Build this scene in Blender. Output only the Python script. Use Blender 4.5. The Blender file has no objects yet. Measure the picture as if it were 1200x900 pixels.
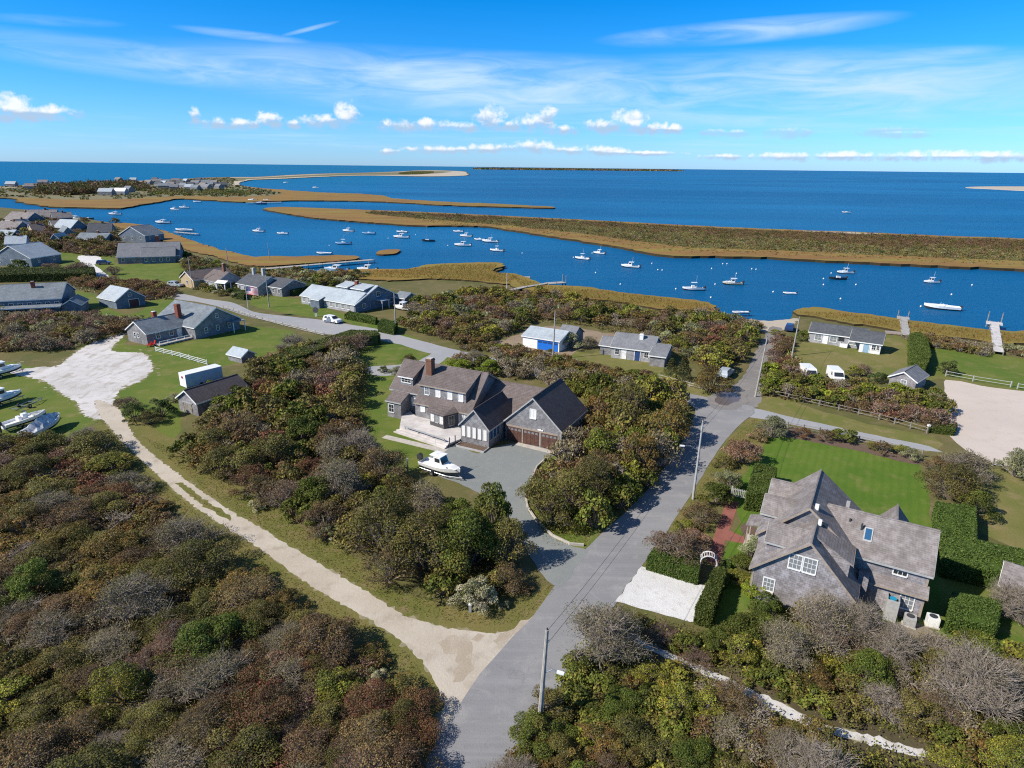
import bpy, bmesh, math, random
import numpy as np
from mathutils import Matrix, Vector
from mathutils.geometry import tessellate_polygon
R = math.radians
random.seed(11)
rng = np.random.default_rng(11)
sc = bpy.context.scene
col = sc.collection

# ------------------------------------------------------------------ camera
H = 37.0                      # drone height in metres
F = 740.0                     # focal length for a 1200 px wide frame
PITCH = math.atan((450 - 195.5) / F)
ROLL = R(0.65)
_f = Vector((0, math.cos(PITCH), -math.sin(PITCH)))
_u0 = Vector((0, math.sin(PITCH), math.cos(PITCH)))
_r0 = Vector((1, 0, 0))
_r = math.cos(ROLL) * _r0 + math.sin(ROLL) * _u0
_u = -math.sin(ROLL) * _r0 + math.cos(ROLL) * _u0
cam_d = bpy.data.cameras.new('camera')
cam = bpy.data.objects.new('camera', cam_d)
col.objects.link(cam)
cam.matrix_world = Matrix(((_r.x, _u.x, -_f.x, 0), (_r.y, _u.y, -_f.y, 0), (_r.z, _u.z, -_f.z, H), (0, 0, 0, 1)))
cam_d.sensor_width = 36
cam_d.lens = F / 1200 * 36
cam_d.clip_start = 0.5
cam_d.clip_end = 90000
sc.camera = cam


def ray(px, py):
    return _r * (px - 600) + _u * (450 - py) + _f * F


def at(px, py, z=0.0):
    """point of the plot of land (height z) seen at a place of the survey photograph"""
    d = ray(px, py)
    t = (z - H) / d.z
    return Vector((d.x * t, d.y * t, z))


def proj(p):
    d = Vector((p[0], p[1], p[2] - H))
    w = d.dot(_f)
    return 600 + F * d.dot(_r) / w, 450 - F * d.dot(_u) / w, w


def ang(a, b, z=0.0):
    v = at(*b, z) - at(*a, z)
    return math.atan2(v.y, v.x)


def height_for(base, top_py):
    lo, hi = 0.0, 36.0
    for _ in range(40):
        m = (lo + hi) / 2
        if proj((base.x, base.y, m))[1] > top_py: lo = m
        else: hi = m
    return lo


# ------------------------------------------------------------------ sun, sky, exposure
SUN_EL, SHADOW_AZ = R(39), R(20)
sd = bpy.data.lights.new('sun', 'SUN')
sd.energy = 4.6
sd.angle = R(0.55)
sd.color = (1.0, 0.93, 0.83)
so = bpy.data.objects.new('sun', sd)
col.objects.link(so)
so.location = (-60, -40, 90)
_sv = Vector((math.cos(SUN_EL) * math.cos(SHADOW_AZ), math.cos(SUN_EL) * math.sin(SHADOW_AZ), -math.sin(SUN_EL)))
so.rotation_euler = _sv.to_track_quat('-Z', 'Y').to_euler()

sc.view_settings.view_transform = 'Standard'
sc.view_settings.look = 'None'
sc.view_settings.exposure = 0.45
sc.view_settings.gamma = 1
sc.view_settings.use_curve_mapping = False
sc.render.engine = 'CYCLES'
sc.cycles.max_bounces = 5
sc.cycles.diffuse_bounces = 2
sc.cycles.glossy_bounces = 2
sc.cycles.transmission_bounces = 2
sc.cycles.transparent_max_bounces = 4
sc.cycles.caustics_reflective = False
sc.cycles.caustics_refractive = False
sc.cycles.use_denoising = False
sc.cycles.pixel_filter_type = 'BLACKMAN_HARRIS'
sc.cycles.filter_width = 1.15
sc.render.use_persistent_data = False

world = bpy.data.worlds.new('World')
sc.world = world
world.use_nodes = True
wt = world.node_tree
for n in list(wt.nodes): wt.nodes.remove(n)


class NT:
    """small helper for writing node trees as expressions"""
    def __init__(s, t): s.t = t
    def n(s, typ, **k):
        nd = s.t.nodes.new(typ)
        for a, v in k.items(): setattr(nd, a, v)
        return nd
    def link(s, a, b): s.t.links.new(a, b)
    def put(s, sock, v):
        if isinstance(v, bpy.types.NodeSocket): s.link(v, sock)
        else: sock.default_value = v
    def m(s, op, a, b=0.0, c=0.0, clamp=False):
        nd = s.n('ShaderNodeMath', operation=op, use_clamp=clamp)
        s.put(nd.inputs[0], a); s.put(nd.inputs[1], b)
        if op in ('MULTIPLY_ADD', 'SMOOTH_MIN', 'SMOOTH_MAX'): s.put(nd.inputs[2], c)
        return nd.outputs[0]
    def rng(s, v, a, b, c=0.0, d=1.0, smooth=True):
        nd = s.n('ShaderNodeMapRange', interpolation_type='SMOOTHSTEP' if smooth else 'LINEAR')
        s.put(nd.inputs[0], v)
        for i, q in enumerate((a, b, c, d)): s.put(nd.inputs[i + 1], q)
        return nd.outputs[0]
    def mix(s, f, a, b, blend='MIX'):
        nd = s.n('ShaderNodeMix', data_type='RGBA', blend_type=blend)
        s.put(nd.inputs[0], f)
        s.put(nd.inputs[6], rgba(a)); s.put(nd.inputs[7], rgba(b))
        return nd.outputs[2]
    def noise(s, vec, scale, detail=4, rough=0.55, dist=0.0, out='Fac'):
        nd = s.n('ShaderNodeTexNoise')
        if vec is not None: s.link(vec, nd.inputs['Vector'])
        s.put(nd.inputs['Scale'], scale); nd.inputs['Detail'].default_value = detail
        nd.inputs['Roughness'].default_value = rough; nd.inputs['Distortion'].default_value = dist
        return nd.outputs[out]
    def vec(s, x, y, z):
        nd = s.n('ShaderNodeCombineXYZ')
        for i, q in enumerate((x, y, z)): s.put(nd.inputs[i], q)
        return nd.outputs[0]
    def mapping(s, vec, scale=(1, 1, 1), rot=(0, 0, 0)):
        nd = s.n('ShaderNodeMapping'); s.link(vec, nd.inputs[0])
        nd.inputs['Scale'].default_value = scale; nd.inputs['Rotation'].default_value = rot
        return nd.outputs[0]


def rgba(c):
    if isinstance(c, (tuple, list)) and len(c) == 3: return (*c, 1.0)
    return c


def px_dir(px, py):
    d = ray(px, py).normalized()
    return math.atan2(d.x, d.y), math.asin(d.z)


w = NT(wt)
sky = w.n('ShaderNodeTexSky', sky_type='NISHITA', sun_disc=False)
sky.sun_elevation = SUN_EL
sky.sun_rotation = math.atan2(-_sv.x, -_sv.y)
sky.altitude = 0; sky.air_density = 1.0; sky.dust_density = 0.3; sky.ozone_density = 3.0
tc = w.n('ShaderNodeTexCoord')
sx = w.n('ShaderNodeSeparateXYZ'); w.link(tc.outputs['Generated'], sx.inputs[0])
AZ = w.m('ARCTAN2', sx.outputs[0], sx.outputs[1])
EL = w.m('ARCSINE', sx.outputs[2])
# the clear, deep autumn blue of the place: filter on the sky's own light, strongest some way above the horizon
cr = w.n('ShaderNodeValToRGB')
w.link(w.rng(EL, 0.0, 0.45, smooth=False), cr.inputs[0])
els = cr.color_ramp.elements
els[0].position = 0.0; els[0].color = (0.60, 1.02, 1.85, 1)
els[1].position = 1.0; els[1].color = (0.55, 0.72, 0.88, 1)
for p, c in ((0.12, (0.42, 0.93, 1.62)), (0.30, (0.15, 0.80, 1.50)), (0.50, (0.012, 0.72, 1.42)), (0.75, (0.25, 0.66, 1.1))):
    e = els.new(p); e.color = (*c, 1)
sky_c = w.mix(1.0, sky.outputs[0], cr.outputs[0], 'MULTIPLY')
# high thin streaks
def band(az, el, wa, we, tilt=0.0):
    a = w.m('DIVIDE', w.m('SUBTRACT', AZ, az), wa)
    e = w.m('DIVIDE', w.m('SUBTRACT', w.m('SUBTRACT', EL, el), w.m('MULTIPLY', w.m('SUBTRACT', AZ, az), tilt)), we)
    return w.m('SUBTRACT', 1.0, w.m('ADD', w.m('MULTIPLY', a, a), w.m('MULTIPLY', e, e)), clamp=True)
WV = w.vec(AZ, EL, 0.0)
def pxband(px, py, wpx, hpx, tilt=0.0):
    a, e = px_dir(px, py)
    return band(a, e, wpx / F, hpx / F, tilt)
m1 = w.m('MULTIPLY', pxband(290, 86, 290, 20, -0.05), 0.85)
m1 = w.m('MAXIMUM', m1, pxband(600, 102, 430, 36, -0.03))
m1 = w.m('MAXIMUM', m1, pxband(930, 106, 310, 40, -0.02))
m1 = w.m('MAXIMUM', m1, w.m('MULTIPLY', pxband(870, 37, 150, 12, 0.03), 0.85))
m1 = w.m('MAXIMUM', m1, w.m('MULTIPLY', pxband(290, 42, 70, 5, -0.04), 0.55))
m1 = w.m('MAXIMUM', m1, w.m('MULTIPLY', pxband(362, 34, 32, 2.5, 0.28), 0.6))
m1 = w.m('MAXIMUM', m1, w.m('MULTIPLY', pxband(1085, 65, 70, 8, 0.0), 0.8))
m1 = w.m('MAXIMUM', m1, w.m('MULTIPLY', pxband(60, 24, 60, 5, 0.05), 0.3))
m1 = w.m('MAXIMUM', m1, w.m('MULTIPLY', pxband(850, 135, 160, 14, -0.05), 0.8))
n1 = w.noise(w.mapping(WV, (7, 46, 1), (0, 0, 0.02)), 1.0, 8, 0.60, 1.1)
n1b = w.noise(w.mapping(WV, (3.2, 16, 1), (0, 0, -0.05)), 1.0, 3, 0.5, 0.4)
cir = w.rng(w.m('ADD', w.m('MULTIPLY', n1, 0.75), w.m('MULTIPLY', n1b, 0.6)), 0.36, 0.98)
cirrus = w.m('MULTIPLY', w.m('MULTIPLY', cir, w.m('POWER', m1, 1.25)), 1.35, clamp=True)
sky_c = w.mix(w.m('MULTIPLY', cirrus, 0.84, clamp=True), sky_c, (5.3, 7.0, 8.1))
# low band of haze-white streaks just over the sea
low = w.m('MULTIPLY', w.rng(w.noise(w.mapping(WV, (5, 95, 1)), 1.0, 5, 0.6), 0.45, 0.8), w.m('MAXIMUM', pxband(300, 160, 700, 20), pxband(900, 160, 700, 26)))
sky_c = w.mix(w.m('MULTIPLY', low, 0.45), sky_c, (5.2, 7.0, 8.0))
# small fair-weather cumulus low over the water
CU = [(14, 127, 19, 13), (36, 133, 22, 7), (60, 132, 17, 7), (229, 135, 6, 9), (253, 144, 9, 6), (287, 146, 18, 6), (316, 141, 17, 9), (345, 146, 9, 5), (380, 143, 28, 8), (406, 134, 17, 13),
      (460, 147, 10, 6), (500, 147, 26, 8), (545, 149, 22, 6), (575, 139, 20, 14), (600, 148, 22, 7), (643, 132, 10, 7), (628, 143, 22, 10), (665, 152, 14, 6), (708, 148, 26, 8), (738, 141, 20, 13), (762, 151, 26, 7), (787, 152, 12, 5)]
CF = [(838, 156, 16, 4), (864, 157, 12, 4), (925, 156, 24, 5), (1045, 155, 26, 6), (1060, 159, 22, 3), (50, 134, 34, 6), (250, 146, 20, 5), (480, 148, 40, 7), (650, 153, 30, 5), (775, 152, 30, 5)]
CL = [(455, 178, 16, 4), (520, 176, 48, 5), (575, 174, 34, 6), (627, 172, 30, 8), (665, 177, 30, 5), (705, 177, 34, 6), (760, 180, 40, 3), (850, 184, 30, 4), (925, 184, 46, 5), (985, 183, 26, 6), (1050, 184, 60, 5), (1110, 183, 40, 6), (1170, 184, 50, 6)]
def lumps(lst, grow):
    tot, bel = None, None
    for (px, py, a, b) in lst:
        az, el = px_dir(px, py)
        m = band(az, el, a * grow / F, b * grow / F)
        lo_ = w.m('MULTIPLY', m, w.m('DIVIDE', w.m('SUBTRACT', EL, el), b / F))
        tot = m if tot is None else w.m('MAXIMUM', tot, m)
        bel = lo_ if bel is None else w.m('ADD', bel, lo_)
    return tot, bel
cn = w.noise(w.mapping(WV, (66, 70, 1)), 1.0, 7, 0.62, 0.3)
cn2 = w.noise(w.mapping(WV, (26, 40, 1)), 1.0, 3, 0.5, 0.2)
for lst, grow, lo_edge in ((CF, 1.6, 0.2), (CU, 1.45, 0.60), (CL, 1.40, 0.60)):
    tot, bel = lumps(lst, grow)
    dens = w.rng(w.m('ADD', w.m('MULTIPLY', tot, 0.62), w.m('ADD', w.m('MULTIPLY', w.m('SUBTRACT', cn, 0.5), 1.15), w.m('MULTIPLY', cn2, 0.32))), 0.44, 0.84)
    dens = w.m('MULTIPLY', dens, w.m('MULTIPLY', w.rng(tot, 0.02, 0.22), lo_edge + 0.35))
    lit = w.rng(w.m('ADD', bel, w.m('MULTIPLY', w.m('SUBTRACT', cn, 0.5), 1.0)), -0.22 if lo_edge > .5 else 0.2, 0.42 if lo_edge > .5 else 0.9)
    shade = w.mix(lit, (3.7, 5.0, 6.7), (8.4, 8.5, 8.6))
    sky_c = w.mix(w.m('MULTIPLY', dens, 0.95), sky_c, shade)
bg = w.n('ShaderNodeBackground'); w.link(sky_c, bg.inputs[0]); bg.inputs[1].default_value = 0.09
wo = w.n('ShaderNodeOutputWorld'); w.link(bg.outputs[0], wo.inputs[0])
world.cycles.sampling_method = 'MANUAL'
world.cycles.sample_map_resolution = 512

# ------------------------------------------------------------------ materials
MATS = {}


def base_mat(name):
    m = bpy.data.materials.new(name); m.use_nodes = True
    MATS[name] = m
    t = NT(m.node_tree)
    b = m.node_tree.nodes['Principled BSDF']
    return m, t, b


def plain(name, c, rough=0.6, c2=None, scale=3.0, metal=0.0, spec=0.4, bump=0.0, bscale=None, detail=5, thresh=(0.35, 0.65)):
    m, t, b = base_mat(name)
    b.inputs['Roughness'].default_value = rough
    b.inputs['Metallic'].default_value = metal
    b.inputs['Specular IOR Level'].default_value = spec
    co = t.n('ShaderNodeTexCoord').outputs['Object']
    c2 = c2 or tuple(q * 0.82 for q in c)
    nz = t.noise(co, scale, detail, 0.6)
    t.link(t.mix(t.rng(nz, *thresh), c, c2), b.inputs['Base Color'])
    if bump:
        bp = t.n('ShaderNodeBump'); bp.inputs['Strength'].default_value = bump; bp.inputs['Distance'].default_value = 0.05
        t.link(t.noise(co, bscale or scale * 4, 4), bp.inputs['Height']); t.link(bp.outputs[0], b.inputs['Normal'])
    return m


def shingle(name, c1, c2, c3, row=0.20, wid=0.42, rough=0.85, bump=0.35, stain=0.5, mort=0.5):
    """rows of weathered shingles: coordinates run along the wall and up"""
    m, t, b = base_mat(name)
    b.inputs['Roughness'].default_value = rough
    b.inputs['Specular IOR Level'].default_value = 0.2
    co = t.n('ShaderNodeTexCoord').outputs['Object']
    s = t.n('ShaderNodeSeparateXYZ'); t.link(co, s.inputs[0])
    v = t.vec(t.m('ADD', s.outputs[0], t.m('MULTIPLY', s.outputs[1], 1.0)), s.outputs[2], 0.0)
    br = t.n('ShaderNodeTexBrick'); t.link(v, br.inputs['Vector'])
    br.offset = 0.43; br.offset_frequency = 2; br.squash = 1.0
    br.inputs['Color1'].default_value = (0, 0, 0, 1); br.inputs['Color2'].default_value = (1, 1, 1, 1)
    br.inputs['Mortar'].default_value = (0.2, 0.2, 0.2, 1)
    br.inputs['Scale'].default_value = 1.0; br.inputs['Mortar Size'].default_value = 0.012
    br.inputs['Brick Width'].default_value = wid; br.inputs['Row Height'].default_value = row
    br.inputs['Bias'].default_value = 0.0
    a = t.mix(t.m('MULTIPLY', br.outputs['Color'], 0.85), c1, c2)
    a = t.mix(t.rng(t.noise(co, 1.6, 5, 0.65), 0.38, 0.72), a, c3)
    a = t.mix(t.m('MULTIPLY', t.rng(t.noise(co, 0.35, 3), 0.4, 0.7), stain), a, tuple(q * 0.66 for q in c1))
    a = t.mix(t.m('MULTIPLY', br.outputs['Fac'], mort), a, tuple(q * 0.4 for q in c1))
    t.link(a, b.inputs['Base Color'])
    bp = t.n('ShaderNodeBump'); bp.inputs['Strength'].default_value = bump; bp.inputs['Distance'].default_value = 0.03
    t.link(t.m('SUBTRACT', br.outputs['Color'], br.outputs['Fac']), bp.inputs['Height']); t.link(bp.outputs[0], b.inputs['Normal'])
    return m


def ground_mat(name, cols, scales=(0.05, 0.4, 4.0), rough=0.95, bump=0.6, extra=None, spec=0.15):
    """four-colour ground built from three sizes of noise in metres"""
    m, t, b = base_mat(name)
    b.inputs['Roughness'].default_value = rough
    b.inputs['Specular IOR Level'].default_value = spec
    co = t.n('ShaderNodeTexCoord').outputs['Object']
    a = t.mix(t.rng(t.noise(co, scales[0], 4, 0.6), 0.38, 0.64), cols[0], cols[1])
    a = t.mix(t.rng(t.noise(co, scales[1], 5, 0.65), 0.48, 0.74), a, cols[2])
    fine = t.noise(co, scales[2], 5, 0.7)
    a = t.mix(t.rng(fine, 0.5, 0.8), a, cols[3])
    if extra: a = extra(t, co, a)
    t.link(a, b.inputs['Base Color'])
    if bump:
        bp = t.n('ShaderNodeBump'); bp.inputs['Strength'].default_value = bump; bp.inputs['Distance'].default_value = 0.08
        t.link(fine, bp.inputs['Height']); t.link(bp.outputs[0], b.inputs['Normal'])
    return m


def foliage_mat(name, var=0.25, transl=0.28):
    m, t, b = base_mat(name)
    at_ = t.n('ShaderNodeAttribute', attribute_name='leafcol')
    oi = t.n('ShaderNodeObjectInfo')
    k = t.rng(oi.outputs['Random'], 0.0, 1.0, 1.0 - var, 1.0 + var, smooth=False)
    vm = t.n('ShaderNodeVectorMath', operation='SCALE'); t.link(at_.outputs['Color'], vm.inputs[0]); t.link(k, vm.inputs['Scale'])
    hs = t.n('ShaderNodeHueSaturation'); t.link(vm.outputs[0], hs.inputs['Color'])
    r2 = t.m('FRACT', t.m('MULTIPLY', oi.outputs['Random'], 17.31))
    t.link(t.rng(r2, 0, 1, 0.485, 0.512, smooth=False), hs.inputs['Hue'])
    t.link(hs.outputs[0], b.inputs['Base Color'])
    b.inputs['Roughness'].default_value = 0.62
    b.inputs['Specular IOR Level'].default_value = 0.25
    tr = t.n('ShaderNodeBsdfTranslucent'); t.link(hs.outputs[0], tr.inputs[0])
    ms = t.n('ShaderNodeMixShader'); ms.inputs[0].default_value = transl
    t.link(b.outputs[0], ms.inputs[1]); t.link(tr.outputs[0], ms.inputs[2])
    t.link(ms.outputs[0], m.node_tree.nodes['Material Output'].inputs[0])
    return m


foliage_mat('leaf')
plain('bark', (0.25, 0.205, 0.165), 0.9, (0.17, 0.135, 0.105), 6)
plain('bark_grey', (0.33, 0.28, 0.235), 0.9, (0.20, 0.165, 0.135), 6)
plain('bark_dark', (0.10, 0.075, 0.065), 0.9, (0.06, 0.05, 0.045), 6)

shingle('wall_grey', (0.17, 0.165, 0.17), (0.27, 0.265, 0.275), (0.34, 0.335, 0.345))
shingle('wall_weathered', (0.185, 0.17, 0.17), (0.29, 0.27, 0.28), (0.40, 0.385, 0.41), 0.22, 0.38)
shingle('wall_blue', (0.11, 0.145, 0.19), (0.18, 0.22, 0.27), (0.22, 0.26, 0.31))
shingle('wall_pale', (0.30, 0.30, 0.31), (0.38, 0.38, 0.40), (0.44, 0.44, 0.46))
shingle('wall_dark', (0.085, 0.082, 0.085), (0.125, 0.12, 0.125), (0.15, 0.145, 0.15))
shingle('wall_tan', (0.40, 0.30, 0.17), (0.48, 0.37, 0.22), (0.50, 0.40, 0.26), stain=0.2)
shingle('roof_brown', (0.135, 0.11, 0.10), (0.185, 0.155, 0.145), (0.205, 0.17, 0.165), 0.13, 0.31, stain=0.35)
shingle('roof_black', (0.084, 0.069, 0.069), (0.112, 0.093, 0.093), (0.122, 0.102, 0.103), 0.13, 0.31, stain=0.3)
shingle('roof_cedar', (0.180, 0.157, 0.148), (0.245, 0.218, 0.208), (0.32, 0.292, 0.285), 0.13, 0.23, bump=0.3, stain=0.45, mort=0.3)
shingle('roof_slate', (0.165, 0.19, 0.215), (0.22, 0.25, 0.275), (0.27, 0.30, 0.32), 0.13, 0.31, stain=0.5)
shingle('roof_pale', (0.36, 0.41, 0.45), (0.44, 0.49, 0.53), (0.48, 0.53, 0.56), 0.13, 0.31, stain=0.3)
shingle('roof_grey', (0.17, 0.175, 0.19), (0.235, 0.24, 0.255), (0.26, 0.265, 0.28), 0.13, 0.31, stain=0.3)
shingle('roof_charcoal', (0.075, 0.08, 0.092), (0.105, 0.112, 0.125), (0.12, 0.128, 0.14), 0.13, 0.31, stain=0.3)
shingle('brick', (0.21, 0.10, 0.065), (0.27, 0.13, 0.085), (0.25, 0.14, 0.10), 0.09, 0.24)
shingle('brick_red', (0.26, 0.075, 0.05), (0.32, 0.09, 0.06), (0.30, 0.11, 0.08), 0.09, 0.24)
plain('white', (0.80, 0.80, 0.78), 0.45, (0.70, 0.70, 0.68), 2)
plain('trim_tan', (0.36, 0.30, 0.24), 0.6, (0.28, 0.23, 0.19), 3)
plain('trim_grey', (0.42, 0.42, 0.41), 0.6)
plain('gelcoat', (0.84, 0.84, 0.83), 0.18, (0.78, 0.78, 0.77), 1.0, spec=0.5)
plain('hull_blue', (0.03, 0.07, 0.20), 0.18, spec=0.5)
plain('hull_black', (0.02, 0.022, 0.03), 0.2, spec=0.5)
plain('hull_pale_blue', (0.30, 0.48, 0.66), 0.25, spec=0.5)
plain('hull_cream', (0.66, 0.60, 0.45), 0.3, spec=0.5)
plain('bottom_paint', (0.035, 0.045, 0.06), 0.5)
plain('canvas_blue', (0.06, 0.13, 0.32), 0.8)
plain('wrap', (0.62, 0.64, 0.66), 0.35, (0.36, 0.37, 0.39), 2.2)
plain('rubber', (0.02, 0.02, 0.02), 0.85)
plain('steel', (0.52, 0.53, 0.55), 0.35, metal=0.8)
plain('dark_metal', (0.05, 0.05, 0.055), 0.5)
plain('pole_wood', (0.40, 0.375, 0.34), 0.9, (0.28, 0.26, 0.235), 2)
plain('fence_wood', (0.30, 0.275, 0.24), 0.9, (0.18, 0.16, 0.14), 2)
plain('dock_wood', (0.42, 0.40, 0.37), 0.85, (0.30, 0.28, 0.26), 1.2)
plain('deck_wood', (0.62, 0.585, 0.56), 0.8, (0.48, 0.45, 0.43), 0.8)
plain('door_wood', (0.125, 0.062, 0.045), 0.6, (0.085, 0.042, 0.032), 2)
plain('door_red', (0.12, 0.03, 0.03), 0.6)
plain('door_blue', (0.01, 0.16, 0.62), 0.5, (0.01, 0.13, 0.52), 2)
plain('door_pale_blue', (0.27, 0.42, 0.55), 0.5)
plain('concrete', (0.50, 0.46, 0.40), 0.9, (0.40, 0.37, 0.33), 1.5)
plain('red_paint', (0.60, 0.03, 0.02), 0.5)
plain('white_car', (0.82, 0.82, 0.82), 0.2, (0.80, 0.80, 0.80), spec=0.5)
plain('blue_car', (0.02, 0.045, 0.13), 0.15, (0.02, 0.04, 0.12), spec=0.6)
plain('silver_car', (0.40, 0.45, 0.50), 0.25, (0.36, 0.41, 0.46), spec=0.6)
plain('container_white', (0.80, 0.81, 0.80), 0.5, (0.70, 0.71, 0.71), 0.8)
plain('flag_red', (0.55, 0.02, 0.04), 0.8)
plain('flag_blue', (0.02, 0.03, 0.18), 0.8)
plain('wire', (0.03, 0.03, 0.035), 0.6)
plain('mulch', (0.10, 0.065, 0.045), 0.95, (0.16, 0.11, 0.08), 5, bump=0.5)
plain('teal', (0.02, 0.30, 0.50), 0.5)


def glass(name, c, rough=0.06):
    m, t, b = base_mat(name)
    b.inputs['Base Color'].default_value = (*c, 1); b.inputs['Roughness'].default_value = rough
    b.inputs['Specular IOR Level'].default_value = 0.6
    return m


glass('glass', (0.03, 0.036, 0.042)); glass('glass_curtain', (0.20, 0.215, 0.225), 0.12); glass('glass_blue', (0.03, 0.10, 0.20)); glass('glass_shade', (0.74, 0.73, 0.70), 0.25)


# ---- ground materials
def stripes(t, co, a):
    s = t.n('ShaderNodeSeparateXYZ'); t.link(t.mapping(co, (1, 1, 1), (0, 0, R(30))), s.inputs[0])
    wv = t.m('SINE', t.m('ADD', t.m('MULTIPLY', s.outputs[0], 6.4), t.m('MULTIPLY', t.noise(co, 0.35, 3), 5.0)))
    return t.mix(t.m('MULTIPLY', t.rng(wv, -0.5, 0.7), 0.22), a, (0.055, 0.115, 0.014))


ground_mat('lawn_bright', ((0.082, 0.150, 0.017), (0.110, 0.170, 0.024), (0.165, 0.180, 0.048), (0.062, 0.115, 0.015)), (0.16, 0.35, 6), extra=stripes)
ground_mat('lawn', ((0.095, 0.145, 0.022), (0.135, 0.162, 0.032), (0.195, 0.178, 0.065), (0.065, 0.108, 0.018)), (0.11, 0.35, 5))
ground_mat('lawn_dry', ((0.135, 0.148, 0.036), (0.185, 0.165, 0.058), (0.245, 0.190, 0.095), (0.085, 0.105, 0.026)), (0.10, 0.35, 4))
ground_mat('meadow', ((0.105, 0.108, 0.036), (0.150, 0.128, 0.052), (0.205, 0.155, 0.085), (0.062, 0.070, 0.024)), (0.06, 0.3, 3))
ground_mat('scrub_floor', ((0.085, 0.070, 0.040), (0.115, 0.092, 0.055), (0.095, 0.098, 0.036), (0.050, 0.044, 0.026)), (0.1, 0.7, 4))
ground_mat('verge', ((0.130, 0.135, 0.034), (0.175, 0.150, 0.050), (0.215, 0.165, 0.080), (0.075, 0.092, 0.022)), (0.15, 0.9, 5))
ground_mat('sand_track', ((0.50, 0.445, 0.37), (0.44, 0.385, 0.31), (0.34, 0.29, 0.225), (0.56, 0.51, 0.44)), (0.12, 0.5, 4), bump=0.4)
ground_mat('verge_sand', ((0.28, 0.245, 0.16), (0.20, 0.185, 0.085), (0.36, 0.31, 0.225), (0.15, 0.15, 0.06)), (0.4, 1.3, 6), bump=0.4)
ground_mat('worn_sand', ((0.38, 0.32, 0.245), (0.42, 0.36, 0.285), (0.46, 0.40, 0.32), (0.30, 0.245, 0.18)), (0.2, 1.0, 6), bump=0.4)
def ruts(t, co, a):
    n = t.noise(t.mapping(co, (0.5, 0.12, 1), (0, 0, R(35))), 1.0, 5, 0.65, 1.2)
    return t.mix(t.m('MULTIPLY', t.rng(n, 0.52, 0.64), 0.55), a, (0.34, 0.31, 0.26))


ground_mat('shells', ((0.60, 0.575, 0.555), (0.50, 0.475, 0.45), (0.36, 0.335, 0.29), (0.66, 0.64, 0.62)), (0.10, 0.5, 5), bump=0.5, extra=ruts)
ground_mat('shells_white', ((0.66, 0.655, 0.64), (0.60, 0.59, 0.57), (0.50, 0.485, 0.45), (0.74, 0.735, 0.72)), (0.25, 1.4, 7), bump=0.6)
ground_mat('sandy_lot', ((0.56, 0.485, 0.425), (0.52, 0.45, 0.395), (0.49, 0.42, 0.36), (0.60, 0.53, 0.47)), (0.06, 0.5, 5), bump=0.3)
ground_mat('bare_earth', ((0.25, 0.19, 0.13), (0.30, 0.23, 0.165), (0.20, 0.15, 0.10), (0.16, 0.125, 0.085)), (0.08, 0.5, 4))
ground_mat('beach', ((0.50, 0.43, 0.34), (0.44, 0.38, 0.30), (0.38, 0.33, 0.26), (0.54, 0.47, 0.38)), (0.02, 0.2, 2), bump=0.2)
ground_mat('dune', ((0.20, 0.18, 0.10), (0.15, 0.145, 0.075), (0.13, 0.13, 0.07), (0.34, 0.28, 0.20)), (0.012, 0.06, 0.3), bump=0.2)
ground_mat('gravel', ((0.215, 0.23, 0.225), (0.235, 0.25, 0.24), (0.26, 0.265, 0.25), (0.175, 0.19, 0.19)), (0.15, 1.1, 9), bump=0.4)
def streaks(t, co, a):
    n = t.noise(t.mapping(co, (0.05, 1.5, 1), (0, 0, R(-62))), 1.0, 5, 0.6)
    a = t.mix(t.m('MULTIPLY', t.rng(n, 0.45, 0.75), 0.35), a, (0.34, 0.335, 0.335))
    ck = t.n('ShaderNodeTexVoronoi', feature='DISTANCE_TO_EDGE'); va = t.n('ShaderNodeVectorMath', operation='ADD'); t.link(t.mapping(co, (0.22, 0.22, 1)), va.inputs[0]); vs = t.n('ShaderNodeVectorMath', operation='SCALE'); t.link(t.noise(co, 0.5, 5, 0.7, out='Color'), vs.inputs[0]); vs.inputs['Scale'].default_value = 0.9; t.link(vs.outputs[0], va.inputs[1]); t.link(va.outputs[0], ck.inputs['Vector']); ck.inputs['Scale'].default_value = 1.0
    a = t.mix(t.m('MULTIPLY', t.m('MULTIPLY', t.rng(ck.outputs['Distance'], 0.014, 0.0), t.rng(t.noise(co, 0.2, 2), 0.45, 0.6)), 0.35), a, (0.10, 0.10, 0.105))
    return t.mix(t.m('MULTIPLY', t.rng(t.noise(co, 0.5, 4, 0.6, 1.0), 0.60, 0.66), 0.30), a, (0.33, 0.32, 0.31))


ground_mat('asphalt', ((0.225, 0.225, 0.232), (0.262, 0.26, 0.262), (0.31, 0.302, 0.295), (0.180, 0.181, 0.188)), (0.07, 0.35, 9), bump=0.25, extra=streaks)
ground_mat('asphalt_pale', ((0.31, 0.315, 0.325), (0.34, 0.34, 0.345), (0.37, 0.365, 0.36), (0.27, 0.275, 0.285)), (0.06, 0.4, 6), bump=0.25)
ground_mat('old_asphalt', ((0.20, 0.19, 0.185), (0.24, 0.225, 0.21), (0.28, 0.25, 0.22), (0.15, 0.145, 0.14)), (0.10, 0.6, 6), bump=0.25)
def marsh_band(t, co, a):
    n = t.noise(t.mapping(co, (0.02, 0.12, 1), (0, 0, R(-12))), 1.0, 4, 0.6)
    return t.mix(t.rng(n, 0.45, 0.65), a, (0.240, 0.185, 0.045))


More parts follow.
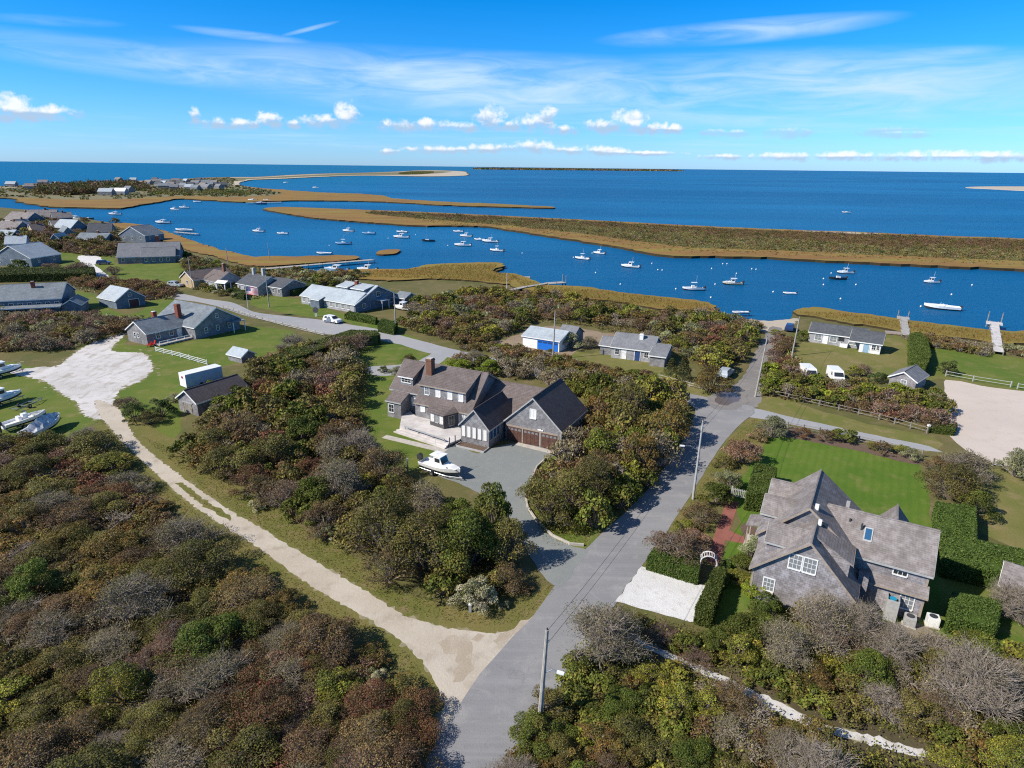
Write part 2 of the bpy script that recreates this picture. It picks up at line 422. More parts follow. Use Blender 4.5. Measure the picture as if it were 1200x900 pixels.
ground_mat('marsh_orange', ((0.235, 0.128, 0.044), (0.275, 0.155, 0.050), (0.185, 0.108, 0.046), (0.140, 0.085, 0.036)), (0.03, 0.25, 2.5), extra=marsh_band)
ground_mat('marsh_olive', ((0.240, 0.155, 0.038), (0.200, 0.155, 0.038), (0.250, 0.125, 0.042), (0.150, 0.110, 0.030)), (0.03, 0.25, 2.5), extra=marsh_band)
ground_mat('marsh_bank', ((0.045, 0.035, 0.020), (0.060, 0.045, 0.022), (0.035, 0.03, 0.018), (0.03, 0.025, 0.015)), (0.2, 1, 4))
ground_mat('brick_path', ((0.25, 0.095, 0.072), (0.29, 0.115, 0.090), (0.22, 0.085, 0.07), (0.32, 0.15, 0.12)), (0.4, 2, 8), bump=0.4)
ground_mat('wood_chips', ((0.24, 0.20, 0.15), (0.30, 0.25, 0.19), (0.20, 0.17, 0.12), (0.35, 0.30, 0.24)), (0.3, 1.5, 6))


def water_mat():
    m, t, b = base_mat('sea_water')
    co = t.n('ShaderNodeTexCoord').outputs['Object']
    s = t.n('ShaderNodeSeparateXYZ'); t.link(co, s.inputs[0])
    n = t.noise(t.mapping(co, (0.0016, 0.0050, 1), (0, 0, 0.1)), 1.0, 5, 0.6)
    a = t.mix(t.rng(n, 0.35, 0.7), (0.003, 0.090, 0.222), (0.008, 0.140, 0.315))
    # green shallows over the ocean bar, left of the spit
    sh = t.m('MULTIPLY', t.rng(s.outputs[0], -120.0, -500.0), t.rng(s.outputs[1], 900.0, 1500.0))
    a = t.mix(t.m('MULTIPLY', sh, 0.85), a, (0.001, 0.120, 0.250))
    wv = t.noise(t.mapping(co, (0.02, 0.35, 1), (0, 0, 0.14)), 1.0, 3, 0.5)
    a = t.mix(t.m('MULTIPLY', t.rng(wv, 0.55, 0.8), 0.45), a, (0.008, 0.130, 0.31))
    t.link(a, b.inputs['Base Color'])
    b.inputs['Roughness'].default_value = 0.38
    b.inputs['IOR'].default_value = 1.33
    b.inputs['Specular IOR Level'].default_value = 0.075
    h = t.m('ADD', t.noise(t.mapping(co, (0.55, 1.5, 1), (0, 0, 0.2)), 1.0, 4, 0.6), t.m('MULTIPLY', t.noise(t.mapping(co, (0.05, 0.16, 1), (0, 0, 0.1)), 1.0, 3), 2.0))
    bp = t.n('ShaderNodeBump'); bp.inputs['Strength'].default_value = 0.32; bp.inputs['Distance'].default_value = 0.40
    t.link(h, bp.inputs['Height']); t.link(bp.outputs[0], b.inputs['Normal'])
    return m


water_mat()
def puddle_mat():
    m, t, b = base_mat('puddle_water')
    b.inputs['Base Color'].default_value = (0.13, 0.105, 0.095, 1); b.inputs['Roughness'].default_value = 0.3
puddle_mat()
M = MATS


# ------------------------------------------------------------------ object helpers
def empty(name, loc, rz=0.0, parent=None):
    o = bpy.data.objects.new(name, None); col.objects.link(o)
    o.location = loc; o.rotation_euler = (0, 0, rz); o.empty_display_size = 0.3
    if parent: o.parent = parent
    return o


def tag(o, label=None, cat=None, group=None, kind=None):
    if label: o['label'] = label
    if cat: o['category'] = cat
    if group: o['group'] = group
    if kind: o['kind'] = kind
    return o


def thing(name, label, cat, loc, rz=0.0, group=None):
    return tag(empty(name, loc, rz), label, cat, group)


def copy_tree(o, parent=None):
    c = o.copy(); col.objects.link(c); c.parent = parent
    for ch in list(o.children): copy_tree(ch, c)
    return c


class MB:
    def __init__(s): s.v = []; s.f = []; s.mi = []; s.cur = 0
    def face(s, idx): s.f.append(tuple(idx)); s.mi.append(s.cur)
    def pts(s, ps):
        i = len(s.v); s.v.extend([tuple(p) for p in ps]); return list(range(i, i + len(ps)))
    def box(s, x0, x1, y0, y1, z0, z1, mat=None):
        P = [(x0, y0, z0), (x1, y0, z0), (x1, y1, z0), (x0, y1, z0), (x0, y0, z1), (x1, y0, z1), (x1, y1, z1), (x0, y1, z1)]
        if mat is not None: P = [mat @ Vector(p) for p in P]
        a = s.pts(P)
        for q in ((0, 3, 2, 1), (4, 5, 6, 7), (0, 1, 5, 4), (1, 2, 6, 5), (2, 3, 7, 6), (3, 0, 4, 7)): s.face([a[k] for k in q])
        return s
    def prism(s, poly, axis, a0, a1):
        """extrude a 2-D outline (counter-clockwise) along an axis: 'x': (y,z), 'y': (x,z), 'z': (x,y)"""
        def P(p, t): return (t, p[0], p[1]) if axis == 'x' else ((p[0], t, p[1]) if axis == 'y' else (p[0], p[1], t))
        n = len(poly)
        A = s.pts([P(p, a0) for p in poly]); B = s.pts([P(p, a1) for p in poly])
        s.face(A[::-1] if axis != 'y' else A); s.face(B if axis != 'y' else B[::-1])
        for i in range(n):
            j = (i + 1) % n
            s.face((A[i], A[j], B[j], B[i]) if axis != 'y' else (A[j], A[i], B[i], B[j]))
        return s
    def slab(s, q, th):
        """a quad (or polygon) given a thickness downwards along its normal"""
        q = [Vector(p) for p in q]
        n = (q[1] - q[0]).cross(q[2] - q[0]).normalized()
        if n.z < 0: n = -n; q = q[::-1]
        A = s.pts(q); B = s.pts([p - n * th for p in q])
        s.face(A); s.face(B[::-1]); k = len(q)
        for i in range(k):
            j = (i + 1) % k; s.face((A[j], A[i], B[i], B[j]))
        return s
    def tube(s, path, r0, r1=None, n=6, cap=True):
        r1 = r0 if r1 is None else r1
        path = [Vector(p) for p in path]; rings = []
        for i, p in enumerate(path):
            d = (path[min(i + 1, len(path) - 1)] - path[max(i - 1, 0)]).normalized()
            a = d.orthogonal().normalized(); b = d.cross(a)
            r = r0 + (r1 - r0) * i / max(1, len(path) - 1)
            rings.append(s.pts([p + (a * math.cos(6.2832 * k / n) + b * math.sin(6.2832 * k / n)) * r for k in range(n)]))
        for A, B in zip(rings, rings[1:]):
            for k in range(n): s.face((A[k], A[(k + 1) % n], B[(k + 1) % n], B[k]))
        if cap: s.face(rings[0][::-1]); s.face(rings[-1])
        return s
    def build(s, name, mats, parent=None, smooth=False, loc=None, rz=0.0):
        me = bpy.data.meshes.new(name)
        me.from_pydata(s.v, [], s.f)
        for m in (mats if isinstance(mats, (list, tuple)) else [mats]): me.materials.append(m if not isinstance(m, str) else M[m])
        me.polygons.foreach_set('material_index', s.mi)
        if smooth: me.polygons.foreach_set('use_smooth', [True] * len(s.f))
        me.update()
        o = bpy.data.objects.new(name, me); col.objects.link(o)
        if parent: o.parent = parent
        if loc is not None: o.location = loc
        o.rotation_euler = (0, 0, rz)
        return o


def np_mesh(name, verts, nper, mats, cols=None, midx=None):
    """mesh of many separate polygons with nper corners each"""
    me = bpy.data.meshes.new(name)
    verts = np.ascontiguousarray(verts, dtype=np.float32).reshape(-1, 3)
    nv = len(verts); nf = nv // nper
    me.vertices.add(nv); me.vertices.foreach_set('co', verts.ravel())
    me.loops.add(nv); me.loops.foreach_set('vertex_index', np.arange(nv, dtype=np.int32))
    me.polygons.add(nf); me.polygons.foreach_set('loop_start', np.arange(0, nv, nper, dtype=np.int32))
    for m in mats: me.materials.append(M[m])
    if midx is not None: me.polygons.foreach_set('material_index', np.ascontiguousarray(midx, dtype=np.int32))
    if cols is not None:
        a = me.attributes.new('leafcol', 'FLOAT_COLOR', 'FACE')
        c4 = np.ones((nf, 4), dtype=np.float32); c4[:, :3] = cols
        a.data.foreach_set('color', c4.ravel())
    me.update(calc_edges=True)
    return me


def link_mesh(name, me, parent=None, loc=(0, 0, 0), rz=0.0, scale=None):
    o = bpy.data.objects.new(name, me); col.objects.link(o)
    if parent: o.parent = parent
    o.location = loc; o.rotation_euler = (0, 0, rz)
    if scale is not None: o.scale = scale
    return o


# ------------------------------------------------------------------ ground pieces
def smooth_poly(P, step, jit, seed, closed=True):
    """round a polygon of world points and give it an irregular edge"""
    r = np.random.default_rng(seed)
    P = [np.array(p[:2], dtype=float) for p in P]
    out = []; n = len(P)
    for i in range(n):
        p0, p1, p2, p3 = P[i - 1], P[i], P[(i + 1) % n], P[(i + 2) % n]
        L = np.linalg.norm(p2 - p1); k = max(1, min(60, int(L / step)))
        nrm = np.array([-(p2 - p1)[1], (p2 - p1)[0]]) / max(L, 1e-6)
        # keep control tangents short so that very uneven spacing does not overshoot
        t1 = (p2 - p0); t2 = (p3 - p1)
        t1 = t1 / max(np.linalg.norm(t1), 1e-6) * L * 0.8; t2 = t2 / max(np.linalg.norm(t2), 1e-6) * L * 0.8
        for j in range(k):
            u = j / k
            h = (2 * u**3 - 3 * u**2 + 1) * p1 + (u**3 - 2 * u**2 + u) * t1 + (-2 * u**3 + 3 * u**2) * p2 + (u**3 - u**2) * t2
            out.append(h + nrm * r.normal(0, 1) * jit)
    return out


def sharp_poly(P, step, jit, seed):
    r = np.random.default_rng(seed)
    P = [np.array(p[:2], dtype=float) for p in P]; out = []
    for i in range(len(P)):
        p1, p2 = P[i], P[(i + 1) % len(P)]
        L = np.linalg.norm(p2 - p1); k = max(1, min(80, int(L / step)))
        nrm = np.array([-(p2 - p1)[1], (p2 - p1)[0]]) / max(L, 1e-6)
        for j in range(k): out.append(p1 + (p2 - p1) * j / k + nrm * (r.normal(0, 1) * jit if j else 0))
    return out


def px_poly(pts, z=0.0): return [at(x, y, z) for x, y in pts]


def sheet(name, poly, mat, z, drop=0.0, side=None, kind='structure', label=None):
    """flat piece of ground; drop > 0 gives it an edge going down that far"""
    vs = [(p[0], p[1], z) for p in poly]
    tris = tessellate_polygon([[Vector(v) for v in vs]])
    n = len(vs); mb = MB(); mb.v = list(vs)
    for t in tris:
        a, b, c = (Vector(vs[i]) for i in t)
        mb.face(t if (b - a).cross(c - a).z > 0 else (t[0], t[2], t[1]))
    if drop:
        mb.cur = 1; lo = mb.pts([(v[0], v[1], z - drop) for v in vs])
        area = sum(vs[i][0] * vs[(i + 1) % n][1] - vs[(i + 1) % n][0] * vs[i][1] for i in range(n))
        for i in range(n):
            j = (i + 1) % n
            mb.face((lo[i], lo[j], j, i) if area > 0 else (lo[j], lo[i], i, j))
    o = mb.build(name, [mat, side or mat])
    tag(o, label, None, None, kind)
    return o


def inside(poly, X, Y):
    """vectorised point-in-polygon"""
    P = np.array([(p[0], p[1]) for p in poly]); r = np.zeros(len(X), bool); j = len(P) - 1
    for i in range(len(P)):
        xi, yi = P[i]; xj, yj = P[j]
        if yi != yj:
            c = ((yi > Y) != (yj > Y)) & (X < (xj - xi) * (Y - yi) / (yj - yi) + xi)
            r ^= c
        j = i
    return r


def scatter(poly, dens, r, cap=400000):
    P = np.array([(p[0], p[1]) for p in poly]); lo, hi = P.min(0), P.max(0)
    n = int(min(cap, (hi - lo).prod() * dens))
    X = r.uniform(lo[0], hi[0], n); Y = r.uniform(lo[1], hi[1], n)
    k = inside(poly, X, Y)
    return X[k], Y[k]

# ------------------------------------------------------------------ water and land
WZ = -0.6
sheet('water', [(-45000, -400), (45000, -400), (60000, 70000), (-60000, 70000)], 'sea_water', WZ)
coast = [(-140, 233), (-60, 238), (0, 243), (75, 250), (100, 256), (137, 262), (165, 264), (190, 271), (205, 276), (218, 281), (235, 287), (252, 292), (275, 298), (300, 304), (330, 306), (352, 312), (372, 320),
         (420, 319), (475, 318), (500, 313), (550, 311), (583, 311), (588, 315), (577, 319), (585, 323), (600, 324), (613, 327), (640, 337), (665, 338), (690, 340), (720, 345), (760, 350), (800, 354), (828, 358), (836, 364), (838, 371),
         (870, 374), (900, 376), (925, 374), (930, 367), (945, 364), (960, 364), (985, 369), (1020, 373), (1060, 379), (1110, 385), (1160, 391), (1210, 393), (1300, 401), (1500, 420)]
land = smooth_poly(px_poly(coast), 3.0, 0.12, 3)
k = max(range(len(land)), key=lambda i: land[i][0])
land = [p for p in land[:k + 1]]
land += [(420, 60), (420, -120), (-420, -120), (-560, 300)]
sheet('ground', land, 'meadow', 0.0, 2.0, 'marsh_bank')

LAID = []          # (outline, height) of every sheet on the ground so far


def level_for(P, lift=0.004):
    """a sheet lies 4 mm above whatever sheets it overlaps"""
    A = np.array([(p[0], p[1]) for p in P]); z = 0.0; lo, hi = A.min(0), A.max(0)
    for Bq, zb in LAID:
        if zb <= z or (Bq.max(0) < lo).any() or (Bq.min(0) > hi).any(): continue
        if inside(A, Bq[:, 0], Bq[:, 1]).any() or inside(Bq, A[:, 0], A[:, 1]).any(): z = zb
    LAID.append((A, z + lift))
    return z + lift


def patch(name, px, mat, step=1.5, jit=0.12, sharp=False, kind='structure', lift=0.004, seed=None):
    P = px_poly(px)
    seed = len(bpy.data.objects) if seed is None else seed
    P = sharp_poly(P, step, jit, seed) if sharp else smooth_poly(P, step, jit, seed)
    sheet(name, P, mat, level_for(P, lift), kind=kind)
    return P


def slab_land(name, px, mat, top, drop, jit, step, side='marsh_bank'):
    P = smooth_poly(px_poly(px, -0.3), step, jit, len(bpy.data.objects))
    sheet(name, P, mat, top, drop, side)
    return P


# near shore salt marsh
slab_land('salt_marsh', [(137, 262.5), (165, 264.5), (190, 271), (205, 276), (218, 281), (235, 287), (252, 292), (270, 297), (300, 303.5), (300, 313), (270, 308), (245, 300), (225, 296), (200, 286), (165, 276), (140, 268)], 'marsh_orange', 0.462, 1.4, 0.6, 2.2)
slab_land('salt_marsh', [(300, 303), (350, 302.5), (400, 301), (420, 302), (420, 305), (395, 308), (350, 311.5), (300, 314)], 'marsh_orange', 0.474, 1.4, 0.6, 2.2)
slab_land('salt_marsh', [(382, 325), (415, 318), (475, 317.5), (500, 312.5), (550, 310), (585, 310), (590, 314), (577, 319), (585, 322.5), (600, 322.5), (612, 326), (600, 335), (550, 331), (512, 329), (450, 331)], 'marsh_olive', 0.486, 1.4, 0.42, 1.6)
slab_land('salt_marsh', [(600, 323), (613, 326), (640, 336), (665, 337), (690, 339), (720, 344), (760, 349), (800, 353), (828, 357), (838, 364), (834, 368), (800, 366), (770, 365), (735, 358), (700, 354), (660, 350), (620, 343), (600, 338)], 'marsh_olive', 0.498, 1.4, 0.42, 1.6)
slab_land('salt_marsh', [(928, 366.5), (945, 363), (960, 363), (985, 368), (1020, 372), (1060, 378), (1110, 384), (1160, 390), (1210, 392), (1300, 400), (1300, 412), (1200, 406), (1170, 406), (1130, 400), (1095, 397), (1060, 394), (1040, 388), (1010, 384), (985, 380), (955, 374), (935, 372)], 'marsh_olive', 0.510, 1.4, 0.42, 1.6)
slab_land('marsh_island', [(441, 297), (448, 294), (466, 293), (467, 296), (460, 298.5), (444, 299)], 'marsh_orange', 0.1, 1.2, 0.1, 1.5)

# the long barrier island across the harbour
BAR = [(308, 245.5), (330, 243.5), (380, 245), (430, 247), (520, 250.5), (600, 254.5), (700, 259.5), (800, 265), (900, 269.5), (1000, 273), (1100, 277.5), (1200, 281), (1320, 287), (1320, 324), (1200, 317.5), (1100, 313.5), (1000, 309), (900, 303.5), (830, 302), (800, 302), (770, 300), (740, 294), (700, 287), (650, 279), (600, 271), (560, 266), (490, 265.5), (450, 263), (410, 260), (370, 256.5), (340, 252)]
slab_land('barrier_island', BAR, 'marsh_orange', 0.5, 1.6, 0.85, 3.5)
_bs = [(430, 248.3), (520, 251.2), (600, 255), (700, 260), (800, 265.5), (900, 270), (1000, 273.5), (1100, 278), (1200, 281.5), (1320, 287.5), (1320, 314), (1200, 306.5), (1100, 302), (1000, 297.5), (900, 293), (830, 291), (770, 286), (720, 279), (660, 271), (600, 264.5), (540, 260), (480, 255)]
BARSCRUB = smooth_poly(px_poly(_bs, 0.5), 8, 1.2, 5)
sheet('barrier_ground', BARSCRUB, 'meadow', 0.51)
sheet('barrier_beach', smooth_poly(px_poly([(940, 270.6), (1010, 272.8), (1035, 274.2), (1010, 274.6), (955, 272.4)], 0.5), 5, 0.5, 6), 'beach', 0.53)

# the far neck of land with its settlement, marsh, cove and sand spit
NECK = [(-160, 231), (0, 232.5), (25, 238), (60, 243), (110, 244.6), (140, 245.2), (165, 241), (180, 239), (193, 236.2), (215, 233.6), (240, 235), (285, 237.5), (320, 236.2), (380, 235.8), (450, 237.4), (520, 241.2), (600, 243.6), (652, 244.2), (600, 240.6), (520, 237.2), (460, 233), (450, 230.2), (430, 228.2), (380, 226.4), (340, 223.5), (300, 220.5), (277, 216.5), (281, 212.5), (296, 210.8), (330, 209.6), (370, 207.6), (430, 205.9), (500, 206.9), (545, 206.0), (548, 203.4), (540, 200.6), (505, 199.6), (470, 200.9), (430, 202.4), (380, 203.6), (340, 205.2), (300, 207.6), (270, 207.8), (240, 208.6), (200, 211), (120, 213.6), (60, 215.5), (0, 218.8), (-160, 222)]
slab_land('far_neck', NECK, 'marsh_orange', 0.6, 1.8, 1.8, 8)
_fs = [(-160, 222.6), (0, 219.5), (60, 216.2), (120, 214.3), (200, 211.7), (240, 209.3), (268, 208.6), (276, 213), (276, 216.6), (290, 219), (310, 223), (330, 226.5), (318, 229), (270, 231), (225, 229.5), (180, 231), (140, 233.5), (90, 234), (40, 232.5), (0, 231), (-160, 230)]
FARLAND = smooth_poly(px_poly(_fs, 0.6), 15, 3, 8)
sheet('far_land', FARLAND, 'dune', 0.62)
sheet('far_beach', smooth_poly(px_poly([(-160, 222.0), (0, 218.9), (60, 215.6), (120, 213.7), (200, 211.1), (200, 211.9), (120, 214.7), (60, 216.8), (0, 220.4), (-160, 223.8)], 0.6), 15, 2, 9), 'beach', 0.66)
sheet('spit_beach', smooth_poly(px_poly([(270, 207.9), (300, 207.7), (340, 205.4), (380, 203.8), (430, 202.6), (470, 201.1), (505, 199.8), (540, 200.8), (547, 203.4), (544, 205.8), (500, 206.7), (430, 205.7), (370, 207.4), (330, 209.4), (296, 210.6), (283, 213.4), (280, 217), (289, 219.2), (300, 220.2), (276, 218), (270, 213)], 0.6), 15, 2, 10), 'beach', 0.70)
sheet('spit_dune', smooth_poly(px_poly([(264, 208.6), (300, 208.2), (340, 206.1), (400, 203.5), (470, 201.6), (505, 200.4), (520, 202.5), (470, 204.9), (430, 204.9), (370, 206.6), (330, 208.4), (292, 210), (276, 212)], 0.6), 15, 2, 11), 'dune', 0.74)
slab_land('sand_bar', [(1132, 220.2), (1150, 218.9), (1200, 218.8), (1300, 219.4), (1300, 226), (1200, 223.5), (1160, 221.6)], 'beach', 0.5, 1.4, 1.5, 12, 'beach')
# wooded island on the horizon
isl = smooth_poly(px_poly([(560, 198.6), (620, 199.2), (700, 199.9), (790, 200.7), (775, 199.8), (700, 198.8), (620, 198.2), (575, 197.9)], WZ), 60, 10, 12)
sheet('far_island', isl, 'scrub_floor', 1.0, 2.0, 'beach')

# ---- patches on the near land, lower sheets first
patch('lawn', [(0, 425), (40, 430), (75, 428), (100, 400), (140, 392), (150, 405), (183, 405), (235, 397), (278, 384), (330, 385), (352, 398), (300, 420), (262, 430), (232, 455), (216, 490), (197, 520), (160, 522), (130, 490), (60, 520), (-30, 520), (-60, 440)], 'lawn', 2, 0.3)
patch('lawn', [(396, 432), (430, 405), (470, 392), (505, 408), (530, 412), (520, 440), (470, 470), (478, 500), (530, 522), (522, 538), (490, 552), (440, 540), (420, 490)], 'lawn', 2, 0.3)
patch('lawn', [(305, 345), (345, 350), (420, 372), (470, 380), (460, 392), (400, 376), (330, 366), (295, 358)], 'lawn', 2, 0.3)
patch('lawn', [(84, 290), (138, 288), (140, 310), (215, 306), (232, 318), (200, 330), (135, 327), (60, 330), (20, 318), (40, 300)], 'lawn', 2, 0.3)
patch('lawn', [(80, 340), (110, 345), (150, 368), (180, 352), (205, 350), (190, 372), (145, 378), (100, 372)], 'lawn', 2, 0.3)
patch('lawn', [(928, 412), (945, 400), (1035, 392), (1062, 396), (1110, 402), (1215, 424), (1300, 440), (1300, 475), (1200, 462), (1100, 444), (1050, 452), (980, 440), (935, 438)], 'lawn_dry', 2, 0.3)
patch('lawn', [(1062, 400), (1110, 404), (1215, 424), (1300, 440), (1300, 472), (1200, 458), (1110, 440), (1078, 430)], 'lawn', 2, 0.3)
patch('lawn', [(1140, 560), (1190, 548), (1320, 575), (1320, 655), (1180, 640), (1138, 610)], 'lawn_dry', 2, 0.25)
patch('lawn', [(1095, 650), (1150, 655), (1330, 690), (1330, 790), (1200, 775), (1100, 750)], 'lawn', 2, 0.25)
patch('lawn', [(868, 548), (905, 507), (1000, 527), (1078, 545), (1088, 580), (1095, 625), (1104, 720), (1080, 740), (960, 710), (880, 712), (850, 728), (828, 745), (832, 700), (843, 668), (852, 640), (868, 612), (860, 590)], 'lawn_bright', 1.5, 0.12, True)
patch('verge', [(700, 412), (760, 422), (800, 440), (860, 455), (852, 466), (790, 462), (700, 440)], 'lawn_dry', 2, 0.3)
patch('verge', [(600, 405), (660, 410), (700, 418), (680, 432), (610, 422)], 'lawn_dry', 2, 0.3)
patch('verge', [(888, 468), (905, 465), (1000, 492), (1090, 512), (1105, 520), (1085, 530), (1000, 510), (900, 485)], 'lawn_dry', 2, 0.2)
patch('verge', [(555, 405), (590, 398), (608, 392), (640, 382), (700, 388), (705, 396), (650, 420), (590, 412)], 'bare_earth', 2, 0.4)
patch('verge', [(700, 390), (728, 392), (716, 405), (690, 402)], 'bare_earth', 2, 0.3)
for q in ([(590, 352), (640, 356), (650, 366), (600, 366)], [(780, 400), (830, 396), (850, 404), (810, 416)], [(690, 366), (730, 372), (720, 382), (690, 378)], [(488, 372), (520, 366), (545, 376), (510, 386)], [(560, 418), (640, 430), (700, 440), (690, 446), (600, 428)], [(870, 398), (884, 396), (880, 410), (868, 420)]):
    patch('clearing', q, 'lawn_dry', 1.5, 0.4)
# grassy verges along the track and road
patch('verge', [(150, 490), (200, 512), (250, 548), (310, 590), (380, 630), (420, 655), (470, 690), (540, 712), (600, 705), (640, 685), (650, 700), (620, 735), (560, 740), (480, 728), (420, 700), (340, 655), (250, 600), (170, 540)], 'verge', 1.2, 0.25)
patch('verge', [(118, 495), (150, 540), (210, 600), (280, 655), (350, 705), (420, 745), (470, 780), (500, 820), (500, 870), (480, 920), (520, 930), (545, 860), (540, 800), (480, 745), (400, 695), (300, 630), (200, 560)], 'verge', 1.2, 0.25)
patch('verge', [(852, 515), (885, 488), (905, 500), (880, 545), (850, 580), (835, 625), (825, 660), (760, 655), (755, 668), (738, 690), (722, 706), (740, 665), (790, 600)], 'verge', 1.2, 0.2)
patch('verge', [(640, 640), (622, 610), (612, 585), (618, 560), (650, 530), (690, 520), (700, 560), (710, 610), (690, 640), (660, 645)], 'lawn', 1.2, 0.2)
patch('scrub_ground', [(575, 930), (625, 845), (660, 790), (690, 755), (722, 712), (760, 735), (830, 755), (1000, 770), (1130, 755), (1330, 800), (1330, 1000), (575, 1000)], 'scrub_floor', 1.2, 0.25)
patch('lawn', [(830, 745), (850, 728), (880, 712), (930, 715), (900, 750), (860, 765)], 'lawn', 1.2, 0.2)
patch('lot_edge', [(146, 391), (134, 404), (130, 411), (142, 413), (165, 413), (174, 420), (179, 432), (165, 446), (142, 456), (133, 470), (131, 486), (118, 492), (100, 487), (90, 472), (75, 463), (62, 453), (48, 445), (28, 441), (12, 434), (40, 431), (68, 428), (78, 420), (95, 409), (115, 398), (136, 391)], 'verge_sand', 0.4, 0.40, seed=901)
patch('shell_lot', [(146, 391), (134, 404), (130, 411), (142, 413), (165, 413), (174, 420), (179, 432), (165, 446), (142, 456), (133, 470), (131, 486), (118, 492), (100, 487), (90, 472), (75, 463), (62, 453), (48, 445), (28, 441), (12, 434), (40, 431), (68, 428), (78, 420), (95, 409), (115, 398), (136, 391)], 'shells', 0.4, 0.22)
_rl = random.Random(4)
for cx, cy, n_ in ((170, 414, 5), (178, 436, 5), (150, 455, 5), (85, 470, 4), (55, 450, 4), (30, 428, 4), (70, 425, 5), (128, 400, 3), (125, 490, 3)):
    for k_ in range(n_):
        x_, y_ = cx + _rl.uniform(-9, 9), cy + _rl.uniform(-5, 5); a_, b_ = _rl.uniform(1, 3.2), _rl.uniform(.3, .9)
        patch('loose_shells', [(x_ - a_, y_), (x_ - a_ * .3, y_ - b_), (x_ + a_, y_ - b_ * .3), (x_ + a_ * .4, y_ + b_)], 'verge_sand', 0.25, 0.14)
patch('track_edge', [(112, 470), (132, 505), (175, 548), (230, 595), (300, 640), (370, 690), (430, 725), (480, 760), (508, 795), (520, 830), (514, 870), (560, 850), (600, 780), (640, 728), (655, 703), (640, 706), (612, 735), (575, 742), (530, 736), (480, 724), (430, 694), (370, 658), (310, 622), (250, 585), (200, 549), (160, 515), (138, 478)], 'verge_sand', 0.3, 0.20, seed=900)
TRACK = patch('dirt_track', [(112, 470), (132, 505), (175, 548), (230, 595), (300, 640), (370, 690), (430, 725), (480, 760), (508, 795), (520, 830), (514, 870), (560, 850), (600, 780), (640, 728), (655, 703), (640, 706), (612, 735), (575, 742), (530, 736), (480, 724), (430, 694), (370, 658), (310, 622), (250, 585), (200, 549), (160, 515), (138, 478)], 'sand_track', 0.35, 0.09)
patch('track_centre_grass', [(205, 566), (235, 590), (270, 611), (272, 608), (240, 586), (212, 565)], 'verge', 0.5, 0.12)
patch('worn_patch', [(518, 755), (525, 745), (545, 750), (552, 770), (548, 790), (532, 800), (536, 780)], 'worn_sand', 0.5, 0.22)
patch('worn_patch', [(552, 750), (560, 743), (570, 746), (560, 753)], 'worn_sand', 0.5, 0.12)
patch('worn_patch', [(578, 745), (600, 735), (630, 720), (622, 728), (600, 748), (582, 756)], 'worn_sand', 0.5, 0.2)
patch('shell_drive', [(92, 300), (104, 298.5), (114, 300), (119, 304), (111, 310), (118, 316), (128, 326), (114, 326), (104, 315), (96, 309)], 'shells_white', 1.5, 0.2)
patch('shell_drive', [(28, 302), (48, 301), (58, 306), (50, 309), (34, 307)], 'shells_white', 1.5, 0.2)
patch('shell_drive', [(-40, 389), (0, 388), (20, 387.5), (28, 391), (18, 397), (-10, 399), (-40, 398)], 'shells', 1, 0.3)
patch('beach', [(862, 374), (900, 376), (925, 374), (935, 373), (930, 380), (915, 387), (900, 390), (885, 384)], 'beach', 1, 0.3)
patch('sandy_lot', [(1108, 445), (1150, 452), (1320, 478), (1320, 580), (1190, 548), (1165, 545), (1105, 505), (1114, 480)], 'sandy_lot', 2, 0.2)
patch('drive', [(428, 431), (460, 428), (485, 425), (505, 415), (520, 410), (524, 418), (505, 432), (480, 438), (440, 440)], 'asphalt_pale', 1, 0.08)
patch('road', [(205, 344), (240, 350), (272, 354.5), (300, 366), (340, 371), (378, 375), (401, 379), (445, 386), (462, 391), (500, 401), (522, 407), (600, 424), (700, 447), (760, 455), (792, 466), (700, 457), (600, 434), (522, 418), (495, 412), (470, 404), (440, 398), (400, 393), (378, 391), (340, 381.5), (293, 371.5), (256, 359.5), (232, 354), (205, 350)], 'asphalt_pale', 1.5, 0.05)
patch('lane', [(905, 382), (915, 384), (916, 392), (905, 410), (893, 435), (884, 478), (842, 470), (858, 455), (872, 440), (884, 415), (895, 396)], 'old_asphalt', 1.2, 0.2)
patch('lane', [(880, 478), (915, 486), (960, 496), (1040, 513), (1090, 523), (1105, 530), (1085, 528), (1040, 520), (960, 504), (900, 492), (878, 489)], 'asphalt_pale', 1.5, 0.06)
ROAD = patch('road', [(470, 960), (497, 900), (530, 838), (563, 790), (602, 746), (640, 703), (668, 663), (702, 628), (742, 592), (771, 560), (797, 522), (811, 495), (814, 478), (790, 464), (760, 456), (800, 460), (840, 468), (884, 477), (884, 484), (868, 497), (847, 521), (824, 556), (802, 591), (780, 626), (754, 661), (722, 707), (690, 757), (662, 797), (626, 850), (590, 908), (560, 970)], 'asphalt', 2, 0.05)
patch('wet_earth', [(828, 474), (832, 462), (846, 456), (866, 455), (876, 462), (872, 476), (856, 480), (840, 480)], 'old_asphalt', 0.8, 0.25)
patch('puddle', [(838, 469), (842, 463), (850, 460), (859, 459.5), (866, 464), (867, 469), (858, 472), (852, 475), (843, 474)], 'puddle_water', 0.6, 0.12)
patch('gravel_drive', [(525, 521), (542, 524), (560, 532), (574, 526.5), (607, 519.5), (655, 531), (640, 538), (629, 548), (621, 566), (615, 582), (618, 596), (630, 614), (648, 630), (672, 641), (690, 645), (672, 668), (658, 688), (640, 680), (620, 650), (605, 615), (585, 595), (555, 575), (520, 560), (495, 551), (494, 541), (510, 532)], 'gravel', 0.8, 0.06)
patch('apron', [(607, 518.5), (657, 530.5), (652, 533.5), (603, 521.5)], 'concrete', 2, 0, True)
patch('parking_shells', [(721, 705), (752, 664), (828, 687), (812, 730)], 'shells_white', 0.7, 0.06, True)
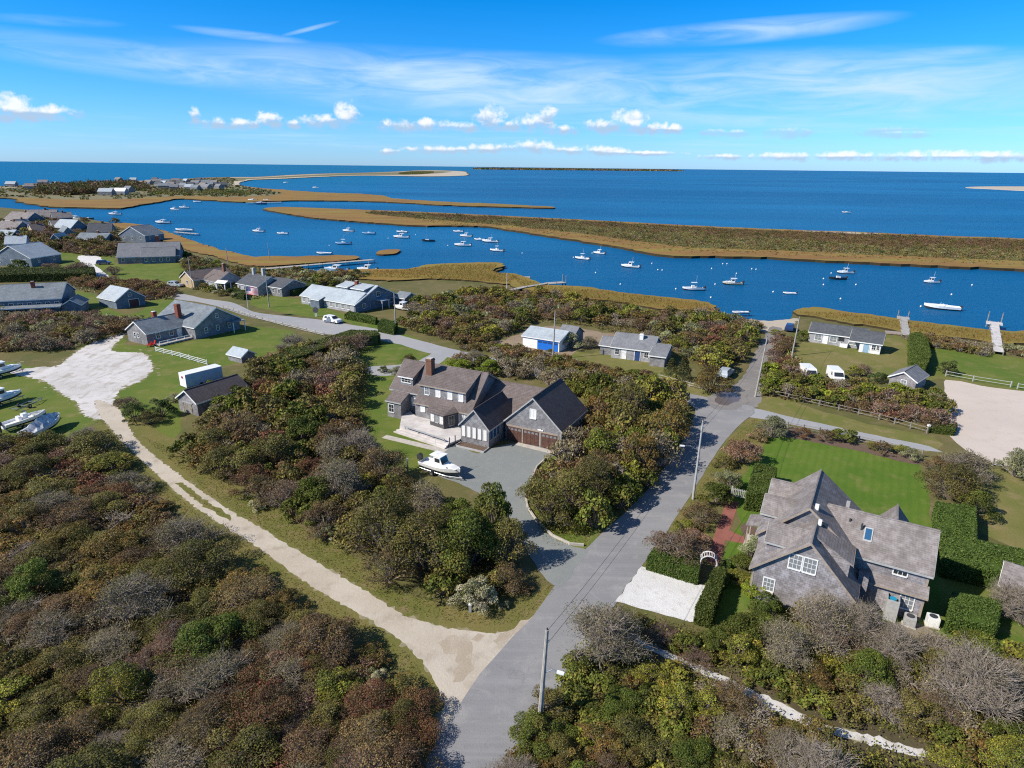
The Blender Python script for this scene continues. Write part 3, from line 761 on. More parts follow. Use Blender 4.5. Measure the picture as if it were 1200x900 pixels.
patch('brick_path', [(851, 588), (866, 588), (855, 622), (874, 630), (871, 637), (850, 633), (841, 664), (827, 656), (838, 625)], 'brick_path', 2, 0.0, True)
PATHPX = [(712, 738), (718, 733), (762, 754), (830, 785), (900, 817), (960, 846), (1005, 859), (1088, 882), (1086, 890), (1000, 867), (950, 853), (890, 824), (820, 789), (755, 759)]
patch('path_edge', PATHPX, 'verge_sand', 0.3, 0.18, seed=902)
patch('sandy_path', PATHPX, 'shells', 0.35, 0.10)
patch('mulch_bed', [(868, 615), (882, 612), (888, 640), (873, 632)], 'mulch', 0.7, 0.08)
patch('mulch_bed', [(895, 497), (1000, 518), (1078, 538), (1076, 545), (1000, 527), (905, 508)], 'mulch', 0.8, 0.1)
patch('yard', [(1020, 735), (1050, 728), (1090, 738), (1075, 752), (1030, 750)], 'wood_chips', 0.8, 0.1)

# kerb of the gravel drive
kb = MB()
kp = [at(*p) for p in ((640, 538), (629, 548), (621, 566), (615.5, 582), (618.5, 596), (630, 613), (648, 629), (668, 638.5), (684, 640))]
for a, b in zip(kp, kp[1:]):
    d = (b - a).normalized(); n = Vector((-d.y, d.x, 0)) * 0.09
    kb.slab([a - n + Vector((0, 0, .27)), b - n + Vector((0, 0, .27)), b + n + Vector((0, 0, .27)), a + n + Vector((0, 0, .27))], 0.27)
kb.build('kerb', 'concrete')['kind'] = 'structure'

# ------------------------------------------------------------------ plants
PAL = {
 'clip': ([(.088, .128, .022), (.072, .105, .018), (.112, .138, .030), (.058, .088, .018)], (.35, .3, .15, .2)),
 'blend': ([(0.161, 0.140, 0.054), (0.142, 0.144, 0.050), (0.168, 0.117, 0.063), (0.114, 0.106, 0.042)], (.3, .3, .2, .2)),
 'olive':  ([(0.180, 0.168, 0.036), (0.142, 0.139, 0.031), (0.216, 0.178, 0.050), (0.178, 0.124, 0.048), (0.108, 0.111, 0.026)], (.3, .3, .15, .1, .15)),
 'brown':  ([(0.187, 0.123, 0.049), (0.152, 0.098, 0.049), (0.140, 0.115, 0.032), (0.212, 0.135, 0.057)], (.35, .25, .2, .2)),
 'rust':   ([(0.202, 0.088, 0.044), (0.150, 0.075, 0.046), (0.224, 0.126, 0.051), (0.127, 0.105, 0.033)], (.4, .3, .15, .15)),
 'mauve':  ([(0.192, 0.113, 0.075), (0.150, 0.089, 0.060), (0.226, 0.140, 0.090), (0.134, 0.101, 0.041)], (.35, .3, .2, .15)),
 'grey':   ([(0.200, 0.174, 0.091), (0.158, 0.145, 0.057), (0.250, 0.209, 0.122)], (0.494, 0.378, 0.321)),
 'green':  ([(0.105, 0.137, 0.021), (0.136, 0.158, 0.028), (0.084, 0.113, 0.021), (0.178, 0.161, 0.034)], (.35, .3, .2, .15)),
 'dark':   ([(0.077, 0.106, 0.026), (0.100, 0.124, 0.033), (0.062, 0.085, 0.024)], (0.710, 0.411, 0.418)),
 'bright': ([(0.177, 0.229, 0.023), (0.233, 0.252, 0.031), (0.132, 0.184, 0.021)], (0.658, 0.356, 0.397)),
 'yellow': ([(0.254, 0.254, 0.031), (0.194, 0.218, 0.031), (0.323, 0.270, 0.039), (0.144, 0.167, 0.028)], (.35, .3, .15, .2)),
 'cream':  ([(0.460, 0.437, 0.253), (0.345, 0.356, 0.196), (0.132, 0.155, 0.044), (0.552, 0.517, 0.345)], (.35, .2, .25, .2)),
 'tan':    ([(0.322, 0.196, 0.121), (0.341, 0.192, 0.106), (0.391, 0.265, 0.172), (0.217, 0.163, 0.056)], (.35, .25, .2, .2)),
 'silver': ([(0.257, 0.269, 0.128), (0.203, 0.226, 0.104), (0.318, 0.312, 0.171)], (0.526, 0.406, 0.339)),
 'bronze': ([(0.193, 0.129, 0.033), (0.145, 0.108, 0.027), (0.241, 0.159, 0.038), (0.114, 0.121, 0.025)], (.35, .25, .2, .2)),
 'conifer': ([(0.062, 0.104, 0.030), (0.085, 0.096, 0.031), (0.171, 0.092, 0.035), (0.046, 0.074, 0.022)], (.35, .2, .25, .2)),
}


def pick(r, pal, n):
    c, w_ = PAL[pal]
    return np.array(c)[r.choice(len(c), n, p=np.array(w_) / sum(w_))]


def leaves(r, C, size, asp=0.62, nrm=None, bias=0.55):
    """one diamond leaf spray round each centre"""
    n = len(C)
    N = r.normal(size=(n, 3))
    N /= np.linalg.norm(N, axis=1, keepdims=True)
    if nrm is not None: N = N + nrm * bias * 1.6
    N[:, 2] += 0.35
    N /= np.linalg.norm(N, axis=1, keepdims=True)
    T = np.cross(N, r.normal(size=(n, 3))); T /= np.linalg.norm(T, axis=1, keepdims=True)
    B = np.cross(N, T)
    s = (size * r.uniform(0.6, 1.4, n))[:, None]
    return np.stack([C - T * s, C - B * s * asp, C + T * s, C + B * s * asp], axis=1)


def sticks(segs):
    """three-sided tapering twigs from (p0, p1, r0, r1)"""
    if not len(segs): return np.zeros((0, 4, 3))
    P0 = np.array([s[0] for s in segs], float); P1 = np.array([s[1] for s in segs], float)
    r0 = np.array([s[2] for s in segs])[:, None]; r1 = np.array([s[3] for s in segs])[:, None]
    D = P1 - P0; D /= np.maximum(np.linalg.norm(D, axis=1, keepdims=True), 1e-6)
    A = np.cross(D, np.where(np.abs(D[:, 2:3]) > 0.9, [[1., 0, 0]], [[0, 0, 1.]])); A /= np.linalg.norm(A, axis=1, keepdims=True)
    B = np.cross(D, A); q = []
    dirs = [A * math.cos(t) + B * math.sin(t) for t in (0, 2.094, 4.189)]
    for i in range(3):
        a, b = dirs[i], dirs[(i + 1) % 3]
        q.append(np.stack([P0 + a * r0, P0 + b * r0, P1 + b * r1, P1 + a * r1], axis=1))
    return np.concatenate(q, 0)


# kind: palette, leaves per square metre of crown, leaf size, twig count per lobe, twig colour, lobe size, height ratio
KIND = {
 'olive':  dict(pal='olive', dens=140, leaf=.088, tw=18, bark='bark', lob=.42),
 'brown':  dict(pal='brown', dens=110, leaf=.084, tw=26, bark='bark', lob=.42),
 'rust':   dict(pal='rust', dens=130, leaf=.080, tw=12, bark='bark_dark', lob=.42),
 'mauve':  dict(pal='mauve', dens=105, leaf=.075, tw=26, bark='bark_grey', lob=.46),
 'grey':   dict(pal='grey', dens=80, leaf=.075, tw=40, bark='bark_grey', lob=.5),
 'bare':   dict(pal='grey', dens=34, leaf=.07, tw=52, bark='bark_grey', lob=.52),
 'green':  dict(pal='green', dens=170, leaf=.10, tw=5, bark='bark', lob=.38),
 'dark':   dict(pal='dark', dens=180, leaf=.09, tw=4, bark='bark_dark', lob=.36),
 'bright': dict(pal='bright', dens=170, leaf=.11, tw=4, bark='bark', lob=.36),
 'yellow': dict(pal='yellow', dens=140, leaf=.095, tw=12, bark='bark', lob=.38),
 'cream':  dict(pal='cream', dens=170, leaf=.085, tw=4, bark='bark', lob=.34),
 'tan':    dict(pal='tan', dens=130, leaf=.10, tw=22, bark='bark', lob=.4),
 'silver': dict(pal='silver', dens=140, leaf=.085, tw=10, bark='bark_grey', lob=.4),
 'bronze': dict(pal='bronze', dens=140, leaf=.092, tw=14, bark='bark', lob=.38),
}


def crown(kind, Rr, Hh, seed, lod=1.0, tree=False, flat=1.0):
    """leaf mesh and branch mesh of one bush: limbs to uneven lobes, twigs and leaf sprays round each"""
    K = KIND[kind]; r = np.random.default_rng(seed)
    nl = int(r.integers(18, 25)) if not tree else int(r.integers(24, 32)); core = nl - 6
    L = []
    lean = r.uniform(0, 6.28); el = 1 + 0.28 * r.random()
    for i in range(nl):
        a = i * 2.39996 + r.normal(0, .35); q = math.sqrt((i + .5) / core) if i < core else 1.0
        rad = q * Rr * (0.66 + .24 * r.random()) if i < core else Rr * r.uniform(.85, 1.05)
        ww = 1 + 0.22 * math.cos(a - lean)
        z = Hh * (0.80 - 0.34 * q ** 2.2 + r.normal(0, .10))
        if tree: z = Hh * (0.80 - 0.52 * q ** 2.0 + r.normal(0, .07))
        if i >= core: z = Hh * r.uniform(.22, .45)
        L.append((rad * math.cos(a) * ww, rad * math.sin(a) * ww / el, max(z, Hh * .22), K['lob'] * .84 * Rr * r.uniform(.55, 1.15)))
    L = np.array(L)
    area = 6.28 * Rr * Rr * .8
    n = int(K['dens'] * area * lod)
    size = K['leaf'] / math.sqrt(lod)
    wts = L[:, 3] ** 2; wts /= wts.sum()
    li = r.choice(nl, n, p=wts)
    d = r.normal(size=(n, 3)); d /= np.linalg.norm(d, axis=1, keepdims=True)
    d[:, 2] = np.where(d[:, 2] < -.25, -d[:, 2], d[:, 2])
    rr = L[li, 3] * (0.62 + 0.46 * r.random(n) ** .7)
    C = L[li, :3] + d * rr[:, None] * np.array([1, 1, .80 * flat])
    C[:, 2] = np.maximum(C[:, 2], .12 * r.random(n) + .05)
    lobcol = pick(r, K['pal'], nl)
    own = r.random(n) < 0.58; mixin = (r.random(n) < .14) if kind in ('olive', 'brown', 'rust', 'mauve', 'grey', 'bronze', 'yellow', 'bare') else np.zeros(n, bool)
    cols = np.where(mixin[:, None], pick(r, 'blend', n), np.where(own[:, None], lobcol[li], pick(r, K['pal'], n))) * r.uniform(.66, 1.38, (n, 1)) * (0.72 + .56 * r.random(nl))[li][:, None]
    Q = leaves(r, C, size, nrm=d)
    # branches
    S = []
    nlimb = 5
    th = 0.030 + 0.022 * Rr
    for i in range(nl):
        c = L[i, :3]; b = np.array([c[0] * .10 + r.normal(0, .06), c[1] * .10 + r.normal(0, .06), -.1])
        m = b + (c - b) * .55 + np.array([r.normal(0, .10), r.normal(0, .10), .08]) * Rr * .5
        S.append((b, m, th, th * .6)); S.append((m, c, th * .6, th * .32))
        k = int(K['tw'] * (1.25 if lod > 2 else 1 if lod >= .9 else .5 if lod > .4 else .25))
        tr = 0.014 / math.sqrt(max(lod, .3)) * (1.25 if K['bark'] == 'bark_grey' else 1)
        for _ in range(k):
            dd = r.normal(size=3); dd /= np.linalg.norm(dd); dd[2] = abs(dd[2]) * .9 + .05
            s0 = c + (m - c) * r.random() * .6
            e1 = s0 + dd * L[i, 3] * r.uniform(.4, .75)
            e2 = e1 + (dd + r.normal(0, .45, 3)) * L[i, 3] * r.uniform(.25, .55)
            S.append((s0, e1, tr * 1.5, tr)); S.append((e1, e2, tr, tr * .5))
            if lod >= .9 and K['tw'] > 20:
                e3 = e1 + (dd + r.normal(0, .7, 3)) * L[i, 3] * r.uniform(.2, .45)
                S.append((e1, e3, tr * .8, tr * .4))
    return Q, cols, sticks(S), K['bark']


def conifer(Rr, Hh, seed, lod=1.0, pal='conifer'):
    r = np.random.default_rng(seed); n = int(2600 * lod)
    t = r.random(n) ** .8
    a = r.uniform(0, 6.28, n); tier = np.floor(t * 11) / 11
    rad = Rr * (1 - tier * .92) * np.sqrt(r.uniform(.15, 1, n)) * (1 + .2 * np.sin(a * 3 + tier * 20))
    C = np.stack([rad * np.cos(a), rad * np.sin(a), Hh * (.06 + .92 * tier) + (1 - rad / Rr) * .35 + r.normal(0, .06, n)], 1)
    Q = leaves(r, C, .11 / math.sqrt(lod)); cols = pick(r, pal, n) * r.uniform(.7, 1.3, (n, 1))
    S = [((0, 0, -.1), (0, 0, Hh * .95), .12, .03)]
    for i in range(24):
        z = Hh * (.1 + .8 * i / 24); aa = i * 2.4; S.append(((0, 0, z), (Rr * (1 - i / 26) * .8 * math.cos(aa), Rr * (1 - i / 26) * .8 * math.sin(aa), z + .1), .03, .01))
    return Q, cols, sticks(S), 'bark_dark'


PROTO = {}


def proto(kind, var, lod, tree):
    key = (kind, var, lod, tree)
    if key not in PROTO:
        sd_ = hash((sum(map(ord, kind)), var, int(lod * 100), tree)) % 100000
        if kind == 'conifer': Q, c, S, bk = conifer(1.9, 4.4, sd_, lod)
        else: Q, c, S, bk = crown(kind, 2.2, 2.9 if not tree else 3.3, sd_, lod, tree)
        PROTO[key] = (np_mesh('foliage', Q, 4, ['leaf'], c), np_mesh('stems', S, 4, [bk]))
    return PROTO[key]


# every bush is collected first; the ones that show largest become things, the rest one mass of shrubbery
BUSH = []


def bush(p, rad, kind, hs=1.0, label=None, region=None, tree=False, name='shrub', keep=False):
    BUSH.append(dict(p=Vector((p[0], p[1], 0)), r=rad, kind=kind, hs=hs, label=label, region=region, tree=tree, name=name, keep=keep))


BLOCK = []          # ground polygons where no bush may stand


def blocked(x, y, m=0.0):
    X = np.array([x]); Y = np.array([y])
    return any(inside(b, X, Y)[0] for b in BLOCK)


def thicket(px, region, mix, rmin, rmax, gap=0.95, hs=(.75, 1.15), seed=1, tries=6000, tree=.0):
    r = np.random.default_rng(seed)
    poly = px_poly(px); P = np.array([(p.x, p.y) for p in poly]); lo, hi = P.min(0), P.max(0)
    ks, wts = zip(*mix.items()); wts = np.array(wts) / sum(wts)
    got = []
    fx = r.uniform(0, 6.28, 8); fa = r.uniform(0, 6.28, 8); fl = r.uniform(9, 26, 8)
    def drift(x, y):
        v = sum(math.sin((x * math.cos(a) + y * math.sin(a)) * 6.28 / l + p) for p, a, l in zip(fx, fa, fl)) / 2.0
        return 0.5 * (1 + math.erf((v * .8 + r.normal(0, 1.0)) / 1.7))
    cum = np.cumsum(wts)
    X = r.uniform(lo[0], hi[0], tries); Y = r.uniform(lo[1], hi[1], tries); ok = inside(poly, X, Y)
    for x, y in zip(X[ok], Y[ok]):
        rad = r.uniform(rmin, rmax)
        if any((x - a) ** 2 + (y - b) ** 2 < (gap * .62 * (rad + c)) ** 2 for a, b, c in got): continue
        if blocked(x, y): continue
        if any((x - b['p'].x) ** 2 + (y - b['p'].y) ** 2 < (b['r'] * .8 + rad * .3) ** 2 for b in BUSH if b['keep']): continue
        got.append((x, y, rad))
        bush((x, y), rad, ks[min(len(ks) - 1, int(np.searchsorted(cum, drift(x, y))))], r.uniform(*hs), region=region, tree=r.random() < tree)
    return poly


KWORD = {'olive': 'olive green shrub', 'brown': 'brown half-bare shrub', 'rust': 'rust red shrub', 'mauve': 'purplish grey twiggy shrub', 'grey': 'grey sparse-leaved shrub',
         'bare': 'leafless silver-grey shrub', 'green': 'leafy green shrub', 'dark': 'dark evergreen shrub', 'bright': 'vivid green shrub', 'yellow': 'yellow-green shrub',
         'cream': 'cream-flowered shrub', 'tan': 'pinkish tan shrub', 'silver': 'silvery green shrub', 'bronze': 'bronze-leaved shrub', 'conifer': 'dark pointed cedar'}


def hedge(label, corners, zt, seed, pal='clip', dens=330, leaf=.075, round_top=0.0, name='hedge'):
    """clipped hedge standing on a ground outline: dense core faced with leaf sprays"""
    r = np.random.default_rng(seed); P = [np.array((c[0], c[1])) for c in corners]
    c0 = sum(P) / len(P)
    area = sum(P[i][0] * P[(i + 1) % len(P)][1] - P[(i + 1) % len(P)][0] * P[i][1] for i in range(len(P)))
    if area < 0: P = P[::-1]
    n = len(P); Cs, Ns = [], []
    for i in range(n):
        a, b = P[i], P[(i + 1) % n]; L = np.linalg.norm(b - a); k = int(L * zt * dens); nn = np.array([(b - a)[1], -(b - a)[0]]) / L
        u = r.random(k); z = r.random(k) * zt
        q = a + (b - a) * u[:, None] + nn * r.normal(0, .05, (k, 1))
        Cs.append(np.column_stack([q, z])); Ns.append(np.tile([nn[0], nn[1], .1], (k, 1)))
    X, Y = scatter(P, dens, r, 60000)
    wav = .05 * np.sin(X * 2.1 + seed) + .05 * np.sin(Y * 1.7)
    Cs.append(np.column_stack([X, Y, zt + wav + r.normal(0, .045, len(X))])); Ns.append(np.tile([0, 0, 1.], (len(X), 1)))
    C = np.concatenate(Cs) - [c0[0], c0[1], 0]; N = np.concatenate(Ns)
    Q = leaves(r, C, leaf, nrm=N)
    cols = pick(r, pal, len(C)) * r.uniform(.75, 1.3, (len(C), 1))
    # core
    ins = [(c0 + (p - c0) * .95) - c0 for p in P]; core = []
    for i in range(n):
        a, b = ins[i], ins[(i + 1) % n]
        core.append([(*a, 0), (*b, 0), (*b, zt - .06), (*a, zt - .06)])
    V = np.concatenate([Q, np.array(core)]); cc = np.concatenate([cols, np.tile(PAL[pal][0][0], (len(core), 1))])
    tris = tessellate_polygon([[Vector((*p, 0)) for p in ins]])
    tt = np.array([[(*ins[t[0]], zt - .06), (*ins[t[1]], zt - .06), (*ins[t[2]], zt - .06), (*((ins[t[2]] + ins[t[0]]) / 2), zt - .06)] for t in tris])
    V = np.concatenate([V, tt]); cc = np.concatenate([cc, np.tile(PAL[pal][0][0], (len(tt), 1))])
    o = link_mesh(name, np_mesh(name, V, 4, ['leaf'], cc), loc=(c0[0], c0[1], 0))
    return tag(o, label, 'hedge')


def scrub_mass(name, polys, dens, pal_fn, size, hr, per, seed, spread=1.0, cat_mat='leaf', jit=.3):
    """low growth too many to count, as one mesh of leaf clumps"""
    r = np.random.default_rng(seed); Cs, cs = [], []
    for poly in polys:
        X, Y = scatter(poly, dens, r)
        if not len(X): continue
        hh = r.uniform(hr[0], hr[1], len(X))
        cen = np.column_stack([X, Y, np.zeros(len(X))])
        k = np.repeat(np.arange(len(X)), per)
        d = r.normal(size=(len(k), 3)); d /= np.linalg.norm(d, axis=1, keepdims=True); d[:, 2] = np.abs(d[:, 2])
        c = cen[k] + d * np.column_stack([hh[k] * spread, hh[k] * spread, hh[k]]) * (r.random((len(k), 1)) ** .5)
        base = pal_fn(r, cen)
        Cs.append(c); cs.append(base[k] * r.uniform(1 - jit, 1 + jit, (len(k), 1)))
    C = np.concatenate(Cs); cols = np.concatenate(cs)
    o = link_mesh(name, np_mesh(name, leaves(r, C, size), 4, [cat_mat], cols))
    o['kind'] = 'stuff'
    return o


def mixpal(*ps):
    def fn(r, cen):
        k = r.choice(len(ps), len(cen))
        out = np.zeros((len(cen), 3))
        for i, p in enumerate(ps):
            m = k == i
            if m.any(): out[m] = pick(r, p, m.sum())
        return out
    return fn


def finish_bushes(limit=300):
    for b in BUSH:
        px, py, wdist = proj(b['p'])
        b['px'], b['py'], b['d'] = px, py, wdist
        b['big'] = b['r'] * F / max(wdist, 1)
        b['in'] = (-b['big'] * 1.6 < px < 1200 + b['big'] * 1.6) and py - b['big'] * 2.2 < 900
    kept = [b for b in BUSH if b['in'] or b['d'] < 140]
    kept = [b for b in kept if b['in'] or (-260 < b['px'] < 1460 and b['py'] < 1150)]
    kept.sort(key=lambda b: -(b['big'] + (1000 if b['keep'] else 0)) * (1 if b['in'] else .001))
    one, rest = kept[:limit], kept[limit:]
    # labels: bushes of one kind in one place are told apart by how near they stand to something one can find
    regs = {}
    for b in one:
        if b['label']: continue
        lm = REGION[b['region']][1]
        best = min(lm, key=lambda q: (at(*q[1]) - b['p']).length)
        regs.setdefault((b['kind'], b['region'], best[0]), []).append((b, (at(*best[1]) - b['p']).length))
    ordw = ['nearest', 'second nearest', 'third nearest', 'fourth nearest', 'fifth nearest', 'sixth nearest', 'seventh nearest', 'eighth nearest', 'ninth nearest', 'tenth nearest'] + [q + ' nearest' for q in 'eleventh twelfth thirteenth fourteenth fifteenth sixteenth seventeenth eighteenth nineteenth twentieth'.split()]
    for (kind, reg, lm), lst in regs.items():
        lst.sort(key=lambda q: q[1])
        for i, (b, _) in enumerate(lst):
            o_ = ordw[min(i, 19)]
            b['label'] = f"{KWORD[kind]} {REGION[reg][0]}, {o_} to {lm}"
    for b in one:
        r = random.Random(int(b['p'].x * 100) * 7919 + int(b['p'].y * 100))
        lod = 3.0 if b['big'] > 30 else (1.5 if b['big'] > 14 else .6)
        me_f, me_s = proto(b['kind'], r.randrange(3), lod, b['tree'])
        s = b['r'] / 2.2
        t = thing('tree' if b['tree'] else ('cedar' if b['kind'] == 'conifer' else b['name']), b['label'], 'tree' if (b['tree'] or b['kind'] == 'conifer') else 'shrub', b['p'], r.uniform(0, 6.28), REGION[b['region']][2] if b['region'] else None)
        t.scale = (s, s, s * b['hs'])
        link_mesh('foliage' if not b['tree'] else 'crown', me_f, t); link_mesh('stems' if not b['tree'] else 'trunk', me_s, t)
    # the rest: one mass
    V, Cc, S = [], [], {}
    for b in rest:
        r = random.Random(int(b['p'].x * 100) * 7919 + int(b['p'].y * 100))
        lod = .16 if b['big'] < 10 else .3
        K = (b['kind'], r.randrange(3), lod)
        if K not in RAW: RAW[K] = crown(K[0], 2.2, 2.9, 500 + K[1], lod) if K[0] != 'conifer' else conifer(1.9, 4.4, 500 + K[1], lod)
        Q, c, St, bk = RAW[K]
        s = b['r'] / 2.2; a = r.uniform(0, 6.28); ca, sa = math.cos(a), math.sin(a)
        Rm = np.array([[ca, -sa, 0], [sa, ca, 0], [0, 0, 1]]).T * s
        off = np.array([b['p'].x, b['p'].y, 0])
        V.append(Q @ Rm * np.array([1, 1, b['hs']]) + off); Cc.append(c * r.uniform(.75, 1.3))
        S.setdefault(bk, []).append(St @ Rm * np.array([1, 1, b['hs']]) + off)
    if V:
        o = link_mesh('shrubbery', np_mesh('shrubbery', np.concatenate(V), 4, ['leaf'], np.concatenate(Cc))); o['kind'] = 'stuff'
        for bk, lst in S.items():
            o = link_mesh('undergrowth_stems', np_mesh('undergrowth_stems', np.concatenate(lst), 4, [bk])); o['kind'] = 'stuff'
    print('BUSHES', len(BUSH), 'kept', len(kept), 'things', len(one), 'mass', len(rest))


RAW = {}
REGION = {
 'west': ('across the dirt track', [('the parked boats', (40, 500)), ('the track bend', (300, 650)), ('the road junction', (510, 830)), ("the lower left corner", (20, 890)), ("the picture's left edge", (0, 640)), ('the bottom edge', (300, 900))], 'shrubs in the big thicket across the dirt track'),
 'mid': ('beside the decked house', [('the dark-roofed shed', (245, 490)), ('the white deck', (470, 500)), ('the driveway boat', (515, 560)), ('the dirt track', (330, 620)), ('the road junction', (570, 715)), ('the pale box trailer', (230, 455))], 'shrubs between the dirt track and the house with the deck'),
 'gar': ('between garage and main road', [('the garage corner', (687, 500)), ('the curved kerb', (635, 600)), ('the road intersection', (800, 480)), ('the blue garage door', (640, 415))], 'shrubs between the garage and the main road'),
 'south': ('below the sandy path', [('the nearest utility pole', (632, 850)), ('the sandy path', (900, 815)), ("the bottom edge", (760, 900))], 'shrubs in the scrub below the sandy path'),
 'path': ('above the sandy path', [('the white shell parking', (815, 735)), ('the front gable wall', (920, 710)), ('the air conditioners', (1070, 735)), ("the lower right corner", (1190, 890))], 'shrubs between the sandy path and the cross-gabled house'),
 'lane': ('beside the narrow lane', [('the leaning pole', (885, 465)), ('the small grey shed', (1058, 450)), ('the sandy lot', (1108, 480)), ('the parked vans', (960, 445))], 'shrubs in the thicket by the narrow lane'),
 'back': ('between houses and marsh', [('the blue garage door', (640, 395)), ('the white-chimney cottage', (745, 395)), ('the beach landing', (900, 385)), ('the long plank walkway', (620, 345)), ('the pale-roofed house', (470, 365))], 'shrubs between the houses and the marsh'),
 'far': ('in the waterside village', [('the two-chimney cottage', (190, 380)), ('the open shell lot', (80, 420)), ('the dark-roofed house', (180, 310)), ('the slate-roofed house', (50, 365)), ('the tan-walled house', (225, 340)), ('the flagpole', (290, 365))], 'shrubs around the village houses'),
}

# ------------------------------------------------------------------ houses
def win(parent, p, deg, w, h, mat='glass', frame='white', mv=1, mh=1, d=0.05, name='window', fw=0.09):
    """casing with glazing bars; the panes behind them are one sub-part. deg: 0 faces -y, 90 faces +x, 180 +y, 270 -x"""
    T = Matrix.Translation(Vector(p)) @ Matrix.Rotation(R(deg), 4, 'Z')
    mb = MB()
    for a in ((-w / 2 - fw, -w / 2, -fw, h + fw), (w / 2, w / 2 + fw, -fw, h + fw)): mb.box(a[0], a[1], -d, .01, a[2], a[3], T)
    mb.box(-w / 2, w / 2, -d, .01, h, h + fw, T); mb.box(-w / 2 - .04, w / 2 + .04, -d - .05, -d, -fw - .03, 0, T); mb.box(-w / 2, w / 2, -d, .01, -fw, 0, T)
    bw = .035
    for i in range(1, mv + 1): mb.box(-w / 2 + w * i / (mv + 1) - bw / 2, -w / 2 + w * i / (mv + 1) + bw / 2, -d + .012, -.016, 0, h, T)
    for i in range(1, mh + 1): mb.box(-w / 2, w / 2, -d + .016, -.02, h * i / (mh + 1) - bw / 2, h * i / (mh + 1) + bw / 2, T)
    f = mb.build(name, frame, parent)
    pn = MB(); pn.box(-w / 2, w / 2, -.02, .004, 0, h, T); pn.build('pane', mat, f)
    return f


def door(parent, p, deg, w, h, mat='door_wood', frame='white', name='door', panels=0):
    T = Matrix.Translation(Vector(p)) @ Matrix.Rotation(R(deg), 4, 'Z')
    mb = MB(); mb.box(-w / 2, w / 2, -.04, .01, 0, h, T)
    for i in range(panels):
        z = h * (.08 + .9 * i / panels); mb.box(-w / 2 + .08, w / 2 - .08, -.06, -.04, z, z + h * .72 / panels, T)
    o = mb.build(name, mat, parent)
    fb = MB(); fw = .11
    fb.box(-w / 2 - fw, -w / 2, -.07, .01, 0, h + fw, T); fb.box(w / 2, w / 2 + fw, -.07, .01, 0, h + fw, T); fb.box(-w / 2, w / 2, -.07, .01, h, h + fw, T)
    fb.build('frame', frame, o)
    hb = MB(); hb.box(w / 2 - .16, w / 2 - .10, -.10, -.04, h * .45, h * .50, T); hb.build('handle', 'dark_metal', o)
    return o


def walls(parent, x0, x1, y0, y1, ze, zr, axis, mat, rx=None, z0=0.0, ze2=None):
    """wing walls with gable ends; axis is the ridge direction; ze/ze2 eave heights on the low and high side"""
    ze2 = ze if ze2 is None else ze2
    mb = MB()
    if axis == 'x':
        ym = (y0 + y1) / 2 if rx is None else rx
        mb.prism([(y0, z0), (y1, z0), (y1, ze2), (ym, zr), (y0, ze)], 'x', x0, x1)
    else:
        xm = (x0 + x1) / 2 if rx is None else rx
        mb.prism([(x0, z0), (x1, z0), (x1, ze2), (xm, zr), (x0, ze)], 'y', y0, y1)
    return mb.build('wall', mat, parent)


def roof(parent, x0, x1, y0, y1, ze, zr, axis, mat, rx=None, ov=.28, th=.13, ze2=None, trim=None, ends=None, vent=False):
    """two pitched slabs over the wing, with rake and eave boards as trim"""
    ze2 = ze if ze2 is None else ze2; up = .05
    e0, e1 = ends if ends else (ov, ov)
    mb = MB(); tb = MB()
    def P(t, q, z): return (t, q, z) if axis == 'x' else (q, t, z)
    a0, a1 = (y0, y1) if axis == 'x' else (x0, x1)
    t0, t1 = (x0 - e0, x1 + e1) if axis == 'x' else (y0 - e0, y1 + e1)
    m_ = (a0 + a1) / 2 if rx is None else rx
    s0 = (zr - ze) / (m_ - a0); s1 = (zr - ze2) / (a1 - m_)
    mb.slab([P(t0, a0 - ov, ze - s0 * ov + up + th), P(t1, a0 - ov, ze - s0 * ov + up + th), P(t1, m_, zr + up + th), P(t0, m_, zr + up + th)], th)
    mb.slab([P(t0, a1 + ov, ze2 - s1 * ov + up + th), P(t1, a1 + ov, ze2 - s1 * ov + up + th), P(t1, m_, zr + up + th), P(t0, m_, zr + up + th)], th)
    mb.tube([P(t0, m_, zr + up + th), P(t1, m_, zr + up + th)], .09, n=5)
    o = mb.build('roof', mat, parent)
    if trim:
        for t in (t0, t1):
            q = .03 if t == t1 else -.03
            for (aa, zz, ss) in ((a0 - ov, ze - s0 * ov, s0), (a1 + ov, ze2 - s1 * ov, s1)):
                A, B = P(t, aa, zz + up + th - .02), P(t, m_, zr + up + th - .02)
                C, D = P(t + q, aa, zz + up + th - .02), P(t + q, m_, zr + up + th - .02)
                dn = Vector((0, 0, -.24))
                V = [Vector(A), Vector(B), Vector(B) + dn, Vector(A) + dn, Vector(C), Vector(D), Vector(D) + dn, Vector(C) + dn]
                i = tb.pts(V)
                for f in ((0, 1, 2, 3), (7, 6, 5, 4), (0, 4, 5, 1), (1, 5, 6, 2), (2, 6, 7, 3), (3, 7, 4, 0)): tb.face([i[k] for k in f])
        for (aa, zz, sg) in ((a0 - ov, ze - s0 * ov, -1), (a1 + ov, ze2 - s1 * ov, 1)):
            lo_, hi_ = sorted((aa, aa + sg * .03))
            if axis == 'x': tb.box(t0, t1, lo_, hi_, zz + up - .10, zz + up + th - .02)
            else: tb.box(lo_, hi_, t0, t1, zz + up - .10, zz + up + th - .02)
        tb.build('trim', trim, o)
    return o


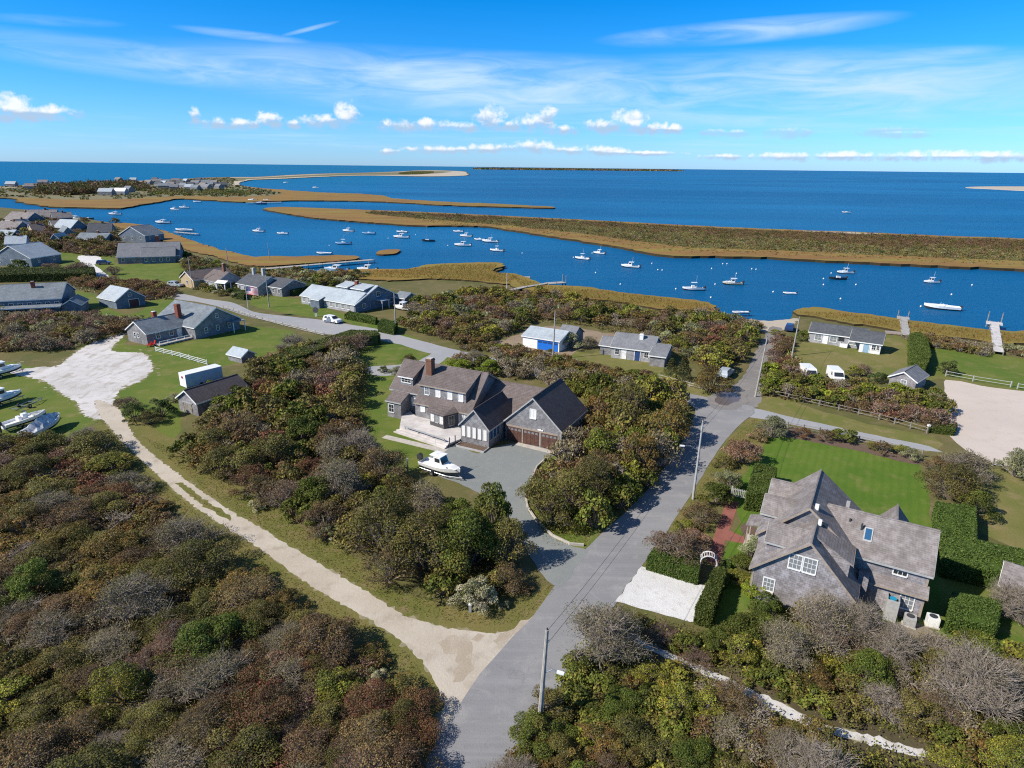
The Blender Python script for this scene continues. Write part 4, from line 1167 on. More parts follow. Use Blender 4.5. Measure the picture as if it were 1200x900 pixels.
def chimney(parent, x, y, z0, z1, w=.8, d=.7, mat='brick', cap='concrete'):
    mb = MB(); mb.box(x - w / 2, x + w / 2, y - d / 2, y + d / 2, z0, z1); mb.box(x - w / 2 - .05, x + w / 2 + .05, y - d / 2 - .05, y + d / 2 + .05, z1 - .3, z1 - .12)
    o = mb.build('chimney', mat, parent)
    c = MB(); c.box(x - w / 2 + .06, x + w / 2 - .06, y - d / 2 + .06, y + d / 2 - .06, z1, z1 + .10); c.build('chimney_cap', cap, o)
    return o


def boxpart(parent, name, mat, *boxes):
    mb = MB()
    for b in boxes: mb.box(*b)
    return mb.build(name, mat, parent)


def shed_roof(parent, q, th, mat, trim=None):
    o = MB().slab(q, th).build('roof', mat, parent)
    if trim:
        q = [Vector(p) for p in q]; tb = MB(); dn = Vector((0, 0, -.2))
        a, b = q[0], q[1]; n = (a - q[3]).normalized() * .03; n.z = 0
        i = tb.pts([a + n, b + n, b + n + dn, a + n + dn, a, b, b + dn, a + dn])
        for f in ((0, 1, 2, 3), (7, 6, 5, 4), (0, 4, 5, 1), (1, 5, 6, 2), (2, 6, 7, 3), (3, 7, 4, 0)): tb.face([i[k] for k in f])
        tb.build('trim', trim, o)
    return o


# ---- the big gabled house with garage, in the middle
h = thing('shingled_house', 'large grey shingled house with brown roof, white deck and attached garage', 'house', at(657, 529), R(-27))
W_, RB, RK = 'wall_grey', 'roof_brown', 'roof_black'
# garage
walls(h, -8.6, 0, 0, 9.3, 3.0, 7.0, 'y', W_)
roof(h, -8.6, 0, 0, 9.3, 3.0, 7.0, 'y', RK, trim='trim_grey', ov=.22)
for x in (-1.75, -4.55, -7.2):
    g = MB(); w2 = 1.18
    g.box(x - w2, x + w2, -.05, .02, 0, 2.15)
    for r_ in range(3):
        for c_ in range(4): g.box(x - w2 + .08 + c_ * .575, x - w2 + .56 + c_ * .575, -.08, -.05, .08 + r_ * .52, .50 + r_ * .52)
    go = g.build('garage_door', 'door_wood', h)
    for c_ in range(4):
        gp = MB(); xx = x - w2 + .32 + c_ * .575
        gp.prism([(xx - .2, 1.70), (xx + .2, 1.70), (xx + .2, 1.88), (xx + .12, 2.0), (xx - .12, 2.0), (xx - .2, 1.88)], 'y', -.075, -.045); gp.build('pane', 'glass_curtain', go)
boxpart(h, 'trim', 'trim_tan', (-8.5, -.42, -.06, .01, 2.18, 2.42), (-3.24, -3.03, -.055, .01, 0, 2.18), (-5.98, -5.80, -.055, .01, 0, 2.18), (-.5, -.34, -.055, .01, 0, 2.18))
boxpart(h, 'carved_sign', 'white', (-3.55, -2.7, -.10, -.02, 2.45, 2.62), (-3.25, -3.0, -.11, -.02, 2.62, 2.72))
boxpart(h, 'corner_board', 'trim_grey', (-.1, .03, -.03, .1, 0, 2.9))
win(h, (-4.3, 0, 4.1), 0, .85, 1.25, 'glass_shade')
win(h, (0, 7.0, 1.0), 90, .8, 1.3)
# connector
walls(h, -15.2, -6.2, 2.5, 13.2, 2.7, 5.5, 'x', W_, rx=8.0)
roof(h, -15.2, -5.7, 2.5, 13.2, 2.7, 5.5, 'x', RB, rx=8.0, ov=.25, ends=(0, 0))
boxpart(h, 'gutter_pipe', 'white', (-8.75, -8.65, 2.1, 2.2, .1, 2.7))
# main block
walls(h, -24.3, -14.6, .1, 10.2, 2.95, 7.4, 'x', W_, rx=5.3, ze2=4.6)
roof(h, -24.3, -14.6, .1, 10.2, 2.95, 7.4, 'x', RB, rx=5.3, ze2=4.6, ov=.3, ends=(.05, .3), trim='trim_tan')
walls(h, -29.6, -24.3, 1.4, 10.2, 3.85, 7.35, 'x', W_, rx=5.3, ze2=4.6)
roof(h, -29.6, -24.4, 1.4, 10.2, 3.85, 7.35, 'x', RB, rx=5.3, ze2=4.6, ov=.3, ends=(.3, 0), trim='trim_grey')
# long dormer with four windows
dm = MB(); dm.prism([(.95, 3.4), (5.3, 3.4), (5.3, 7.3), (.95, 5.55)], 'x', -23.9, -15.7); dm.build('dormer', W_, h)
shed_roof(h, [(-24.1, .65, 5.63), (-15.5, .65, 5.63), (-15.5, 5.35, 7.62), (-24.1, 5.35, 7.62)], .13, RB, 'trim_tan')
for x in (-22.6, -20.6, -18.5, -16.6): win(h, (x, .95, 4.1), 0, .75, 1.15, 'glass_shade' if x != -22.6 else 'glass_curtain', mv=1, mh=1)
# small dormer
dm = MB(); dm.prism([(1.95, 4.2), (5.3, 4.2), (5.3, 7.2), (1.95, 5.85)], 'x', -28.4, -25.9); dm.build('dormer', W_, h)
shed_roof(h, [(-28.6, 1.7, 5.92), (-25.7, 1.7, 5.92), (-25.7, 5.3, 7.45), (-28.6, 5.3, 7.45)], .13, RB, 'white')
win(h, (-27.15, 1.95, 5.0), 0, 1.75, .62, mv=2, mh=1)
# left wing
dm = MB(); dm.prism([(-1.0, 0), (1.4, 0), (1.4, 3.75), (-1.0, 2.75)], 'x', -28.8, -26.2); dm.build('wall', W_, h)
shed_roof(h, [(-29.0, -1.25, 2.72), (-26.0, -1.25, 2.72), (-26.0, 1.45, 3.86), (-29.0, 1.45, 3.86)], .12, RB, 'trim_grey')
win(h, (-28.0, -1.0, .9), 0, .9, 1.2)
chimney(h, -23.4, 3.2, 5.0, 9.1, 1.0, 1.0, 'brick')
win(h, (-22.9, .1, 1.6), 0, .7, 1.1, 'glass_shade'); win(h, (-25.4, 1.4, 1.7), 0, .8, 1.1, 'glass_shade'); win(h, (-15.4, .1, 1.4), 0, .8, 1.2, 'glass_shade')
door(h, (-15.9, .1, .6), 0, .9, 1.95, 'trim_grey')
# bay
bm_ = MB(); bay = [(-21.3, .1), (-20.4, -1.7), (-17.6, -2.2), (-16.5, .1)]
bm_.prism(bay, 'z', .3, 2.75); bm_.build('bay', 'wall_dark', h)
rb = MB(); top = [(-20.2, .1, 3.35), (-17.4, .1, 3.35)]
ev = [(-21.7, .12, 2.78), (-20.65, -2.05, 2.78), (-17.4, -2.6, 2.78), (-16.1, .12, 2.78)]
for q in ([ev[0], ev[1], top[0]], [ev[1], ev[2], top[1], top[0]], [ev[2], ev[3], top[1]]): rb.slab(q, .1)
rb.build('roof', RB, h)
a_ = math.degrees(math.atan2(-.5, 2.8))
for t_ in (.18, .5, .82): win(h, (-20.4 + 2.8 * t_, -1.7 - .5 * t_, 1.3), a_, .62, 1.15, 'glass_shade' if t_ != .5 else 'glass_curtain', frame='trim_grey')
a_ = math.degrees(math.atan2(2.3, 1.1)); win(h, (-17.05, -1.05, .9), a_, .8, 1.4, 'glass', frame='trim_grey')
# sun room
walls(h, -13.6, -9.1, -4.0, 4.2, 2.95, 5.35, 'y', W_)
roof(h, -13.6, -9.1, -4.0, 4.2, 2.95, 5.35, 'y', RK, ov=.25, trim='trim_grey', ends=(.25, 0))
for i in range(5): win(h, (-13.15 + i * .86, -4.0, 1.15), 0, .54, 1.55, 'glass_shade', mv=0, mh=0, fw=.06, frame='trim_grey')
for i in range(3): win(h, (-9.1, -3.3 + i * 1.0, 1.2), 90, .75, 1.4, 'glass_blue', mv=0, mh=0, frame='trim_grey')
# deck with steps, rail and planter
dk = MB(); dpoly = [(-26.2, 1.35), (-26.2, -.9), (-23.6, -4.9), (-14.3, -6.3), (-13.7, -4.2), (-13.7, .05), (-24.2, .05)]
dk.prism(dpoly, 'z', .3, .55)
for i in range(28):
    pass
deck = dk.build('deck', 'deck_wood', h)
st = MB()
for i in range(2):
    o_ = .38 * (i + 1)
    st.prism([(-23.7 - o_ * .6, -4.9 - o_), (-14.3 - o_ * .1, -6.3 - o_), (-14.3, -6.3), (-23.6, -4.9)], 'z', 0, .37 - .18 * i)
st.build('deck_step', 'deck_wood', deck)
rl = MB()
for t_ in (0, .34, .7, 1.0): rl.box(-22.6 + 7.6 * t_ - .05, -22.6 + 7.6 * t_ + .05, -4.9 - 1.15 * t_ - .05, -4.9 - 1.15 * t_ + .05, .55, .95)
rl.slab([(-22.7, -5.05, 1.0), (-15.0, -6.2, 1.0), (-15.0, -5.9, 1.0), (-22.7, -4.75, 1.0)], .06)
rl.build('bench_rail', 'trim_grey', deck)
for x, y in ((-14.1, -6.2), (-13.8, -5.2)):
    boxpart(deck, 'newel_post', 'dark_metal', (x - .05, x + .05, y - .05, y + .05, .0, 1.5))
boxpart(h, 'planter_edge', 'trim_grey', (-13.6, -9.0, -5.6, -5.45, 0, .25), (-9.12, -9.0, -5.45, -4.0, 0, .25), (-13.6, -13.48, -5.45, -4.1, 0, .25))
boxpart(h, 'planter_soil', 'mulch', (-13.48, -9.12, -5.45, -4.05, 0, .18))
boxpart(h, 'planter_soil', 'concrete', (-24.4, -13.9, -8.1, -6.95, 0, .05))
H1 = h

# ---- the cross-gabled weathered house on the right
h = thing('shingled_house', 'weathered grey cedar house with crossed gables, skylight and many dormers', 'house', at(1076.3, 725), R(-30.5))
W_, RC = 'wall_weathered', 'roof_cedar'
walls(h, -13.4, -5.2, -4.6, .5, 3.25, 7.1, 'y', W_, rx=-9.15, ze2=2.9)
roof(h, -13.4, -5.2, -4.6, -.2, 3.25, 7.1, 'y', RC, rx=-9.15, ze2=2.9, trim='trim_tan', ends=(.3, 0))
walls(h, -13.8, -6.0, -.4, 8.0, 4.4, 8.15, 'y', W_, rx=-9.9, ze2=5.0)
roof(h, -13.8, -6.0, -.4, 8.0, 4.4, 8.15, 'y', RC, rx=-9.9, ze2=5.0, trim='trim_tan')
walls(h, -8.6, 0, .0, 5.6, 4.7, 7.3, 'x', W_, rx=2.7)
roof(h, -8.6, 0, .0, 5.6, 4.7, 7.3, 'x', RC, rx=2.7, ends=(0, .25), trim='trim_grey', ov=.3)
shed_roof(h, [(-5.0, -.95, 2.75), (.2, -.95, 2.75), (.2, .05, 3.35), (-5.0, .05, 3.35)], .12, RC, 'trim_tan')
lean = MB(); lean.prism([(-.55, 0), (.02, 0), (.02, 3.2), (-.55, 2.75)], 'x', -5.0, 0); lean.build('wall', W_, h)
# shed dormer to the right of the front wing
dm = MB(); dm.prism([(-9.1, 3.4), (-6.0, 3.4), (-6.0, 5.25), (-9.1, 6.9)], 'y', -3.1, -.3); dm.build('dormer', W_, h)
shed_roof(h, [(-5.75, -3.35, 5.30), (-5.75, -.1, 5.30), (-9.15, -.1, 7.22), (-9.15, -3.35, 7.22)], .12, RC, 'trim_tan')
# gable dormers facing the garden
for (yc, zr, half, xf, parent_z) in ((-2.3, 6.75, 1.25, -12.7, 3.7), (2.3, 7.0, 1.35, -13.9, 4.5), (6.0, 7.0, 1.25, -13.9, 4.5)):
    dm = MB(); dm.prism([(yc - half, parent_z), (yc + half, parent_z), (yc + half, zr - 1.15), (yc, zr), (yc - half, zr - 1.15)], 'x', xf, -9.9 if yc > 0 else -9.3); dm.build('dormer', W_, h)
    roof(h, xf, -10.1 if yc > 0 else -9.4, yc - half, yc + half, zr - 1.15, zr, 'x', RC, ov=.2, th=.1, ends=(.2, 0), trim='trim_grey')
    win(h, (xf, yc, parent_z + .65), 270, .8, .85)
dm = MB(); dm.prism([(4.6, 4.5), (7.2, 4.5), (7.2, 5.6), (5.9, 6.9), (4.6, 5.6)], 'y', 1, 2); 
walls(h, -3.9, -1.9, 3.5, 6.9, 5.6, 6.85, 'y', W_, z0=4.0); roof(h, -3.9, -1.9, 3.5, 6.9, 5.6, 6.85, 'y', RC, ov=.2, th=.1, ends=(0, .2))
for y_ in (8.2,):
    pass
# flue blocks, vents, skylight
for (x, y, z, s_) in ((-9.4, .15, 7.9, .16), (-8.9, -1.2, 7.15, .15)):
    boxpart(h, 'roof_vent', 'white', (x - s_, x + s_, y - s_, y + s_, z, z + .5))
boxpart(h, 'flue', 'trim_grey', (-7.15, -6.85, 4.0, 4.3, 6.3, 7.5))
for x, y in ((-6.6, 1.9), (-5.6, 1.5)): boxpart(h, 'roof_vent', 'dark_metal', (x - .07, x + .07, y - .07, y + .07, 6.3, 6.95))
sk = MB(); sl = (7.3 - 4.7) / 2.7
def on(y): return 4.7 + sl * y + .05 + .13
sk.slab([(-5.35, .75, on(.75) + .10), (-4.65, .75, on(.75) + .10), (-4.65, 1.7, on(1.7) + .10), (-5.35, 1.7, on(1.7) + .10)], .12); so_ = sk.build('skylight', 'trim_grey', h)
sk = MB(); sk.slab([(-5.25, .85, on(.85) + .13), (-4.75, .85, on(.85) + .13), (-4.75, 1.6, on(1.6) + .13), (-5.25, 1.6, on(1.6) + .13)], .04); sk.build('pane', 'glass_blue', so_)
# windows
win(h, (-10.1, -4.6, 4.2), 0, .95, 1.35, 'glass_curtain', mv=2, mh=2); win(h, (-8.95, -4.6, 4.2), 0, .95, 1.35, 'glass_curtain', mv=2, mh=2)
win(h, (-11.9, -4.6, 1.25), 0, .85, 1.2, 'glass_curtain', mv=2, mh=2)
win(h, (-2.1, 0, 3.75), 0, 1.0, .72, mv=2, mh=1); win(h, (-1.2, -.55, 1.0), 0, .95, 1.3, 'glass_curtain', mv=2, mh=2)
for q in ((-13.43, -13.25, -4.63, -4.5, 0, 3.1), (-.14, .03, -.58, -.4, 0, 2.7), (-.14, .03, -.03, .12, 3.3, 4.6)): boxpart(h, 'corner_board', 'trim_tan', q)
# trellis on the gable, weathered door, outdoor shower box
boxpart(h, 'window_box', 'trim_tan', (-12.4, -11.4, -4.9, -4.62, 1.0, 1.16))
sh = MB(); sh.box(-2.7, -1.75, -1.75, -1.68, 0, 2.1); sh.box(-2.7, -2.63, -1.68, -.56, 0, 2.1); sh.box(-1.82, -1.75, -1.68, -.56, 0, 2.1)
so_ = sh.build('shower_stall', 'trim_grey', h)
dm = MB(); dm.tube([(-2.25, -1.1, 1.9), (-2.25, -1.1, 1.96)], .3, n=14); dm.build('shower_tub', 'teal', so_)
boxpart(h, 'chimney', 'wall_weathered', (-5.15, -4.35, -1.6, -.6, 0, 3.5))
# entry porch
pr = MB(); pr.slab([(-15.6, 3.5, 2.55), (-15.6, 6.0, 2.55), (-13.8, 6.0, 3.0), (-13.8, 3.5, 3.0)], .12)
po = pr.build('porch_roof', RC, h)
for y in (3.65, 5.85): boxpart(po, 'porch_post', 'trim_tan', (-15.45, -15.33, y - .06, y + .06, 0, 2.46))
boxpart(po, 'porch_step', 'concrete', (-15.6, -13.82, 3.5, 6.0, 0, .18))
door(h, (-13.8, 4.75, .2), 270, .95, 2.05, 'door_wood', frame='trim_tan')
H2 = h
for i, (x, y) in enumerate(((-.75, -1.35), (.95, -.35))):
    p_ = h.matrix_basis @ Vector((x, y, 0)) if False else Vector(h.location) + Matrix.Rotation(R(-30.5), 3, 'Z') @ Vector((x, y, 0))
    a = thing('air_conditioner', ('white air conditioner unit under the lower window by the shower stall', 'white air conditioner unit at the outer corner of the cross-gabled house')[i], 'air conditioner', p_, R(-30.5 + 8 * i), 'air conditioners beside the cross-gabled house')
    mb = MB(); mb.box(-.45, .45, -.4, .4, .08, .92)
    for k_ in range(9): mb.box(-.40, .40, -.425, -.40, .16 + k_ * .08, .19 + k_ * .08)
    mb.build('casing', 'trim_grey' if i == 0 else 'white', a)
    mb = MB(); mb.tube([(0, 0, .92), (0, 0, .945)], .32, n=18); mb.build('fan_grille', 'dark_metal', a)
    boxpart(a, 'base', 'concrete', (-.55, .55, -.5, .5, 0, .08))


def front(a, b, z=0.0):
    """origin at the photo-left ground corner a, x axis running to b"""
    A, B = at(*a, z), at(*b, z)
    v = B - A
    return Vector((A.x, A.y, 0)), math.atan2(v.y, v.x), v.length


# ---- grey cottage with two brick chimneys
o_, az_, L_ = front((151, 399.5), (173.6, 405))
h = thing('cottage', 'grey cottage with two brick chimneys, a small deck and red chairs', 'cottage', o_, az_)
w1 = L_
walls(h, 0, w1, 0, 10.5, 2.6, 4.7, 'y', 'wall_grey'); roof(h, 0, w1, 0, 10.5, 2.6, 4.7, 'y', 'roof_slate', trim='white', ov=.25)
for x in (w1 * .40, w1 * .58): win(h, (x, 0, 1.35), 0, .6, .95, 'glass', mv=0, mh=1)
chimney(h, w1 * .42, 4.8, 4.0, 6.0, .8, .8, 'brick_red', 'white')
# larger wing, its gable facing right
walls(h, -3.6, w1 + 4.0, 8.5, 20.0, 2.7, 6.1, 'x', 'wall_grey', rx=14.3)
roof(h, -3.6, w1 + 4.0, 8.5, 20.0, 2.7, 6.1, 'x', 'roof_slate', rx=14.3, trim='white', ov=.3)
chimney(h, 4.6, 9.4, 2.6, 7.0, 1.1, .9, 'brick_red', 'brick')
for y in (11.2, 14.2, 17.2): win(h, (w1 + 4.0, y, 1.0), 90, .6, 1.1)
win(h, (w1 + 4.0, 14.3, 3.9), 90, .6, .9)
win(h, (w1, 2.5, 1.1), 90, .8, 1.1); win(h, (w1, 5.5, 1.1), 90, .8, 1.1); door(h, (w1, 7.4, .1), 90, .9, 2.0, 'white')
boxpart(h, 'deck', 'dock_wood', (w1 + .02, w1 + 3.0, .8, 8.45, .1, .4)); boxpart(h, 'deck_rail', 'white', (w1 + 2.9, w1 + 3.0, .8, 8.4, 1.0, 1.1), *[(w1 + 2.9, w1 + 3.0, y, y + .1, .4, 1.0) for y in (.8, 2.7, 4.6, 6.5, 8.3)])
boxpart(h, 'porch_roof', 'roof_slate', (w1 + 4.05, w1 + 6.2, 16.6, 20.0, 2.4, 2.55)); boxpart(h, 'porch_post', 'white', *[(w1 + 6.0, w1 + 6.15, y, y + .15, 0, 2.4) for y in (16.7, 19.7)])
C1 = h


def house(name, label, cat, a, b, depth, ze, zr, axis, rmat, wmat, trim='white', nwin=2, wl=None, wr=None, group=None, ov=.28, glassm='glass', door_m=None):
    """simple house placed by its two front ground corners; windows along the front and the end walls"""
    o_, az_, L_ = front(a, b)
    h = thing(name, label, cat, o_, az_, group)
    walls(h, 0, L_, 0, depth, ze, zr, axis, wmat); roof(h, 0, L_, 0, depth, ze, zr, axis, rmat, trim=trim, ov=ov)
    for i in range(nwin): win(h, (L_ * (i + .5) / nwin, 0, ze * .42), 0, min(.9, L_ / nwin * .45), ze * .38, glassm)
    for i in range(wr or 0): win(h, (L_, depth * (i + .5) / wr, ze * .42), 90, .8, ze * .38, glassm)
    for i in range(wl or 0): win(h, (0, depth * (i + .5) / wl, ze * .42), 270, .8, ze * .38, glassm)
    return h, L_

# ---- pale-roofed house above the road
h, L_ = house('house', 'long low house with pale blue-grey roof, shed dormers and small brick chimney', 'house', (353.5, 355.5), (415.3, 367), 8.5, 2.3, 4.6, 'x', 'roof_pale', 'wall_pale', nwin=0)
for i in range(9): win(h, (1.2 + i * 2.25, 0, .75), 0, 1.1, 1.15, 'glass_curtain')
walls(h, 9.5, 21.6, 0.05, 16.5, 2.3, 6.0, 'x', 'wall_blue', rx=8.4); roof(h, 9.5, 21.6, 0.05, 16.5, 2.3, 6.0, 'x', 'roof_pale', rx=8.4, trim='white', ov=.35)
for x0, x1 in ((10.0, 14.2), (15.6, 20.6)):
    dm = MB(); dm.prism([(4.6, 3.8), (8.4, 3.8), (8.4, 6.0), (4.6, 5.35)], 'x', x0, x1); dm.build('dormer', 'wall_blue', h)
    shed_roof(h, [(x0 - .2, 4.3, 5.45), (x1 + .2, 4.3, 5.45), (x1 + .2, 8.4, 6.25), (x0 - .2, 8.4, 6.25)], .12, 'roof_pale', 'white')
    win(h, ((x0 + x1) / 2, 4.6, 4.55), 0, 1.4, .6, 'glass_curtain', mv=2, mh=0)
chimney(h, 15.0, 7.2, 5.0, 6.9, .9, .8, 'brick_red')
win(h, (21.6, 8.6, 3.3), 90, 1.2, 1.2, mv=1); win(h, (21.6, 3.2, .9), 90, 1.0, 1.1); win(h, (21.6, 13.5, .9), 90, 1.0, 1.1)
boxpart(h, 'porch_roof', 'roof_pale', (21.65, 24.2, 7.3, 10.2, 2.3, 2.45)); boxpart(h, 'porch_post', 'white', (23.95, 24.1, 7.4, 7.55, 0, 2.3), (23.95, 24.1, 9.95, 10.1, 0, 2.3))
dm = MB(); dm.prism([(-1.6, 0), (.2, 0), (.2, 2.9), (-1.6, 2.3)], 'x', 5.8, 9.4); dm.build('entry', 'wall_blue', h)
shed_roof(h, [(5.6, -1.8, 2.32), (9.6, -1.8, 2.32), (9.6, .3, 3.0), (5.6, .3, 3.0)], .1, 'roof_pale', 'white')
walls(h, 21.8, 25.6, 14.6, 19.5, 2.1, 3.2, 'x', 'wall_grey'); roof(h, 21.8, 25.6, 14.6, 19.5, 2.1, 3.2, 'x', 'roof_slate', trim='white')

# ---- sheds and trailer near the cottage
h, L_ = house('shed', 'weathered shed with a dark roof and plank end, half hidden by shrubs', 'shed', (211, 481), (233, 488), 9.0, 2.25, 3.75, 'y', 'roof_black', 'wall_weathered', nwin=0)
door(h, (2.3, 0, .05), 0, 1.9, 1.75, 'fence_wood', frame='fence_wood', name='door', panels=0)
boxpart(h, 'door_brace', 'trim_grey', (1.2, 3.6, -.1, -.05, 1.75, 1.95))
o_, az_, L_ = front((212, 453), (219.3, 456))
t = thing('box_trailer', 'white box trailer with pale blue sides parked beside the dark-roofed shed', 'trailer', o_, az_)
mb = MB(); mb.box(0, 2.2, 0, 6.6, .25, 2.5); mb.build('body', 'hull_pale_blue', t)
boxpart(t, 'roof', 'container_white', (-.05, 2.25, -.05, 6.65, 2.5, 2.6)); boxpart(t, 'front_panel', 'container_white', (0, 2.2, -.05, -.003, .25, 2.5))
boxpart(t, 'emblem', 'flag_red', (.8, 1.5, -.07, -.052, 1.95, 2.15)); boxpart(t, 'emblem', 'flag_blue', (.8, 1.5, -.07, -.052, 1.75, 1.93))
for y in (2.6, 3.6): MB().tube([(-.1, y, .3), (2.3, y, .3)], .3, n=12).build('wheel', 'rubber', t)
house('shed', 'tiny shed with a pale blue-grey roof beside the clipped hedge', 'shed', (268, 422), (284, 426), 3.0, 1.35, 2.3, 'x', 'roof_pale', 'wall_grey', nwin=0)[0]
# ---- far left houses
h, L_ = house('house', 'broad house with slate-blue roof and short brick chimney above a bushy slope', 'house', (0, 372), (75, 368), 12.5, 4.1, 7.0, 'x', 'roof_slate', 'wall_blue', nwin=7)
chimney(h, 7.0, 4.6, 5.5, 7.9, .8, .7, 'brick_red')
shed_roof(h, [(-.4, -2.0, 2.4), (L_ + .2, -2.0, 2.4), (L_ + .2, .1, 2.9), (-.4, .1, 2.9)], .12, 'roof_slate', 'white')
walls(h, L_, L_ + 4.2, -.5, 6.5, 2.3, 3.6, 'y', 'wall_blue'); roof(h, L_, L_ + 4.2, -.5, 6.5, 2.3, 3.6, 'y', 'roof_slate', trim='white')
p_ = at(137.5, 362.5); h = thing('barn', 'grey barn with pale roof and a dark red door', 'barn', p_, R(58))
walls(h, 0, 7.6, 0, 9.0, 2.3, 4.8, 'y', 'wall_blue'); roof(h, 0, 7.6, 0, 9.0, 2.3, 4.8, 'y', 'roof_pale', trim='white'); door(h, (4.6, 0, 0), 0, 2.6, 2.0, 'door_red'); win(h, (3.8, 0, 3.0), 0, .7, .8)
h, L_ = house('house', 'long house with dark slate roof and brick chimney beside the marsh', 'house', (139, 309.5), (211, 307), 14.5, 2.6, 7.0, 'x', 'roof_grey', 'wall_grey', nwin=6)
chimney(h, 13.2, 9.0, 5.0, 9.4, 1.3, 1.1, 'brick_red'); walls(h, 8.5, 20, -2.2, 6.0, 2.7, 5.6, 'x', 'wall_blue'); roof(h, 8.5, 20, -2.2, 6.0, 2.7, 5.6, 'x', 'roof_grey', trim='trim_grey')
for x in (10, 12.5, 15, 17.5): win(h, (x, -2.2, .9), 0, .9, 1.2)
h, L_ = house('house', 'small house with tan end wall and brown roof near the road', 'house', (213, 335), (228, 338.5), 13, 2.7, 4.9, 'y', 'roof_brown', 'wall_tan', nwin=1)
walls(h, L_ - .5, L_ + 8.0, 3.2, 11.5, 2.6, 5.0, 'x', 'wall_pale'); roof(h, L_ - .5, L_ + 8, 3.2, 11.5, 2.6, 5.0, 'x', 'roof_brown', trim='trim_grey'); chimney(h, L_ + 5.5, 7.4, 4, 7.6, .9, .8, 'brick'); win(h, (L_ + 2.5, 3.2, .9), 0, .9, 1.1); win(h, (L_ + 5.5, 3.2, .9), 0, .9, 1.1)
h, L_ = house('house', 'dark-roofed house with tall pale chimneys behind the flagpole', 'house', (279, 342), (303, 347), 9, 2.7, 5.0, 'x', 'roof_charcoal', 'wall_pale', nwin=4)
chimney(h, 2.5, 4.5, 4, 6.9, .8, .8, 'trim_grey'); chimney(h, 7.0, 4.8, 4, 7.2, .8, .8, 'trim_grey')
h, L_ = house('house', 'low house with charcoal roof between the flagpole and the pier', 'house', (305, 344), (331, 348), 9, 2.6, 4.4, 'x', 'roof_charcoal', 'wall_grey', nwin=4)
VIL = [('grey house with weathered gable roof at the left edge of the waterside cluster', (5, 265), (31, 266.5), 13, 3.6, 8.0, 'x', 'roof_cedar', 'wall_blue'),
       ('white-trimmed house with long weathered roof facing the water', (33, 262.5), (67, 262), 10, 4.2, 8.2, 'x', 'roof_cedar', 'wall_pale'),
       ('two-storey dark house with pale ridge closest to the moored sailboat', (64, 265), (87, 264), 9, 4.8, 7.6, 'x', 'roof_cedar', 'wall_dark'),
       ('narrow grey house in front of the two-storey dark one', (64, 274), (82, 273), 8, 4.2, 6.6, 'x', 'roof_cedar', 'wall_grey'),
       ('house with pale gable roof and blue-shaded front, middle of the village', (85, 276), (104, 274), 12, 4.0, 7.6, 'y', 'roof_pale', 'wall_blue'),
       ('house with nearly black roof at the right end of the cluster', (104, 280), (131, 279.5), 10, 3.6, 7.2, 'x', 'roof_charcoal', 'wall_grey'),
       ('small steep-gabled grey house in the village centre', (74, 283), (91, 282), 11, 3.4, 6.6, 'y', 'roof_slate', 'wall_grey'),
       ('low house with long slate roof in front of the black-roofed one', (90, 288), (124, 288.5), 9, 3.0, 5.4, 'x', 'roof_slate', 'wall_blue'),
       ('blue-grey gabled house alone before the orange marsh', (141, 283), (171, 284.5), 12, 3.4, 7.4, 'y', 'roof_slate', 'wall_blue'),
       ('grey house with sloping brown-grey roof on the village edge', (-5, 276), (19, 277), 10, 3.6, 7.0, 'x', 'roof_cedar', 'wall_blue'),
       ('flat-looking pale-roofed house below the brown-grey roofed one', (-8, 284), (15, 284), 9, 3.2, 5.4, 'x', 'roof_pale', 'wall_grey'),
       ('dark gable-fronted house with light roof above the long hedge', (-6, 311), (38, 313), 13, 3.2, 7.4, 'y', 'roof_pale', 'wall_blue'),
       ('small brown-roofed house tucked behind the gabled one at the village edge', (40, 278), (56, 277), 8, 3.4, 6.2, 'x', 'roof_brown', 'wall_tan'),
       ('little grey cottage with pale roof beside the purplish village shrubs', (60, 288), (72, 288), 8, 2.8, 5.2, 'y', 'roof_pale', 'wall_grey'),
       ('low weathered cottage behind the white-trimmed waterside house', (22, 271), (38, 270), 8, 3.2, 6.0, 'x', 'roof_slate', 'wall_dark'),
       ('upright house with grey-green roof and white trim', (9, 300), (33, 299), 10, 4.8, 7.4, 'x', 'roof_pale', 'wall_pale')]
for lb, a, b, dp, ze, zr, ax, rm, wm in VIL:
    h, L_ = house('house', lb, 'house', a, b, dp, ze, zr, ax, rm, wm, nwin=3, wr=2, group='village houses by the harbour')
    if ax == 'x': chimney(h, L_ * .6, dp * .5, ze, zr + 1.1, .9, .8, 'brick')
# ---- blue-doored garage and white-chimney cottage
h, L_ = house('garage', 'low garage with pale roof and wide bright blue door', 'garage', (612.5, 406), (655, 413), 8, 2.4, 3.6, 'x', 'roof_pale', 'container_white', nwin=0)
gd = boxpart(h, 'garage_door', 'door_blue', (3.6, 8.5, -.06, .01, .05, 2.1))
mb = MB()
for i in range(4): mb.box(3.75 + i * 1.2, 4.75 + i * 1.2, -.08, -.06, 1.5, 1.9)
mb.build('door_lights', 'hull_blue', gd)
walls(h, 6.0, 9.6, 5.0, 10.5, 2.3, 3.9, 'x', 'wall_grey'); roof(h, 6.0, 9.6, 5.0, 10.5, 2.3, 3.9, 'x', 'roof_grey')
h, L_ = house('cottage', 'grey-roofed cottage with white chimney and blue door among shrubs', 'cottage', (716, 419), (763, 425), 8.2, 2.35, 4.3, 'x', 'roof_grey', 'wall_pale', nwin=0)
